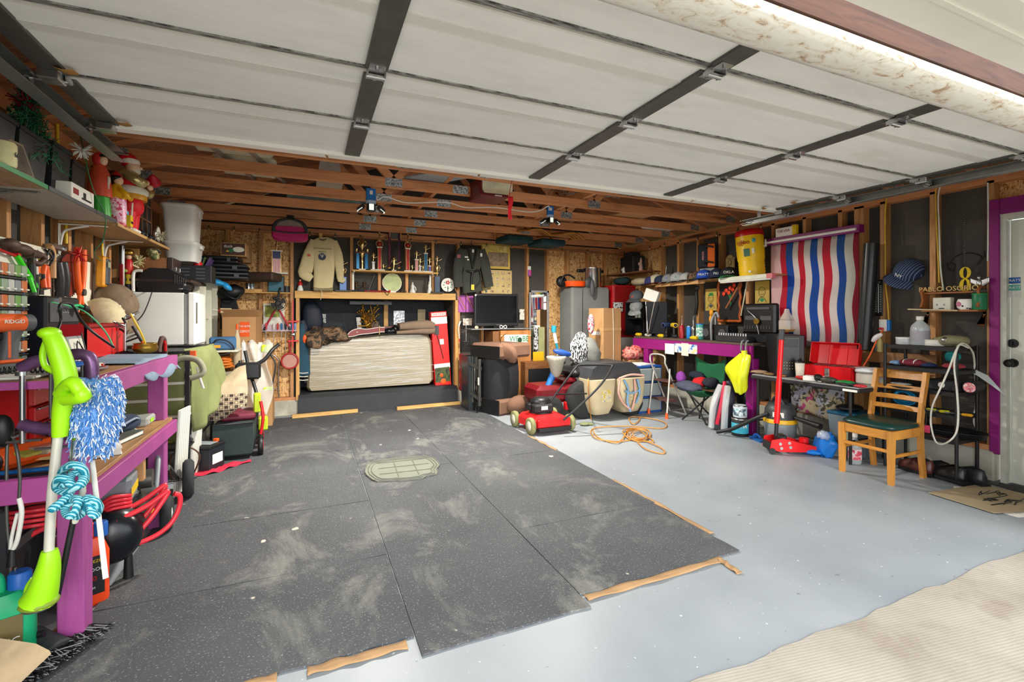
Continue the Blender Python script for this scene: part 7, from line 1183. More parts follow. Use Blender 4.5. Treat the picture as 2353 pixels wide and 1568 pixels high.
# red cabinet in the corner, grey cabinet, carton
R = thing('red_cabinet','tall cabinet with a bright red upper part standing in the corner','cabinet',(4.67,6.45,.001));G(pm('#c21a22',.3)).box(-.22,.22,-.2,.25,.95,1.78,.006).put('upper_case',R);G(pm('#dfe0d8',.5)).box(-.22,.22,-.2,.25,0,.945,.006).put('lower_case',R);G(dred).box(-.2,.2,-.21,-.2,.97,1.76,.004).put('door',R)
qb('pinned_photo','small black and white picture stuck on the red cabinet','photo',pprint('bw1','#1e1e1e','#e5e5e2','#9a9a98',26),1409,695,1431,716,6.22,.003,b=0)
a0,a1,z0,z1 = rY(1314,660,1402,800,6.25);R = thing('covered_cabinet','tall cabinet wearing a grey fabric cover with a zip','cabinet',((a0+a1)/2,6.25,.001));w_ = (a1-a0)/2;G(pm('#7d7f7c',.85,0,.05,6)).box(-w_,w_,0,.4,0,z1,.03).put('fabric_cover',R);G(blackm).tube([(-w_*.45,-.004,z1-.03),(-w_*.47,-.006,z1*.6),(-w_*.43,-.004,.3)],.004,5).put('zip',R)
a0,a1,b0,b1 = rY(1310,648,1352,662,6.2);R = thing('orange_cable','flat coil of bright orange cord on the grey covered cabinet','cord',((a0+a1)/2,6.32,z1+.002));g = G(pm('#ff5a14',.5))
for k in range(6):g.tube([((.15+.004*k)*cos(q),.11*sin(q),.01+.013*k)for q in[i*PI/8 for i in range(16)]],.009,6,2,True)
g.put('cord_loops',R)
R = thing('duffel_bag','black strap bag slumped beside the orange coil','bag',(a0-.05,6.36,z1+.002));G(blackm).ell((.02,.05,.08),(.09,.06,.09)).tube([(-.04,-.02,.03),(.0,-.04,.15),(.1,-.04,.18),(.2,-.04,.13)],.015).put('bag_body',R);G(pm('#55585c')).ell((.42,-.08,.06),(.07,.04,.08)).ell((.42,-.2,-.02),(.04,.03,.14)).put('cloth_tail',R)
p0,p1,q0,q1 = rY(1349,615,1393,661,6.25);R = thing('stock_pot','large shiny steel stock pot with black handles on the grey covered cabinet','pot',((p0+p1)/2+.02,6.42,z1+.002));rr = (p1-p0)/2*.85;G(pm('#c9caca',.22,1,.04)).lathe([(rr*.98,0),(rr,.01),(rr,q1-z1-.02),(rr*1.04,q1-z1-.015),(rr*1.04,q1-z1)],n=32).put('pot_wall',R);G(blackm).box(-rr-.12,-rr,-.03,.03,q1-z1-.07,q1-z1-.02,.01).box(rr,rr+.06,-.03,.03,q1-z1-.07,q1-z1-.02,.01).put('handle',R)
can('tin','red and silver paint tin beside the stock pot',steel,(4.1,6.4,z1+.002),.14,.06,None,pprint('tin','#c8432a','#e5e0d8','#7e8284',12));G(pm('#5a4634',.8)).lathe([(.06,0),(.075,.06),(.07,.2),(.05,.22)],n=16).thing('leather_pot','dark brown ribbed pot in the corner behind the steel pot','pot',(4.2,6.55,z1+.002))
R = thing('tall_carton','tall tan cardboard carton standing upright before the grey cabinet','box',(3.96,5.76,.001),rad(14));G(cardb).box(-.19,.19,-.14,.14,0,1.4,.004).put('carton_walls',R);G(offw).tube([(.01,-.143,1.4),(.02,-.144,1.0),(.015,-.143,.3)],.004,5).put('string',R);G(pm('#c8a06c',.3)).box(-.192,.192,-.142,.142,1.08,1.12).put('packing_tape',R);G(paper).box(-.195,-.19,-.08,.08,1.02,1.07).put('sticker',R)
R = thing('mop_bag','grey and black zebra-patterned clothes heaped against the covered cabinet','clothes',aD(1340,800,6.3));G(mk('zebra',lambda t:t.base(t.ramp(t.noise(t.co((1,1,.4)),60,2),[(.48,'#17181a'),(.52,'#dfe0de')]),.9))).ell((-.06,0,-.02),(.14,.1,.22),18,12,RY(8),lambda p:1+.08*sin(p.z*8)).put('cloth_heap',R);G(pm('#7f807a',.95)).ell((.12,-.02,-.06),(.12,.1,.2),18,12,RY(-20),lambda p:1+.07*sin(p.z*7+p.x*4)).put('grey_garment',R)
R = thing('christmas_bag','red and white tinsel bag hanging beside the tall carton','bag',aD(1358,745,6.5));G(pprint('xm','#b0223a','#e0d8d8','#7a2440',30)).ell((0,0,0),(.05,.04,.14)).put('bag_skin',R)
# right-hand workbench
XB,ZB = 4.45,.993;R = thing('workbench','long purple-fronted workbench under the cap shelf','workbench',(4.7,4.7,0));pu = pm('#8e1a70',.35,0,.06,5);G(pm('#5a4a3e',.6)).box(XB-4.7-.02,.21,-1.03,1.0,ZB-.025,ZB,.002).put('worktop',R);G(pu).box(XB-4.7-.04,XB-4.7,-1.03,1.0,ZB-.165,ZB-.026,.003).put('apron',R)
for y in(-1.0,.72):G(pu).box(XB-4.7-.035,XB-4.7+.06,y-.045,y+.045,.001,ZB-.166,.003).put('leg',R)
G(pu).box(XB-4.7-.045,XB-4.7-.04,-1.035,-.95,ZB-.2,ZB-.03).put('leg_plate',R)
for i,(x0,x1,y0,y1,m_,lab)in enumerate(((1528,1549,790,814,paper,'torn white paper strip stuck on the purple bench front'),(1550,1602,791,812,pprint('np','#2e6fae','#e6e4dc','#c9c38a',12),'coloured leaflet stuck on the purple bench front'),(1566,1582,789,818,offw,'long white label stuck over the coloured leaflet'))):qb('bench_label',lab,'label',m_,x0,y0,x1,y1,XB-.043,.002,'X',0,'papers on the purple bench front').location.x-=.001*i
bt = ZB+.001
def onB(x,X=4.65):return aX(x,780,X).y
R = thing('blow_torch_can','red spray can with a thin nozzle on the purple bench','can',(4.62,onB(1571),bt));G(pm('#a51a24',.3)).lathe([(.034,0),(.034,.15),(.02,.175)],n=16).put('can_body',R);G(steel).lathe([(.01,.175),(.004,.2),(.002,.3)],n=8).put('nozzle',R)
can('spray_can','bright blue clear spray can beside the red one',pm('#2a86d8',.25),(4.63,onB(1586),bt),.17,.032)
R = thing('torch_head','brass and steel torch fitting standing on the purple bench','torch',(4.62,onB(1597),bt));G(steel).lathe([(.03,0),(.02,.1),(.034,.13),(.02,.16)],n=12).tube([(0,0,.16),(0,0,.26),(-.0,-.02,.3)],.008).put('torch_body',R)
can('wipes_tub','teal wipes tub with a bright blue lid on the purple bench',pm('#3f9c90',.4),(4.62,onB(1613),bt),.2,.05,blue,pprint('wp','#d9efe6','#2f8a7c','#e9e9d8',20))
def dr(lab,x,X,c,rz):
 R = thing('cordless_drill',lab,'drill',(X,onB(x,X),bt),rad(rz),'cordless tools on the purple bench');G(blackm).box(-.05,.05,-.035,.035,0,.05,.01).put('battery',R);G(blackm).cyl((0,0,.05),(.01,0,.14),.02).put('handle',R);G(c).cyl((-.09,0,.17),(.08,0,.17),.032,.034).put('motor_housing',R);G(blackm).cyl((-.13,0,.17),(-.09,0,.17),.012,.024).put('chuck',R)
dr('yellow and black drill standing on the purple bench below the blue garment',1549,4.62,yellow,60);dr('blue-bodied grinder beside the yellow drill',1531,4.6,pm('#2c4c86'),20)
for x,X,c,lab in((1520,4.55,yellow,'small yellow tool lying on the bench before the monitor'),(1468,4.53,yellow,'yellow tape measure at the corner end of the purple bench'),(1596,4.5,yellow,'yellow clamp head lying at the bench edge'),(1490,4.56,offw,'cream jar at the corner end of the purple bench')):G(c).bx((0,0,.022),(.06,.09,.044),None,.012).ell((0,.05,.02),(.02,.03,.018)).thing('small_tool',lab,'tool',(X,onB(x,X),bt),0,'small tools on the purple bench')
R = thing('radio','black radio with red stickers and a steel arm on the purple bench','radio',(4.7,onB(1652,4.7),bt),-PI/2);G(blackm).box(-.2,.2,-.08,.1,0,.19,.01).put('radio_case',R);G(dgrey).cyl((-.13,-.085,.09),(-.13,-.08,.09),.05,n=20).cyl((.12,-.085,.09),(.12,-.08,.09),.05,n=20).put('speaker_cone',R);G(red).box(-.05,-.02,-.083,-.08,.1,.13).put('sticker',R);G(grey).tube([(-.02,-.1,.0),(-.02,-.11,.2),(.0,-.09,.3),(.04,-.08,.34),(.07,-.08,.28)],.015).put('swing_arm',R);G(pm('#e89a1c')).ell((-.13,0,.26),(.025,.02,.05)).ell((-.12,0,.34),(.03,.02,.04)).put('orange_bulb',R);G(steel).cyl((-.06,0,.19),(-.06,0,.3),.006).put('post',R)
R = thing('socket_set','black socket case with a row of bright sockets along the bench edge','socket set',(4.56,onB(1710,4.56)+.06,bt),-PI/2);G(blk2).box(-.28,.16,-.08,.06,0,.07,.006).put('case',R);g = G(steel)
for k in range(12):g.cyl((-.25+.034*k,-.05,.07),(-.25+.034*k,-.05,.1),.011,n=8)
g.put('sockets',R)
R = thing('tool_case','opened black blow-moulded tool case standing upright on the bench end','tool case',(4.72,onB(1746,4.72),bt+.0),-PI/2);G(pm('#16171a',.35)).box(-.21,.21,-.03,.06,.1,.44,.02).box(-.19,.22,-.12,.1,0,.095,.01).put('case_shell',R);g = G(dgrey)
for k in range(10):g.box(-.18+.036*k,-.17+.036*k,-.036,-.03,.15,.19,.002)
g.box(-.15,.15,-.04,-.03,.37,.4,.004).box(-.17,-.02,-.036,-.03,.25,.3,.003).box(.03,.17,-.036,-.03,.25,.3,.003).put('moulded_ribs',R);G(brass).lathe([(.035,-.01),(.04,0),(.035,.01)],(-.0,-.05,.24),16,RX(90)).put('sieve',R);G(steel).tube([(-.12,-.05,.36),(-.03,-.06,.3),(.02,-.06,.25)],.005).tube([(.0,-.05,.2),(.05,-.06,.05)],.005).put('loose_wrench',R)
R = thing('monitor','black monitor standing sideways at the corner end of the purple bench','monitor',(4.6,onB(1512,4.6),bt),rad(-50));G(pm('#0d1018',.3)).box(-.17,.13,-.01,.03,.04,.5,.006).put('bezel',R);G(blackm).box(-.1,.1,-.07,.08,0,.012,.003).box(-.03,.03,.0,.03,.012,.1).put('stand',R)
R = thing('bench_shelf','small black desk shelf with two bottles at the corner end of the bench','shelf',(4.58,onB(1460,4.58),bt),-PI/2);G(blackm).box(-.25,.2,.05,.2,0,.02).box(-.25,-.23,.0,.2,0,.5).box(.18,.2,0,.2,0,.5).box(-.25,.2,.0,.2,.25,.27).box(-.25,.2,0,.2,.49,.51,.002).box(-.25,.2,.19,.2,0,.5).put('shelf_frame',R)
for k,y in enumerate((.0,.07)):bottle('lotion_bottle','clear lotion bottle on the black desk shelf, '+('nearer the carton' if k else 'nearer the drill'),clearm('#d8e4d4',.8),(4.56,onB(1460,4.58)-.12+y,bt+.271),.14,.022)
hat('baseball_cap','dark grey cap with an orange mark on the black desk shelf',pm('#4a4f55',.85),(4.52,onB(1467,4.55),bt+.56),-70,(15,0,0),logo='M',lm=orange,s=1.1);hat('baseball_cap','silver and grey cap hung below the dark grey one',pm('#8a8d8c',.8,0,.25,25),(4.47,onB(1467,4.5),bt+.42),-70,(40,0,0),s=1.0)
carton('shoe_box','white and orange tilted packet above the monitor',paper,(.2,.1,.16),(4.57,onB(1494,4.57),bt+.52),rad(-60),tape=False,rot=E3(0,20,-60));wire('white_cable','white and chrome cable hanging before the monitor','cable',chrome,[(4.5,onB(1484,4.5),bt+.5),(4.48,onB(1489,4.5),bt+.25),(4.48,onB(1491,4.5),bt+.03),(4.48,onB(1500,4.5),bt+.3),(4.5,onB(1504,4.5),bt+.5)],.009)
# wall pictures above the bench
for(x0,y0,x1,y1,lab)in((1621,664,1647,714,'caricature sketch of a person in a cap on yellow paper'),(1735,646,1768,701,'caricature sketch of a long-haired person with a green scarf on yellow paper')):
 R = qb('sketch_drawing',lab,'drawing',pm('#c3a84e',.7,0,.06),x0,y0,x1,y1,XW,.004,'X',0,kids=[('picture_margin',pm('#bfa34a'),.02,.98,.02,.98,.001)]);w_,h = R['_w'],R['_h'];q = G(pm('#5e5630'));q.tube([(w_*.22*cos(a),-.003,h*.55+h*.2*sin(a))for a in[i*PI/6 for i in range(12)]],.003,5,2,True).tube([(-w_*.3,-.003,h*.1),(-w_*.15,-.003,h*.3),(w_*.15,-.003,h*.3),(w_*.3,-.003,h*.1)],.003,5).tube([(-w_*.08,-.003,h*.46),(0,-.003,h*.43),(w_*.1,-.003,h*.47)],.003,5).ell((-w_*.08,-.003,h*.6),(.007,.002,.004)).ell((w_*.08,-.003,h*.6),(.007,.002,.004)).put('sketch_face',R);G(green if x0>1700 else dgrey).prism([(-w_*.2,h*.22),(0,h*.3),(w_*.2,h*.22),(0,h*.12)],-.003,0).put('sketch_clothes',R)
 if x0<1700:G(green).prism([(-w_*.24,h*.68),(-w_*.12,h*.82),(w_*.15,h*.82),(w_*.24,h*.68)],-.003,0).put('sketch_cap',R)
R = qb('chalkboard','black board in a wavy orange wooden frame with red flowers painted on it','board',pm('#15171a',.4),1652,648,1702,738,XW,.006,'X',0,kids=[('slate',blackm,.02,.98,.02,.98,.002)]);w_,h = R['_w'],R['_h'];G(pm('#b5581e',.4)).tube([(-w_*.5+.01*sin(i*2),-.006,h*i/10)for i in range(11)]+[(-w_*.5+w_*i/8,-.006,h+.008*sin(i*2))for i in range(1,8)]+[(w_*.5+.01*sin(i*2),-.006,h-h*i/10)for i in range(11)]+[(w_*.5-w_*i/8,-.006,.0)for i in range(1,8)],.017,8,2,True).put('moulding',R)
g = G(pm('#e2401c',.5))
for c in((-.04,.78),(.02,.84),(.08,.9),(-.08,.7),(.0,.72),(.06,.8)):g.ell((c[0],-.012,h*c[1]),(.028,.01,.028),10,6)
g.put('red_flowers',R);G(green).tube([(-.02,-.01,h*.7),(.02,-.012,h*.6),(.03,-.01,h*.4)],.007).tube([(.03,-.01,h*.7),(.03,-.012,h*.6)],.007).put('flower_stem',R)
R = thing('metal_bracket_pair','folded long brown metal brackets leaning over the painted board','bracket',wX(1700,680,4.86));G(pm('#9a5a30')).bx((0,.09,.02),(.012,.02,.42),E3(35,0,0)).put('brown_arm',R);G(pm('#c9c2a8')).bx((0,-.07,0),(.01,.014,.5),E3(12,0,0)).put('pale_arm',R)
R = thing('hung_tool','black caulking gun hanging on a stud above the torch','caulking gun',wX(1600,690,4.9));G(blackm).tube([(0,-.02,.16),(0,0,.1),(0,-.01,-.05),(0,.02,-.2)],.02,8).put('gun_frame',R);G(dgrey).ell((0,-.01,.17),(.03,.04,.03)).put('gun_head',R)
# curtain and its rod
cv = [wX(x,600,RXW-.06).y for x in(1772,1973)];cmats = [('#e2c4c4',24),('#c8324a',15),('#2b62ac',15),('#d8cfca',12),('#c8324a',15),('#d8cfca',13),('#2b62ac',15),('#d8cfca',12),('#c8324a',15),('#d8cfca',13),('#2b62ac',16),('#d8d4cc',15),('#a8243c',9)]
def _curt(t):
 s = t.N('SeparateXYZ',{0:t.co()});u = t.math('ADD',s.outputs[1],t.math('MULTIPLY',t.math('SINE',t.math('MULTIPLY',s.outputs[2],11.0)),.012));tot = sum(w for _,w in cmats);W = cv[0]-cv[1];f = t.math('MULTIPLY_ADD',u,-1/W,.5)
 st = [];a = 0
 for c,w in cmats:st.append((a/tot,c));a+=w
 c = t.ramp(f,st,'CONSTANT');m = t.base(c,.7);tr = t.N('BsdfTranslucent',{'Color':c});mx = t.N('MixShader',{0:.6});t.l.new(t.p.outputs[0],mx.inputs[1]);t.l.new(tr.outputs[0],mx.inputs[2]);t.l.new(mx.outputs[0],t.n['Material Output'].inputs[0]);return m
yc_ = (cv[0]+cv[1])/2;R = thing('striped_curtain','pink, white and blue striped cloth hung over the side window','curtain',(RXW-.06,yc_,1.53));W = cv[0]-cv[1]
G(mk('curtain',_curt)).sheet(lambda u,v:(.012*sin(u*30+v*3)*(.4+v)-.0,W*(u-.5),.57-1.12*v+.02*sin(u*9)*v),80,30,.002).put('cloth_panel',R)
R = thing('curtain_shelf','purple painted plank with a white rod above the striped curtain','shelf',(RXW-.05,yc_,2.13));G(purplex).box(-.04,.045,-W/2-.02,W/2+.03,-.03,.045,.003).put('plank',R);G(white).cyl((-.055,-W/2-.0,.0),(-.055,W/2+.05,.0),.014).put('rod',R)
y_ = wX(1805,530,4.88).y;R = thing('paint_tray_box','white cardboard box with red lettering on the purple plank','box',(4.885,y_,2.176));G(paper).box(-.035,.035,-.1,.1,0,.1,.003).put('carton_walls',R);text('OSI USA',.04,dred,R,(-.037,0,.06),(PI/2,0,-PI/2));can('small_can','small yellow and silver can on the purple plank',yellow,(4.885,wX(1826,530,4.88).y,2.176),.12,.035,steel)
R = thing('milk_jug','cloudy one-gallon jug with amber liquid before the curtain','jug',(4.78,aX(1808,770,4.78).y,1.12));R.location.z = .68+.44;G(clearm('#e4dccf',.5)).box(-.07,.07,-.07,.07,0,.15,.03).lathe([(.07,.14),(.03,.21),(.022,.25)],n=14).put('jug_wall',R);G(pm('#b98a3c',.3)).box(-.066,.066,-.066,.066,.004,.05,.02).put('liquid',R)
# black roll, thermometer, cap, outlet
p,q = wX(2003,560,4.84),wX(1986,803,4.82);R = thing('black_pipe','fat black plastic pipe leaning between the curtain and a stud','pipe',q);G(pm('#1c1e20',.3,0,.05)).cyl((0,0,0),p-q,.062,n=26).put('pipe_wall',R)
G(wood('#9a6c3e','#6e4826','y','ledge_board')).box(RXW-.05,RXW-.001,wX(2158,820).y,wX(1955,820).y,.86,.96,.003).put('ledge_board',wr)
R = thing('wall_thermometer','tall black thermometer with white scale marks on a stud','thermometer',wX(2020,685,XW-.0),-PI/2);G(blackm).box(-.034,.034,-.01,.004,-.17,.17,.008).put('back_plate',R);g = G(white);
for k in range(16):g.box(-.026,-.012,-.012,-.01,-.13+.016*k,-.126+.016*k).box(.012,.026,-.012,-.01,-.13+.016*k,-.126+.016*k)
g.put('scale_marks',R);G(pm('#c9d0d0',.2)).cyl((0,-.012,-.14),(0,-.012,.13),.003).put('glass_tube',R);text('C F',.022,white,R,(0,-.0115,.145))
hat('baseball_cap','navy pinstriped cap with white letters hung on the black wall',mk('pinstripe',lambda t:t.base(t.mix(t.math('GREATER_THAN',t.math('FRACT',t.math('MULTIPLY',t.N('SeparateXYZ',{0:t.co()}).outputs[0],55.0)),.86),'#1b2b4a','#8fa3c4'),.85)),wX(2088,628,XW+.04),-90,(38,30,0),logo='NY',s=1.15,lm=white)
R = thing('wall_outlet','white socket box with a blue side and a red plug on a stud','outlet',wX(2036,748,XW),-PI/2);G(white).box(-.045,.02,-.03,.004,-.055,.055,.004).put('cover_plate',R);G(pm('#1f74c4',.5)).box(.02,.045,-.03,.004,-.05,.05,.003).put('blue_box',R);G(red).box(-.035,-.0,-.06,-.03,-.04,-.02,.005).put('plug',R)
wire('orange_wire','orange cord running from the socket down to the table','cord',pm('#e2581c'),[wX(2030,758,4.85),wX(2018,775,4.8),wX(2000,815,4.75),wX(1985,840,4.72),wX(1978,855,4.7)],.007)
R = thing('plastic_wrap','clear plastic wrapping tangled on the orange cord','wrapping',wX(2016,775,4.79));G(clearm('#f2f4f4',.6)).tube([(0,-.04,.03),(-.01,0,0),(0,.04,-.04)],lambda t:.012+.012*sin(t*3),7).put('film',R)
for x,lab,c in((2013,'dark little bottle on the wall ledge by the socket',clearm('#54584c',.8)),(2022,'small yellow-capped bottle on the wall ledge by the socket',pm('#cfc07a',.4))):bottle('small_bottle',lab,c,(4.885,wX(x,800,4.885).y,.9605),.15,.024,yellow if x>2015 else dgrey)
for pts,c,lab in((((2052,440),(2036,462),(2034,560),(2035,650),(2040,700),(2042,735)),'#e0b43a','yellow cable with a white tail stapled down the stud above the socket'),(((2158,418),(2150,440),(2152,520),(2156,600),(2158,650)),'#d9b23c','yellow cable stapled down the stud above the name shelf'),(((2165,418),(2156,450),(2158,520),(2161,610),(2168,668)),'#e4e2d4','white cable beside the yellow one above the name shelf'),(((2270,420),(2271,500),(2270,600)),'#e6e3dc','thin white cable on the stud beside the purple door frame')):wire('wall_cable',lab,'cable',pm(c,.5),[wX(x,y,XW)for x,y in pts],.006)
# name shelf
sa,sb = wX(2262,740).y,wX(2132,740).y;R = thing('name_shelf','small carved wooden wall shelf with raised letters on its upper rail','shelf',(XW-.05,(sa+sb)/2,1.33),-PI/2);w_ = (sb-sa)/2;wn = wood('#a8642e','#7e4520','x','name_shelf',.5,False)
G(wn).box(-w_,w_,-.05,.05,0,.014,.002).put('lower_board',R);G(wn).box(-w_,w_*.95,-.03,.05,.15,.164,.002).put('upper_rail',R)
for s in(-1,1):G(wn).prism([(-.05,-.1),(.03,-.12),(.05,-.02),(.05,.0),(-.06,.04),(-.03,.1),(-.055,.17),(-.02,.21),(.05,.2),(.05,-.1)][::-1],s*w_-.008,s*w_+.008,'yz').put('scroll_side',R)
text('PABLO OSORIO',.056,pm('#dcb878'),R,(-w_*.06,-.035,.188),ext=.004)
qb('thermostat_box','white plastic box with a slot on the name shelf','box',offw,2143,684,2184,713,XW-.085,.06,'X',.004,kids=[('slot',blackm,.35,.65,.1,.17,.002),('mark',grey,.2,.3,.35,.5,.001),('mark',grey,.6,.7,.35,.5,.001)])
R = thing('cow_mug','white mug spotted black with a pink handle on the name shelf','mug',(XW-.06,wX(2218,700,XW-.06).y,1.345));G(mk('spots',lambda t:t.base(t.ramp(t.N('TexVoronoi',{'Vector':t.co(),'Scale':30.0}).outputs['Distance'],[(.2,'#1c1c1c'),(.26,'#ece8e0')]),.4))).lathe([(.035,0),(.05,.02),(.052,.06),(.044,.085)],n=22).put('mug_wall',R);G(pm('#d87fa0')).tube([(0,-.05,.02),(0,-.085,.04),(0,-.08,.075),(0,-.05,.075)],.009).ell((-.045,.02,.045),(.012,.02,.02)).put('handle',R)
can('green_tin','green tin with white lettering on the name shelf beside the mug',pm('#14764a',.4),(XW-.05,wX(2251,700,XW-.05).y,1.345),.13,.045,green)
R = thing('eagle_trophy','silver spread-winged eagle statuette standing on the green tin','statuette',(XW-.05,wX(2251,660,XW-.05).y,1.482));G(dkst).lathe([(.045,0),(.04,.02),(.02,.035)],n=12).put('plinth',R);G(steel).ell((0,0,.07),(.018,.018,.04)).ell((-.01,0,.115),(.012,.012,.014)).put('eagle_body',R)
for s in(-1,1):G(steel).sheet(lambda u,v,s=s:(.0,s*(.01+.05*u),.1-.06*v*(1-.3*u)+.02*u),5,4,.006).put('wing',R)
R = thing('yellow_rope','yellow cord hank hanging from a chain beside the scroll hook','cord',wX(2218,640,XW-.03));g = G(pm('#e8c814',.5))
for k in range(4):g.tube([(0,(.016+.006*k)*cos(q),.045+.045*sin(q))for q in[i*PI/5 for i in range(10)]],.0038,5,2,True).tube([(0,(.016+.006*k)*cos(q),-.055+.05*sin(q))for q in[i*PI/5 for i in range(10)]],.005,5,2,True)
g.put('cord_loops',R);g = G(dkst)
for k in range(26):g.ell((0,.006*(k%2),.12+.016*k),(.006,.006,.009),6,4)
g.put('chain_links',R)
wire('scroll_hook_rail','black wrought iron scroll rail with hooks on the wall behind the yellow cord','hook rail',pm('#1c1c1e',.5,.5),[wX(x,y,XW-.0)for x,y in((2175,605),(2180,618),(2190,622),(2195,610),(2186,605),(2180,608),(2196,590),(2215,583),(2235,582),(2255,590),(2252,602),(2246,608),(2262,588),(2262,578))],.005)
wire('wooden_dowel','pale stick lying through the name shelf and sticking out','dowel',pm('#dcc9a0'),[wX(2086,711,XW-.11),wX(2200,714,XW-.11)],.006,sub=1)
R = thing('door_sticker','blue and white sticker on the white side door','sticker',(RXW+.029,0,0),-PI/2)
for z0,z1,c,nm in((638,652,'#1b58a8','blue_band'),(655,668,'#4aa79a','teal_band'),(669,683,'#d6d8d4','white_band')):
 a = rX(2315,z0,2345,z1,RXW+.029);G(pm(c,.4)).box(-a[1]+0,-a[0],-.0015,0,a[2],a[3]).put(nm,R);
 if nm!='white_band':text('PRATT',.026,white,R,(-(a[0]+a[1])/2,-.002,(a[2]+a[3])/2))
 # ============================================================ folding table and what is on it
TX,TY,TZ2 = 4.3,3.03,.68
R = thing('folding_table','folding table with a grey top and dark edge in front of the curtain','table',(4.58,TY,0));G(pm('#9a9b98',.5,0,.08,8)).box(-.27,.29,-.5,.55,TZ2-.01,TZ2,.002).put('tabletop',R);G(blk2).box(-.28,.3,-.51,.56,TZ2-.045,TZ2-.0105,.008).put('edge_frame',R)
for y in(-.42,.5):
 for x in(-.24,.24):G(blackm).cyl((x,y,0),(x,y,TZ2-.046),.013).put('leg',R)
 G(blackm).cyl((-.24,y,.2),(.24,y,.2),.009).cyl((-.0,y,TZ2-.05),(-.24,y*.2,TZ2-.06),.007).split('brace',R)
G(paper).box(-.283,-.281,-.5,-.38,TZ2-.04,TZ2-.02).put('sticker',R)
tz = TZ2+.001
def onT(x,X):return aX(x,860,X).y
R = thing('computer_tower','black computer tower with a drive front on the folding table','computer',(4.56,onT(1790,4.5),tz),rad(-38));G(pm('#1c1e21',.45)).box(-.11,.14,-.2,.24,0,.42,.006).put('case',R);G(pm('#101114',.3)).box(-.095,.095,-.206,-.2,.02,.4,.003).put('front_bezel',R);G(dgrey).box(-.08,.08,-.21,-.206,.3,.38,.003).put('drive_tray',R);g = G(pm('#b9b27a'))
for i in range(5):
 for j in range(3):g.box(-.05+.025*i,-.042+.025*i,-.208,-.205,.08+.03*j,.088+.03*j)
g.put('front_lights',R)
R = thing('toolbox','open bright red metal toolbox with its lid raised on the folding table','toolbox',(4.6,onT(1903,4.55),tz),rad(-78));rb = pm('#d01018',.3,0,.04);g = G(rb);g.box(-.2,.2,-.1,-.094,0,.14).box(-.2,.2,.094,.1,0,.14).box(-.2,-.194,-.1,.1,0,.14).box(.194,.2,-.1,.1,0,.14).box(-.2,.2,-.1,.1,0,.006).put('tray_body',R)
L2 = G(rb,TR((0,.1,.145),0,-14));L2.box(-.205,.205,-.0,.006,0,.2).box(-.205,-.199,-.08,.006,0,.2).box(.199,.205,-.08,.006,0,.2).box(-.205,.205,-.08,.006,.194,.2).box(-.09,-.07,-.006,0,0,.19).box(.07,.09,-.006,0,0,.19).put('lid',R);G(steel).box(-.02,.02,-.112,-.1,.02,.12,.004).put('latch',R);g = G(steel)
for k in range(7):g.tube([(-.17+.05*k,-.06+jit(.04),.13+jit(.01)),(-.12+.05*k,jit(.06),.145)],.008,6,1)
g.put('wrenches',R)
R = thing('travel_cup','white tall cup with a black lid on the folding table','cup',(4.42,onT(1838,4.42),tz));G(pm('#e0d8c4',.5)).lathe([(.03,0),(.033,.005),(.042,.155)],n=20).put('cup_wall',R);G(blackm).lathe([(.045,.155),(.045,.168),(.02,.175),(.01,.2)],n=16).put('lid',R)
carton('medicine_box','small blue and white carton lying before the red toolbox',paper,(.16,.1,.045),(4.4,onT(1870,4.4),tz),rad(-70),tape=False)
for i,(x,X,c,s3,lab)in enumerate(((1848,4.36,'#c8201e',(.02,.09,.02),'red-handled pliers lying nearest the white cup'),(1880,4.38,'#1b1c1e',(.035,.05,.035),'black tool grip lying before the red toolbox'),(1905,4.36,'#3b3a30',(.03,.07,.03),'olive pouch lying before the red toolbox'),(1925,4.4,'#c21c3a',(.03,.05,.02),'crimson clip lying on the folding table'),(1944,4.38,'#14843c',(.05,.08,.022),'green oval tape measure on the folding table'),(1937,4.33,'#26282a',(.02,.07,.014),'black screwdriver before the green tape measure'),(1968,4.36,'#26282a',(.03,.06,.015),'black adapter on the folding table end'),(1978,4.34,'#c8323a',(.035,.05,.015),'flat red roll of tape on the folding table end'),(1746,4.4,'#a08264',(.05,.09,.02),'crumpled brown paper at the far end of the folding table'),(1768,4.38,'#8a6a44',(.05,.06,.014),'wooden block at the far end of the folding table'),(1795,4.4,'#b0702c',(.02,.06,.01),'amber key tag beside the wooden block'))):
 R = thing('table_item',lab,'tool',(X,onT(x,X),tz),jit(.6),'small things on the folding table');G(pm(c,.45)).ell((0,0,s3[2]),s3,12,7,None,lambda p:1+.08*sin(p.y*9)).put('item_body',R);G(steel).cyl((0,s3[1]*.8,.008),(.02,s3[1]*1.35,.008),.006).put('item_end',R)
 R.name = ['pliers','tool_grip','pouch','clip','tape_measure','screwdriver','adapter','tape_roll','crumpled_paper','wood_block','key_tag'][i]
R = thing('white_bag','white crumpled plastic bag on a cream tub at the table end','bag',(4.66,onT(1990,4.6),tz));G(offw).box(-.07,.08,-.09,.09,0,.1,.01).put('tub',R);G(pm('#dfe0e2',.4)).ell((0,0,.12),(.11,.14,.03),16,8,None,lambda p:1+.16*sin(p.x*8+p.y*6)).put('film',R)
flw = mk('floral',lambda t:t.base(t.mix(t.ramp(t.noise(t.co((1,1,1)),13,3,.5,1.5),[(.5,0.0),(.53,1.0)]),t.mix(t.ramp(t.noise(t.co(),7,2),[(.44,0.0),(.5,1.0)]),'#a9a8b4','#b9a988'),t.mix(t.ramp(t.noise(t.co(),5,2),[(.6,0.0),(.62,1.0)]),'#4a4a3c','#b0406a')),.9))
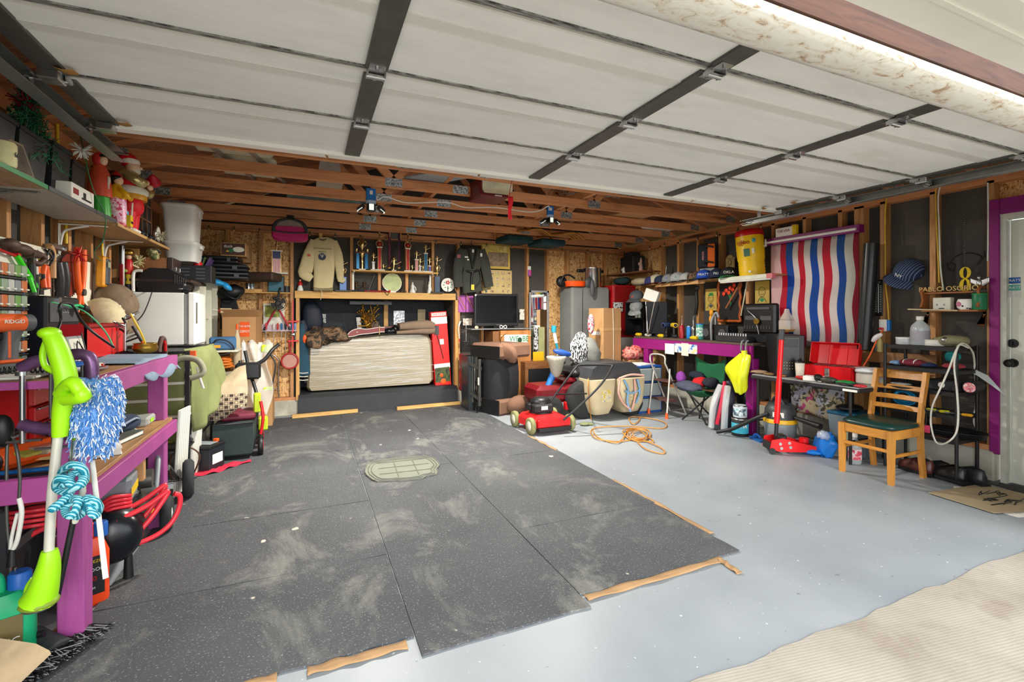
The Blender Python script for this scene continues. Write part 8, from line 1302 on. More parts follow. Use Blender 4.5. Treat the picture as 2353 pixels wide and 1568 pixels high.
R = thing('floral_cloth','grey hibiscus-printed cloth hanging under the folding table','cloth',(4.72,(onT(1815,4.72)+onT(1940,4.72))/2,.6));W = abs(onT(1815,4.72)-onT(1940,4.72));G(flw).sheet(lambda u,v:(.02*sin(u*14)*v,W*(u-.5),.0-.34*v*(.85+.15*(1-u))),40,14,.003).put('cloth_panel',R)
# rack of shelves
XR0,XR1,YR0,YR1 = 4.58,4.88,1.98,2.47;R = thing('shoe_rack','tall black tiered rack standing beside the side door','rack',(4.73,(YR0+YR1)/2,0));hx,hy = .15,(YR1-YR0)/2
for x in(-hx,hx):
 for y in(-hy,hy):G(blackm).cyl((x,y,0),(x,y,1.06),.012).put('rack_post',R)
RZS = (.15,.33,.52,.7,.87,1.05)
for z in RZS[1:]:
 g = G(blackm).box(-hx,hx,-hy,-hy+.012,z-.03,z).box(-hx,hx,hy-.012,hy,z-.03,z).box(-hx,-hx+.012,-hy,hy,z-.03,z).box(hx-.012,hx,-hy,hy,z-.03,z)
 for k in range(6):g.box(-hx+.02+.05*k,-hx+.03+.05*k,-hy,hy,z-.008,z-.002)
 g.put('rack_tier',R)
def onR(x,X,z):return(X,aX(x,900,X).y,z+.001)
can('small_pot','white enamel pot on top of the rack nearest the curtain',pm('#c9ced0',.3),onR(2080,4.74,1.05),.06,.065,white)
bottle('water_jug','clear water bottle wrapped in a grey bag on top of the rack',clearm('#cfd6d8',.55),onR(2114,4.72,1.05),.24,.065,white,pm('#a39fa8',.5));can('white_lid_pot','white round lamp housing on top of the rack',white,onR(2150,4.74,1.05),.05,.075,offw)
R = thing('cloth_bundle','olive cloth bundle on top of the rack nearest the door','cloth',onR(2188,4.74,1.05));G(pm('#8f8a68',.9)).ell((0,0,.045),(.08,.12,.045),14,8,None,lambda p:1+.1*sin(p.y*8)).put('cloth_heap',R);G(steel).ell((-.04,.02,.05),(.04,.04,.03)).put('metal_bit',R)
R = thing('electric_cable','thick white electric cord looped over the front of the rack','cord',(4.57,0,0));q = lambda x,y,X=4.57:aX(x,y,X)-V((4.57,0,0));G(pm('#e3e0d4',.4)).tube([q(2225,800,4.7),q(2205,793,4.6),q(2195,810),q(2180,850),q(2160,895),q(2142,935),q(2139,975),q(2150,1015),q(2170,1020),q(2195,1000),q(2202,960),q(2199,900),q(2193,840),q(2200,800),q(2215,790,4.65),q(2235,810,4.8),q(2240,850,4.88),q(2243,920,4.9),q(2238,970,4.9),q(2250,993,4.9)],.0068,8,5).put('cord_run',R)
for(x,X,z,m_,sz,lab,nm)in((2062,4.7,.87,'#7fa6cf',(.06,.05,.02),'light blue folded cloth on the upper tier of the rack','folded_cloth'),(2098,4.68,.87,'#7a2434',(.06,.1,.03),'maroon cloth with white stripes on the upper tier of the rack','folded_cloth'),(2130,4.7,.87,'#26355a',(.06,.07,.02),'navy cloth on the upper tier of the rack','folded_cloth'),(2192,4.72,.87,'#a23a44',(.07,.07,.025),'dull red cap under the teal hair clipper on the rack','folded_beret'),(2190,4.74,.92,'#178a8a',(.045,.05,.05),'teal hand sander on the upper tier of the rack','hand_sander'),(2070,4.7,.7,'#d9dad8',(.05,.08,.01),'white papers on the middle tier of the rack','paper_sheets')):
 R = thing(nm,lab,'cloth' if 'cloth' in nm else nm.split('_')[-1],onR(x,X,z));g = G(pm(m_,.85)).ell((0,0,sz[2]),sz,14,7,None,lambda p:1+.08*sin(p.y*10));g.put(nm+'_body',R)
 if 'maroon' in lab:G(white).ell((0,-.03,sz[2]+.003),(.06,.012,.03)).ell((0,.05,sz[2]+.003),(.05,.012,.026)).put('stripe',R)
R = thing('toolcase','dark grey tester box with round white dials on the middle tier','tester',onR(2178,4.72,.7));G(pm('#25282b',.45)).box(-.09,.09,-.1,.1,0,.085,.01).put('case',R);G(white).cyl((-.095,.0,.045),(-.09,.0,.045),.022,n=18).put('dial',R);G(pm('#15161a')).cyl((-.06,-.16,.045),(.06,-.16,.045),.045,n=20).put('speaker_can',R);G(pprint('smi','#e8b8c0','#d8404a','#f0e6e6',40)).cyl((-.063,-.16,.045),(-.06,-.16,.045),.038,n=20).put('round_sticker',R)
R = thing('blue_hose','bright blue coiled hose on the fourth tier behind the chair','hose',onR(2078,4.7,.52));g = G(pm('#1b8fc4',.4))
for k in range(7):g.tube([(.02*sin(k),(.085-.006*k)*cos(q),.07+(.06-.004*k)*sin(q)+.003*k)for q in[i*PI/6 for i in range(12)]],.007,6,2,True)
g.put('hose_loops',R)
for x,c,lab in((2140,'#e0d21e','yellow-tipped blade tool on the fourth tier, nearer the chair'),(2170,'#e8dc2a','yellow-tipped blade tool on the fourth tier beside the white cord'),(2222,'#e6a21c','amber-handled scraper on the fourth tier by the rack post')):R = thing('putty_knife',lab,'tool',onR(x,4.66,.52),rad(20),'yellow tools on the rack');G(pm(c)).bx((0,0,.012),(.04,.07,.02),None,.009).put('handle',R);G(pm('#5a6a78',.3)).bx((.02,.08,.012),(.03,.1,.006)).put('blade',R)
R = thing('black_tray','black oval roasting tray on the lowest tier of the rack','tray',onR(2190,4.75,.33));G(blackm).lathe([(.1,0),(.13,.01),(.14,.05),(.145,.055),(.13,.05),(.1,.015)],n=28,sq=1.5).put('tray_wall',R)
shoec = [('brown leather shoe on the floor under the rack, nearest the chair',2108,4.62,'#5a2f26'),('black leather shoe on the floor under the middle of the rack',2150,4.65,'#1c1d20'),('black shoe with laces on the floor near the rack post',2180,4.62,'#16171a'),('dark worn shoe lying nearest the side door under the rack',2222,4.7,'#26272a')]
for lab,x,X,c in shoec:
 p = aX(x,1050,X);R = thing('shoe',lab,'shoe',(X,p.y,.001),rad(80),'shoes under the rack');R.scale = (1,1.15,1.35);G(blackm).prism([(-.13,-.035),(-.12,.035),(0,.032),(.07,.045),(.13,.03),(.15,0),(.13,-.035),(.05,-.045)],0,.022,'xy').put('sole',R);G(pm(c,.3)).rings([[V((cx,a*cos(q)*w_,.02+hh*max(0,sin(q))*1.0))for a in(1,)for q in[PI*k/10 for k in range(11)]]for cx,w_,hh in((-.12,.02,.05),(-.11,.034,.075),(-.04,.034,.085),(.02,.038,.07),(.08,.042,.05),(.13,.03,.035),(.145,.01,.01))]).put('shoe_upper',R);G(blackm).ell((-.06,0,.088),(.05,.022,.012)).put('opening',R)
R = thing('sickle_tool','translucent curved pruning blade hanging at the rack side','blade',wX(2262,880,4.86));G(clearm('#dfe4e6',.8)).prism([(.1,.08),(.06,.1),(-.02,.06),(-.13,-.09),(-.05,-.02),(.04,.05)],-.004,.004,'yz').put('blade_sheet',R)
# chair
R = thing('wooden_chair','honey oak ladder-back chair with a dark green vinyl seat','chair',(4.29,2.35,0));ok = wood('#c88a3c','#a9691f','z','oak_chair',.35,False);okx = wood('#c98a3a','#a8671d','y','oak_slat',.35,False)
for y in(-.18,.18):G(ok).rings([[V((-.19+a*k,y+b*k,z))for a,b in((-.021,-.021),(.021,-.021),(.021,.021),(-.021,.021))]for z,k in((0,.8),(.3,1),(.41,1))],True,False).put('leg',R)
for y in(-.18,.18):
 pth = [(.24,0),(.215,.15),(.2,.3),(.2,.45),(.225,.6),(.265,.75),(.285,.84)];G(ok).rings([[V((x+a*.024,y*(1+.0*z)+b*.014,z))for a,b in((-1,-1),(1,-1),(1,1),(-1,1))]for x,z in pth],True,False).put('back_post',R)
G(okx).box(-.2,-.175,-.16,.16,.34,.41,.003).split('apron',R);G(okx).box(-.17,.2,-.195,-.17,.34,.41,.003).box(-.17,.2,.17,.195,.34,.41,.003).split('apron',R);G(okx).box(-.19,.21,-.19,-.172,.2,.225,.003).box(-.19,.21,.172,.19,.2,.225,.003).split('stretcher',R);G(okx).box(-.205,-.18,-.17,.17,.24,.265,.003).split('stretcher',R)
for z,hh in((.8,.075),(.69,.035),(.61,.035),(.53,.035)):
 xx = .2+.1*(z-.45)/.35;G(okx).sheet(lambda u,v:(xx+.03*sin(u*PI)+.02*v,-.172+.344*u,z-hh/2+hh*v),12,2,.012,False).put('back_slat',R)
G(pm('#12332f',.3,0,.03)).rings([[V((-.0+.205*k*math.copysign(abs(cos(a))**.4,cos(a)),.2*k*math.copysign(abs(sin(a))**.4,sin(a)),z))for a in[i*2*PI/28 for i in range(28)]]for z,k in((.411,.96),(.42,1.02),(.435,1.02),(.452,.9),(.458,.5))]).put('seat',R);G(pm('#c23a5a',.5)).box(.255,.262,-.215,-.17,.36,.42,.002).put('tag',R);G(blackm).tube([(.23,-.2,.42),(.24,-.2,.5),(.22,-.19,.6)],.003).put('tag_string',R)
# bin behind chair
R = thing('storage_tub','grey plastic tub with a teal-blue lid behind the oak chair','tub',(4.66,2.78,.001));G(pm('#6c7a80',.4)).rings([[V((a*k,b*k,z))for a,b in((-.17,-.12),(.17,-.12),(.17,.12),(-.17,.12))]for z,k in((0,.85),(.38,1))],True,False).put('tub_wall',R);G(pm('#13506e',.4)).box(-.18,.18,-.13,.13,.38,.41,.008).put('lid',R);G(blackm).ell((-.02,.02,.44),(.13,.1,.03)).put('black_bag',R);G(pm('#c2d4b0')).box(-.172,-.168,-.06,.02,.12,.24).put('sticker',R)
bottle('water_bottle','big clear plastic bottle with a red and white label behind the chair legs',clearm('#c9cfd0',.55),(4.45,2.5,.001),.26,.05,white,pprint('wl','#d6485a','#ece8e6','#b03a4a',14)).location = (4.42,2.62,.001)
# jack, vacuum, blue bag
R = thing('floor_jack','red trolley jack with its long red handle standing upright','floor jack',(4.12,3.12,0),rad(-30));jr = pm('#e0141a',.3,0,.04)
for y in(-.085,.085):G(jr).prism([(-.12,.04),(-.1,.13),(.0,.15),(.12,.12),(.3,.08),(.32,.03),(0,.025)],y-.006,y+.006).put('side_plate',R)
G(blackm).box(-.12,-.09,-.08,.08,.03,.1,.004).box(-.03,.05,-.05,.05,.08,.17,.01).put('cylinder_block',R);G(blackm).cyl((.3,-.07,.03),(.3,.07,.03),.028).cyl((-.1,-.1,.03),(-.1,-.085,.03),.03).put('roller',R);g = G(steel)
for x,z in((-.03,.1),(.05,.11),(.06,.07),(-.02,.06)):g.cyl((x,-.098,z),(x,-.09,z),.014,n=10)
g.split('bolt',R);G(jr).cyl((.22,0,.1),(.22,0,.14),.04).put('saddle',R)
a = aD(1797,757,4.55)-V((4.12,3.12,0));c_,s_ = cos(rad(30)),sin(rad(30));a = V((a.x*c_-a.y*s_,a.x*s_+a.y*c_,a.z));b = V((-.03,0,.15));G(jr).cyl(b+(a-b)*.12,b+(a-b)*.52,.025).put('lower_handle',R);G(jr).cyl(b+(a-b)*.52,b+(a-b)*.9,.0215).put('upper_handle',R);G(blackm).cyl(b,b+(a-b)*.12,.017).put('handle_socket',R);G(dgrey).cyl(b+(a-b)*.9,a,.025).put('handle_grip',R)
R = thing('shop_vacuum','grey and yellow wet-dry vacuum with a dark top under the table','vacuum cleaner',(4.45,3.36,.0));G(pm('#7f878c',.45)).lathe([(.11,.03),(.14,.06),(.15,.2),(.145,.21)],n=28).put('drum',R);G(pm('#e8b41c',.4)).lathe([(.155,.21),(.155,.245),(.148,.25)],n=28).put('yellow_band',R);G(pm('#3a3d40',.45)).lathe([(.148,.25),(.14,.34),(.11,.4),(.05,.41)],n=28).put('motor_head',R);G(pm('#3a3d40')).tube([(-.05,-.08,.39),(-.06,-.05,.45),(-.02,.04,.46),(.02,.1,.4)],.014).put('handle',R);G(paper).bx((-.12,-.07,.3),(.004,.1,.05),RZ(30)).put('sticker',R)
G(blackm).tube([(-.15,.02,.3),(-.2,.1,.25),(-.24,.2,.18),(-.3,.35,.08),(-.36,.48,.03)],.02,10).put('hose',R);G(blackm).cyl((.0,-.16,.28),(-.05,-.45,.26),.02,.028).put('nozzle',R);G(blackm).cyl((-.08,-.1,0),(-.08,-.1,.03),.03).cyl((-.08,.1,0),(-.08,.1,.03),.03).put('caster',R)
R = thing('blue_plastic_bag','bundle of bright blue plastic film standing on the floor by the jack','bag',(4.36,2.86,.001));G(pm('#1e7fe0',.25)).ell((0,-.02,.11),(.05,.1,.12),18,12,RX(12),lambda p:1+.16*sin(p.y*14+p.x*6+p.z*3)).ell((-.05,.12,.03),(.06,.14,.03),14,8,None,lambda p:1+.12*sin(p.y*10)).put('film_folds',R);G(clearm('#dfe8f2',.5)).ell((-.02,-.02,.2),(.05,.06,.04),12,8,None,lambda p:1+.2*sin(p.x*14)).put('film_top',R)
R = thing('sandal','single blue sandal on the floor beside the vacuum','sandal',(4.3,3.5,.001),1.2);G(pm('#1f5fa8')).prism([(-.11,-.035),(-.1,.035),(.08,.045),(.12,0),(.08,-.04)],0,.02,'xy').put('sole',R);G(blue).tube([(.02,-.04,.02),(.04,0,.05),(.02,.04,.02)],.014).put('strap',R)
# ============================================================ under the purple bench
for i,(h,z,m_,lm,lab)in enumerate(((.19,.001,blk2,pm('#3fb6cf'),'large dark paint can with a turquoise band at the bench leg'),(.13,.2,pm('#c9d3d8',.4),pprint('pc','#3f5a66','#d6e2e6','#8fb6c0',14),'smaller white paint can standing on the dark one'))):R = can('paint_can',lab,m_,(4.3,3.72,z),h,.085-.015*i,steel,lm,'stacked paint cans');(text('BEHR',.05,white,R,(-.06,-.065,h*.6),(PI/2,0,-.75),.004)if i==0 else 0)
R = thing('yellow_shopping_bag','bright yellow plastic shopping bag hanging from a grey hook','bag',aX(1697,850,4.36));o = aX(1697,850,4.36);q = lambda x,y,X=4.36:aX(x,y,X)-o;yb2 = pm('#d8df1c',.35,0,.05)
g = G(yb2);cloth_pts(g,[[q(1700,812),q(1708,812),q(1714,814),q(1722,816)],[q(1667,842),q(1690,850,4.3),q(1708,835,4.3),q(1725,822)],[q(1674,868),q(1690,872,4.28),q(1706,870,4.28),q(1721,860)],[q(1689,897),q(1698,906,4.32),q(1708,905,4.32),q(1719,893)]],20,20,.004,.008,3).put('bag_film',R);G(yb2).tube([q(1711,835),q(1711,820),q(1710,806)],.03,10).put('knot',R)
R = thing('grey_hook','grey plastic double hook clipped over the purple bench edge','hook',wX(1711,800,XB-.05));G(grey).tube([(.02,.03,.2-.12),(-.01,.03,.06),(-.02,.03,-.02),(-.0,.03,-.05)],.009).tube([(.02,-.03,.08),(-.01,-.03,.06),(-.02,-.03,-.02),(.0,-.03,-.05)],.009).put('hook_arm',R)
R = thing('camp_chair','green folding camp chair with black crossed legs heaped with clothes','camp chair',(4.36,4.36,0));gc = pm('#14603a',.8,0,.08);G(blackm).cyl((-.1,.18,.01),(.12,-.14,.4),.01).cyl((-.04,-.15,.01),(-.02,.2,.4),.01).cyl((.14,-.15,.01),(-.12,.12,.4),.01).cyl((.16,.16,.01),(-.06,-.16,.4),.01).put('leg_frame',R)
cloth_pts(G(gc),[[(-.17,.2,.42),(-.17,0,.4),(-.17,-.2,.42)],[(0,.19,.36),(0,0,.31),(0,-.19,.36)],[(.14,.2,.4),(.14,0,.37),(.14,-.2,.4)]],12,12,.006,.002,2).put('seat',R);cloth_pts(G(gc),[[(.17,.24,.78),(.2,0,.7),(.17,-.24,.78)],[(.18,.22,.58),(.2,0,.52),(.18,-.22,.58)],[(.14,.2,.42),(.14,0,.4),(.14,-.2,.42)]],14,12,.006,.003,2).put('backrest',R);G(blackm).cyl((.17,.22,.4),(.18,.24,.78),.01).cyl((.17,-.22,.4),(.18,-.24,.78),.01).split('back_tube',R)
for i,(c,x,y,z,s3,lab)in enumerate((('#4a4e60',-.12,.05,.44,(.1,.2,.06),'slate blue jacket piled on the camp chair'),('#8a3f9a',-.1,.2,.53,(.05,.06,.07),'purple garment at the top of the pile on the camp chair'),('#cc1c22',.0,-.02,.49,(.1,.08,.06),'bright red garment on the camp chair'),('#262830',.04,-.14,.5,(.1,.07,.06),'black and red checked shirt on the camp chair'),('#1d2534',.1,.14,.55,(.06,.12,.05),'navy rolled jacket against the back of the camp chair'))):G(pm(c,.9,0,.15,14)).ell((0,0,0),s3,16,10,None,lambda p:1+.13*sin(p.x*8+p.y*6+p.z*5)).thing('garment',lab,'garment',(4.36+x,4.36+y,z),jit(.3),'clothes on the camp chair')
R = thing('step_ladder','white folding step stool with brown treads and orange feet','step ladder',(4.15,4.86,0));lw = pm('#cfcabf',.35,.3,.1)
for y in(-.17,.17):G(lw).tube([(0,y,.01),(.06,y*.9,.5),(.07,y*.85,.62)],.011,8,2).put('front_leg',R);G(lw).tube([(.34,y*.9,.01),(.1,y*.85,.5),(-.0,y*.8,.7)],.011,8,2).put('rear_leg',R);G(orange).lathe([(.022,0),(.014,.07)],(0,y,0),10).put('foot_cap',R)
G(lw).tube([(-.0,.14,.7),(.0,.13,.78),(.0,0,.8),(.0,-.13,.78),(.0,-.14,.7)],.011).put('hand_rail',R)
for z,x in((.2,.03),(.44,.06)):G(pm('#5a3a34',.6)).box(x,x+.16,-.16,.16,z,z+.02,.003).put('tread',R)
def _fr(t):m = t.base('#9fa8a8',.4);t.p.inputs['Alpha'].default_value = .75;return m
fr_ = mk('frosted',_fr);R = thing('drawer_tower','blue-framed clear plastic drawer tower under the corner end of the bench','drawer unit',(4.2,5.25,.001));bf = pm('#1f56a8',.4);G(bf).box(-.2,-.185,-.18,.2,0,.62).box(.185,.2,-.18,.2,0,.62).box(-.2,.2,-.18,.2,.6,.625,.004).box(-.2,.2,-.18,.2,0,.02).box(-.2,.2,-.18,.2,.2,.215).box(-.2,.2,-.18,.2,.4,.415).put('drawer_frame',R)
for k in range(3):D = G(fr_).box(-.18,.18,-.2,.18,.025+.2*k,.19+.2*k,.01).put('drawer',R);G(pm(('#c9b98a','#6a6f6c','#8d8f8a')[k])).ell((0,0,.08+.2*k),(.13,.12,.05),12,7).put('drawer_contents',D)
G(paper).bx((0,0,.632),(.3,.24,.01),RZ(12)).bx((-.03,0,.643),(.22,.2,.01),RZ(-8)).thing('newspaper','folded white papers on top of the plastic drawers','paper',(4.2,5.25,.0))
carton('cardboard_box','brown carton under the corner of the purple bench',cardb,(.4,.3,.36),(4.43,5.68,.3));G(pm('#6a6256',.8,0,.15)).box(-.4,.3,-.15,.2,0,.295,.01).thing('crate','weathered wooden crate with faded print beneath the carton','crate',(4.4,5.66,.001));R = thing('red_gift_bag','heap of red and pink wrapped packets on the brown carton','bag',(4.34,5.6,.665));G(pprint('gf','#c03a3c','#d89a86','#8a2a34',14)).ell((0,0,.09),(.17,.13,.1),16,10,None,lambda p:1+.18*sin(p.x*9+p.z*7)).put('packet_heap',R)
R = thing('sleeping_bag','long grey and red padded bundle in clear plastic leaning under the bench','bundle',(4.36,3.98,.0));G(pm('#3a3c48',.5)).rings([[V((x+w_*cos(a),w_*1.1*sin(a),z))for a in[i*PI/8 for i in range(16)]]for z,w_,x in((.001,.07,-.05),(.03,.1,-.05),(.25,.11,-.02),(.45,.08,.04),(.55,.03,.07))]).put('padded_roll',R);G(pm('#c01c3c',.4)).tube([(-.15,-.03,.08),(-.12,-.05,.25),(-.05,-.03,.45),(.0,0,.54)],.022).put('red_trim',R);G(clearm('#eef2f4',.4,.05)).tube([(-.14,.05,.03),(-.13,.03,.3),(-.03,.02,.5)],.04,8).tube([(-.12,-.1,.02),(-.1,-.1,.3),(-.02,-.06,.5)],.035,8).put('plastic_wrap',R)
G(pm('#17181a',.6)).ell((0,0,.25),(.1,.12,.25),16,12,None,lambda p:1+.12*sin(p.z*9+p.y*6)).thing('bin_bag','black bin bag slumped behind the paint cans','bag',(4.62,3.9,.012));G(white).ell((0,0,.012),(.03,.02,.012),8,5,None,lambda p:1+.3*sin(p.x*9)).thing('tissue','tiny crumpled white tissue on the grey floor','tissue',aZ(1661,997,.001))
# ============================================================ mowers
R = thing('push_mower','red push mower with cream-hubbed wheels and black handle','lawn mower',(2.46,4.84,0));rm = pm('#c91c20',.35,0,.1,10)
G(rm).rings([[V((x*k,y*k,z))for x,y in((-.2,-.24),(-.24,.1),(-.15,.24),(.15,.24),(.25,.1),(.22,-.24))]for z,k in((.07,1),(.15,1),(.17,.88),(.19,.55))],True,False).put('deck',R);G(rm).box(-.18,.22,-.29,-.2,.08,.17,.01).put('rear_skirt',R);G(blackm).box(-.18,.22,-.31,-.28,.04,.08,.004).put('flap',R)
for x,y in((-.23,-.2),(.26,-.2),(-.24,.2),(.27,.22)):W = G(pm('#8a8a5c',.8,0,.15,30)).lathe([(.05,-.022),(.088,-.024),(.093,0),(.088,.024),(.05,.022)],(x,y,.095),24,RY(90)).put('wheel',R);G(pm('#d8d2c0',.5)).lathe([(.001,-.03),(.055,-.026),(.055,.026),(.001,.03)],(x,y,.095),20,RY(90)).put('hub',W)
G(blk2).cyl((0,.02,.19),(0,.02,.28),.13,.12,20).box(-.13,.1,-.12,.1,.2,.3,.02).put('engine_block',R);G(blackm).lathe([(.12,.3),(.12,.33),(.07,.36),(.01,.365)],(0,.02,0),20).put('starter_cover',R);G(paper).box(-.06,.02,-.125,-.12,.24,.28).put('sticker',R);G(blackm).box(-.17,-.13,-.02,.08,.22,.3,.01).put('air_filter',R)
o = V((2.46,4.84,0));q = lambda x,y,d:aD(x,y,d)-o
G(blackm).tube([q(1236,965,5.35),q(1278,905,5.5),q(1310,862,5.6),q(1324,845,5.65),q(1335,840,5.65),q(1400,840,5.35),q(1405,846,5.3),q(1380,885,5.25),q(1330,935,5.15),q(1295,965,5.1)],.012,8,4).put('handle',R);G(blackm).cyl(q(1278,907,5.5),q(1348,905,5.2),.009).put('cross_bar',R)
R = thing('riding_mower','dark riding mower with a red body, black seat and two beige grass bags','riding mower',(3.1,5.35,0));rd2 = pm('#6e101a',.4);q = lambda x,y,d:aD(x,y,d)-V((3.1,5.35,0))
G(rd2).box(-.5,.1,-.15,.3,.2,.42,.05).box(-.1,.1,-.1,.2,.42,.5,.03).put('hood',R);G(red).box(-.15,.45,-.22,-.15,.12,.22,.01).put('fender',R)
for x,y,r in((-.35,-.2,.15),(.1,-.22,.24),(.75,-.3,.18)):W = G(pm('#2a2b2a',.9,0,.2,30)).lathe([(r*.5,-.07),(r*.9,-.075),(r,-.04),(r,.04),(r*.9,.075),(r*.5,.07)],(x,y,r),28,RX(90)).put('tyre',R);G(offw).lathe([(.001,-.05),(r*.5,-.06),(r*.5,.06),(.001,.05)],(x,y,r),20,RX(90)).put('rim',W)
G(pm('#1b1c1e',.5)).box(.0,.4,-.15,.3,.5,.62,.05).put('seat',R);G(blackm).tube([(-.2,.0,.6),(-.2,.1,.7),(-.1,.2,.72),(0,.1,.7),(-.05,0,.68)],.014,8,4).put('steering_wheel',R)
G(pm('#3c3e42',.5)).rings([[V((x,y,z))for y in(-.35,)for x,z in((.12,.45),(.13,.6),(.22,.68),(.72,.68),(.84,.58),(.86,.5))]+[V((x,.2,z))for x,z in((.86,.5),(.84,.58),(.72,.68),(.22,.68),(.13,.6),(.12,.45))]],True)if 0 else G(pm('#3c3e42',.5)).prism([(.08,.5),(.12,.64),(.22,.7),(.7,.7),(.82,.62),(.86,.5)],-.42,.15).put('bagger_hood',R)
for k,(x0,x1)in enumerate(((.06,.44),(.46,.9))):
 B = G(pm('#bfb08e',.9,0,.08,6)).rings([[V(((x0+x1)/2+(x1-x0)/2*kx*math.copysign(abs(cos(a))**.5,cos(a)),-.3+.2*ky*math.copysign(abs(sin(a))**.5,sin(a)),z))for a in[i*2*PI/24 for i in range(24)]]for z,kx,ky in((.06,.45,.4),(.08,.62,.7),(.2,.85,.95),(.42,.97,1),(.505,1,1))]).put('grass_bag',R)
 G(pprint('bl','#b8a23c','#c9bfa4','#8e8878',16)).box((x0+x1)/2-.06,(x0+x1)/2+.08,-.503,-.497,.24,.38).put('bag_print',B)
sb_ = pm('#7fa9cc',.8);
for pts,m_ in((((.5,.5),(.56,.38),(.55,.22),(.6,.1)),sb_),(((.7,.5),(.74,.34),(.68,.2)),sb_),(((.52,.36),(.62,.33),(.74,.36)),sb_),(((.42,.52),(.6,.56),(.8,.54)),pm('#d8a596',.8)),(((.66,.5),(.67,.3),(.62,.12)),pm('#d8a596',.8)),(((.44,.5),(.42,.34),(.5,.2),(.6,.13)),pm('#d8a596',.8))):G(m_).tube([(x,-.525,z)for x,z in pts],.014,6).put('strap',R)
R = thing('blue_blower','blue leaf blower tube resting on the red mower body','leaf blower',q(1262,880,6.0)+V((3.1,5.35,0)));G(pm('#1f6ec0',.4)).tube([(.08,0,.2),(.05,0,.1),(-.02,0,-.05),(-.06,0,-.14)],lambda t:.035+.02*sin(t*3+1)*t,12).put('blower_tube',R)
R = thing('net_bag','cream cloth bag heaped beside the mower seat','bag',q(1278,830,6.0)+V((3.1,5.35,0)));G(pm('#a8a596',.9)).lathe([(.03,-.2),(.07,-.14),(.1,-.02),(.13,.05),(.12,.06)],n=18).put('cloth_sack',R);G(pm('#2450a8')).ell((.1,.02,.1),(.14,.06,.04),14,8,RY(14)).put('blue_rim',R)
R = thing('grass_trimmer_head','turquoise and white handheld pump standing behind the mower','pump',aD(1278,785,6.6));G(pm('#1f8fa8')).cyl((-.04,0,.13),(-.035,0,.22),.035).cyl((0,0,-.02),(.02,0,-.1),.018).put('turquoise_parts',R);G(white).cyl((-.035,0,.13),(0,0,-.02),.024).cyl((.02,0,-.1),(.04,0,-.94),.008).put('pump_tube',R)
qb('yellow_sheet','flat yellow plastic sheet leaning before the mirror','sheet',pm('#d9ad16',.5),1225,811,1250,832,6.3,.01).location.z = .622;R = thing('tv_console','brown wooden console with a dark glass door behind the riding mower','console',(3.14,6.2,.001));G(wood('#8a5a30','#6a4020','x','console',.5,False)).box(-.25,.35,0,.4,0,.62,.004).put('console_case',R);G(blackm).box(-.2,.3,-.008,0,.1,.52).put('glass_door',R)
R = thing('cardboard_tube','pale green cardboard sleeve standing beside the mirror','box',(aY(1248,800,6.4).x,6.42,.001));G(pm('#9a9a6c',.8)).box(-.06,.04,0,.1,0,1.12,.004).put('sleeve_wall',R);G(pprint('zb','#17181a','#dadada','#55575a',18)).box(-.13,-.065,.02,.06,0,1.15).put('striped_side',R)
# orange extension cord on the floor
oc = [(1352,870),(1352,900),(1358,960),(1368,1000),(1410,1018),(1430,1010),(1445,990),(1480,985),(1495,1000),(1470,1015),(1440,1005),(1432,990),(1460,985),(1490,1005),(1500,1015),(1460,1012),(1455,1005),(1480,1030),(1520,1043),(1526,1035),(1500,1020),(1462,1010),(1420,1015),(1370,1008),(1358,990),(1380,982),(1450,980),(1520,985),(1531,975),(1510,965),(1460,958),(1445,962),(1455,975),(1470,965),(1465,958)]
o = aZ(1440,1000,.007);R = thing('extension_cable','long orange extension cord lying in loose coils on the grey floor','extension cord',(o.x,o.y,0));pts = []
for i,(x,y)in enumerate(oc):
 p = aD(x,y,5.35)if i<2 else aZ(x,y,.009+.004*(i%3));pts.append(p-V((o.x,o.y,0)))
G(pm('#c4853a',.5,0,.05)).tube(pts,.0062,7,6).put('cord_run',R)
for k in range(4):G(pm('#c4853a',.5,0,.05)).tube([aZ(1462+26*cos(a)*(1-.12*k)+k*3,998+14*sin(a)*(1-.1*k),.016+.008*k)-V((o.x,o.y,0))for a in[i*PI/5 for i in range(10)]],.0058,6,3,True).put('cord_loop',R)
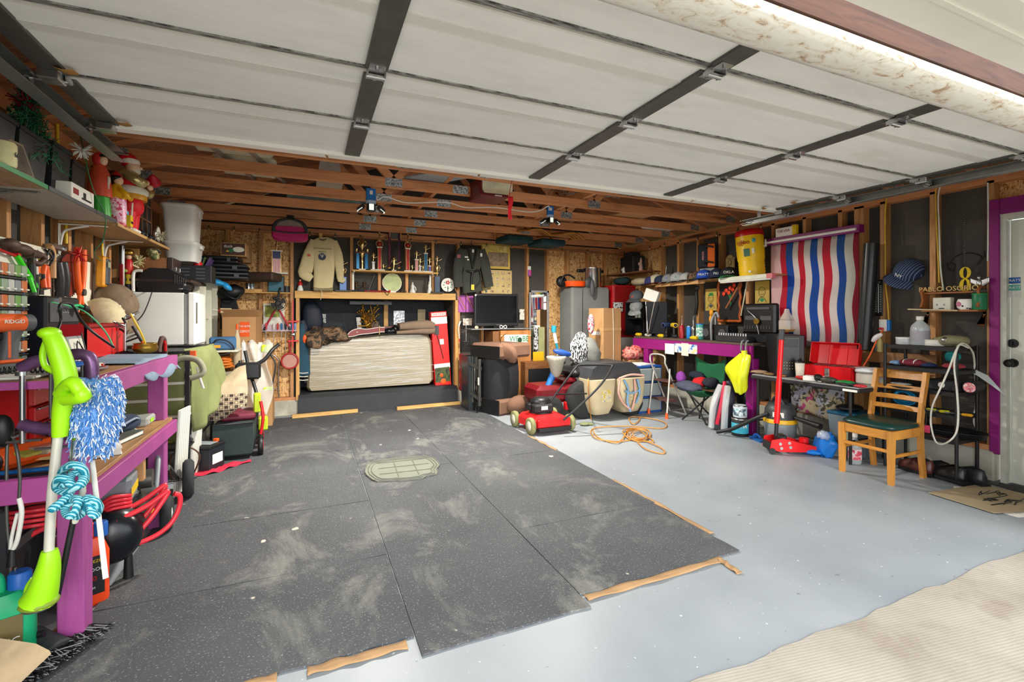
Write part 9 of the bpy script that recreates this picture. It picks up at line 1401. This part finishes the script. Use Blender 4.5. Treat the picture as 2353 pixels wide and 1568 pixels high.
R = thing('glove','olive work glove lying flat on the floor before the grass bags','glove',aZ(1343,978,.001));G(pm('#7c7f58',.9)).ell((0,0,.018),(.06,.05,.018)).put('palm',R)
for k in range(4):G(pm('#7c7f58',.9)).tube([(.04,-.03+.02*k,.015),(.09+.01*(k%2),-.04+.025*k,.012)],.011,7).put('finger',R)
# cardboard doormat by the door
pts = [aZ(x,y,0)for x,y in((2133,1136),(2256,1116),(2400,1150),(2380,1178),(2284,1183))];c = sum(pts,V())/5
R = thing('cardboard_doormat','flattened brown cardboard with black scribbles on the floor before the side door','cardboard',(c.x,c.y,0));G(pm('#9c8c6e',.85,0,.12,5)).prism([((p-c).x,(p-c).y)for p in pts],.008,.013,'xy').put('cardboard_sheet',R);g = G(blackm)
for k in range(9):a = jit(.12);b = jit(.1);g.tube([(a+jit(.1)-.02+.03*j,b+.02*sin(j*2.1+k),.0145)for j in range(5)],.003,4,2)
g.put('scribble_print',R)
p2 = [aZ(x,y,0)for x,y in((2253,1107),(2300,1098),(2420,1125),(2420,1150),(2353,1136))];c2 = sum(p2,V())/5
G(pm('#3c3a36',.9,0,.1)).prism([((p-c2).x,(p-c2).y)for p in p2],.0005,.0075,'xy').thing('door_mat','dark flat mat at the foot of the side door','doormat',(c2.x,c2.y,0));p3 = [aZ(x,y,0)for x,y in((2190,1120),(2215,1122),(2200,1130))];c3 = aZ(2200,1124,0);G(paper).prism([((p-c3).x,(p-c3).y)for p in[aZ(x,y,0)for x,y in((2191,1118),(2216,1121),(2200,1130),(2191,1127))]],.0005,.002,'xy').thing('paper_scrap','white paper scrap under the cardboard, on its side towards the rack','paper',(c3.x,c3.y,0),group='paper scraps');c4 = aZ(2330,1182,0);G(paper).prism([((p-c4).x,(p-c4).y)for p in[aZ(x,y,0)for x,y in((2305,1180),(2353,1174),(2375,1188),(2340,1190))]],.0005,.002,'xy').thing('paper_scrap','printed white leaflet under the cardboard, on its side towards the driveway','paper',(c4.x,c4.y,0),group='paper scraps')
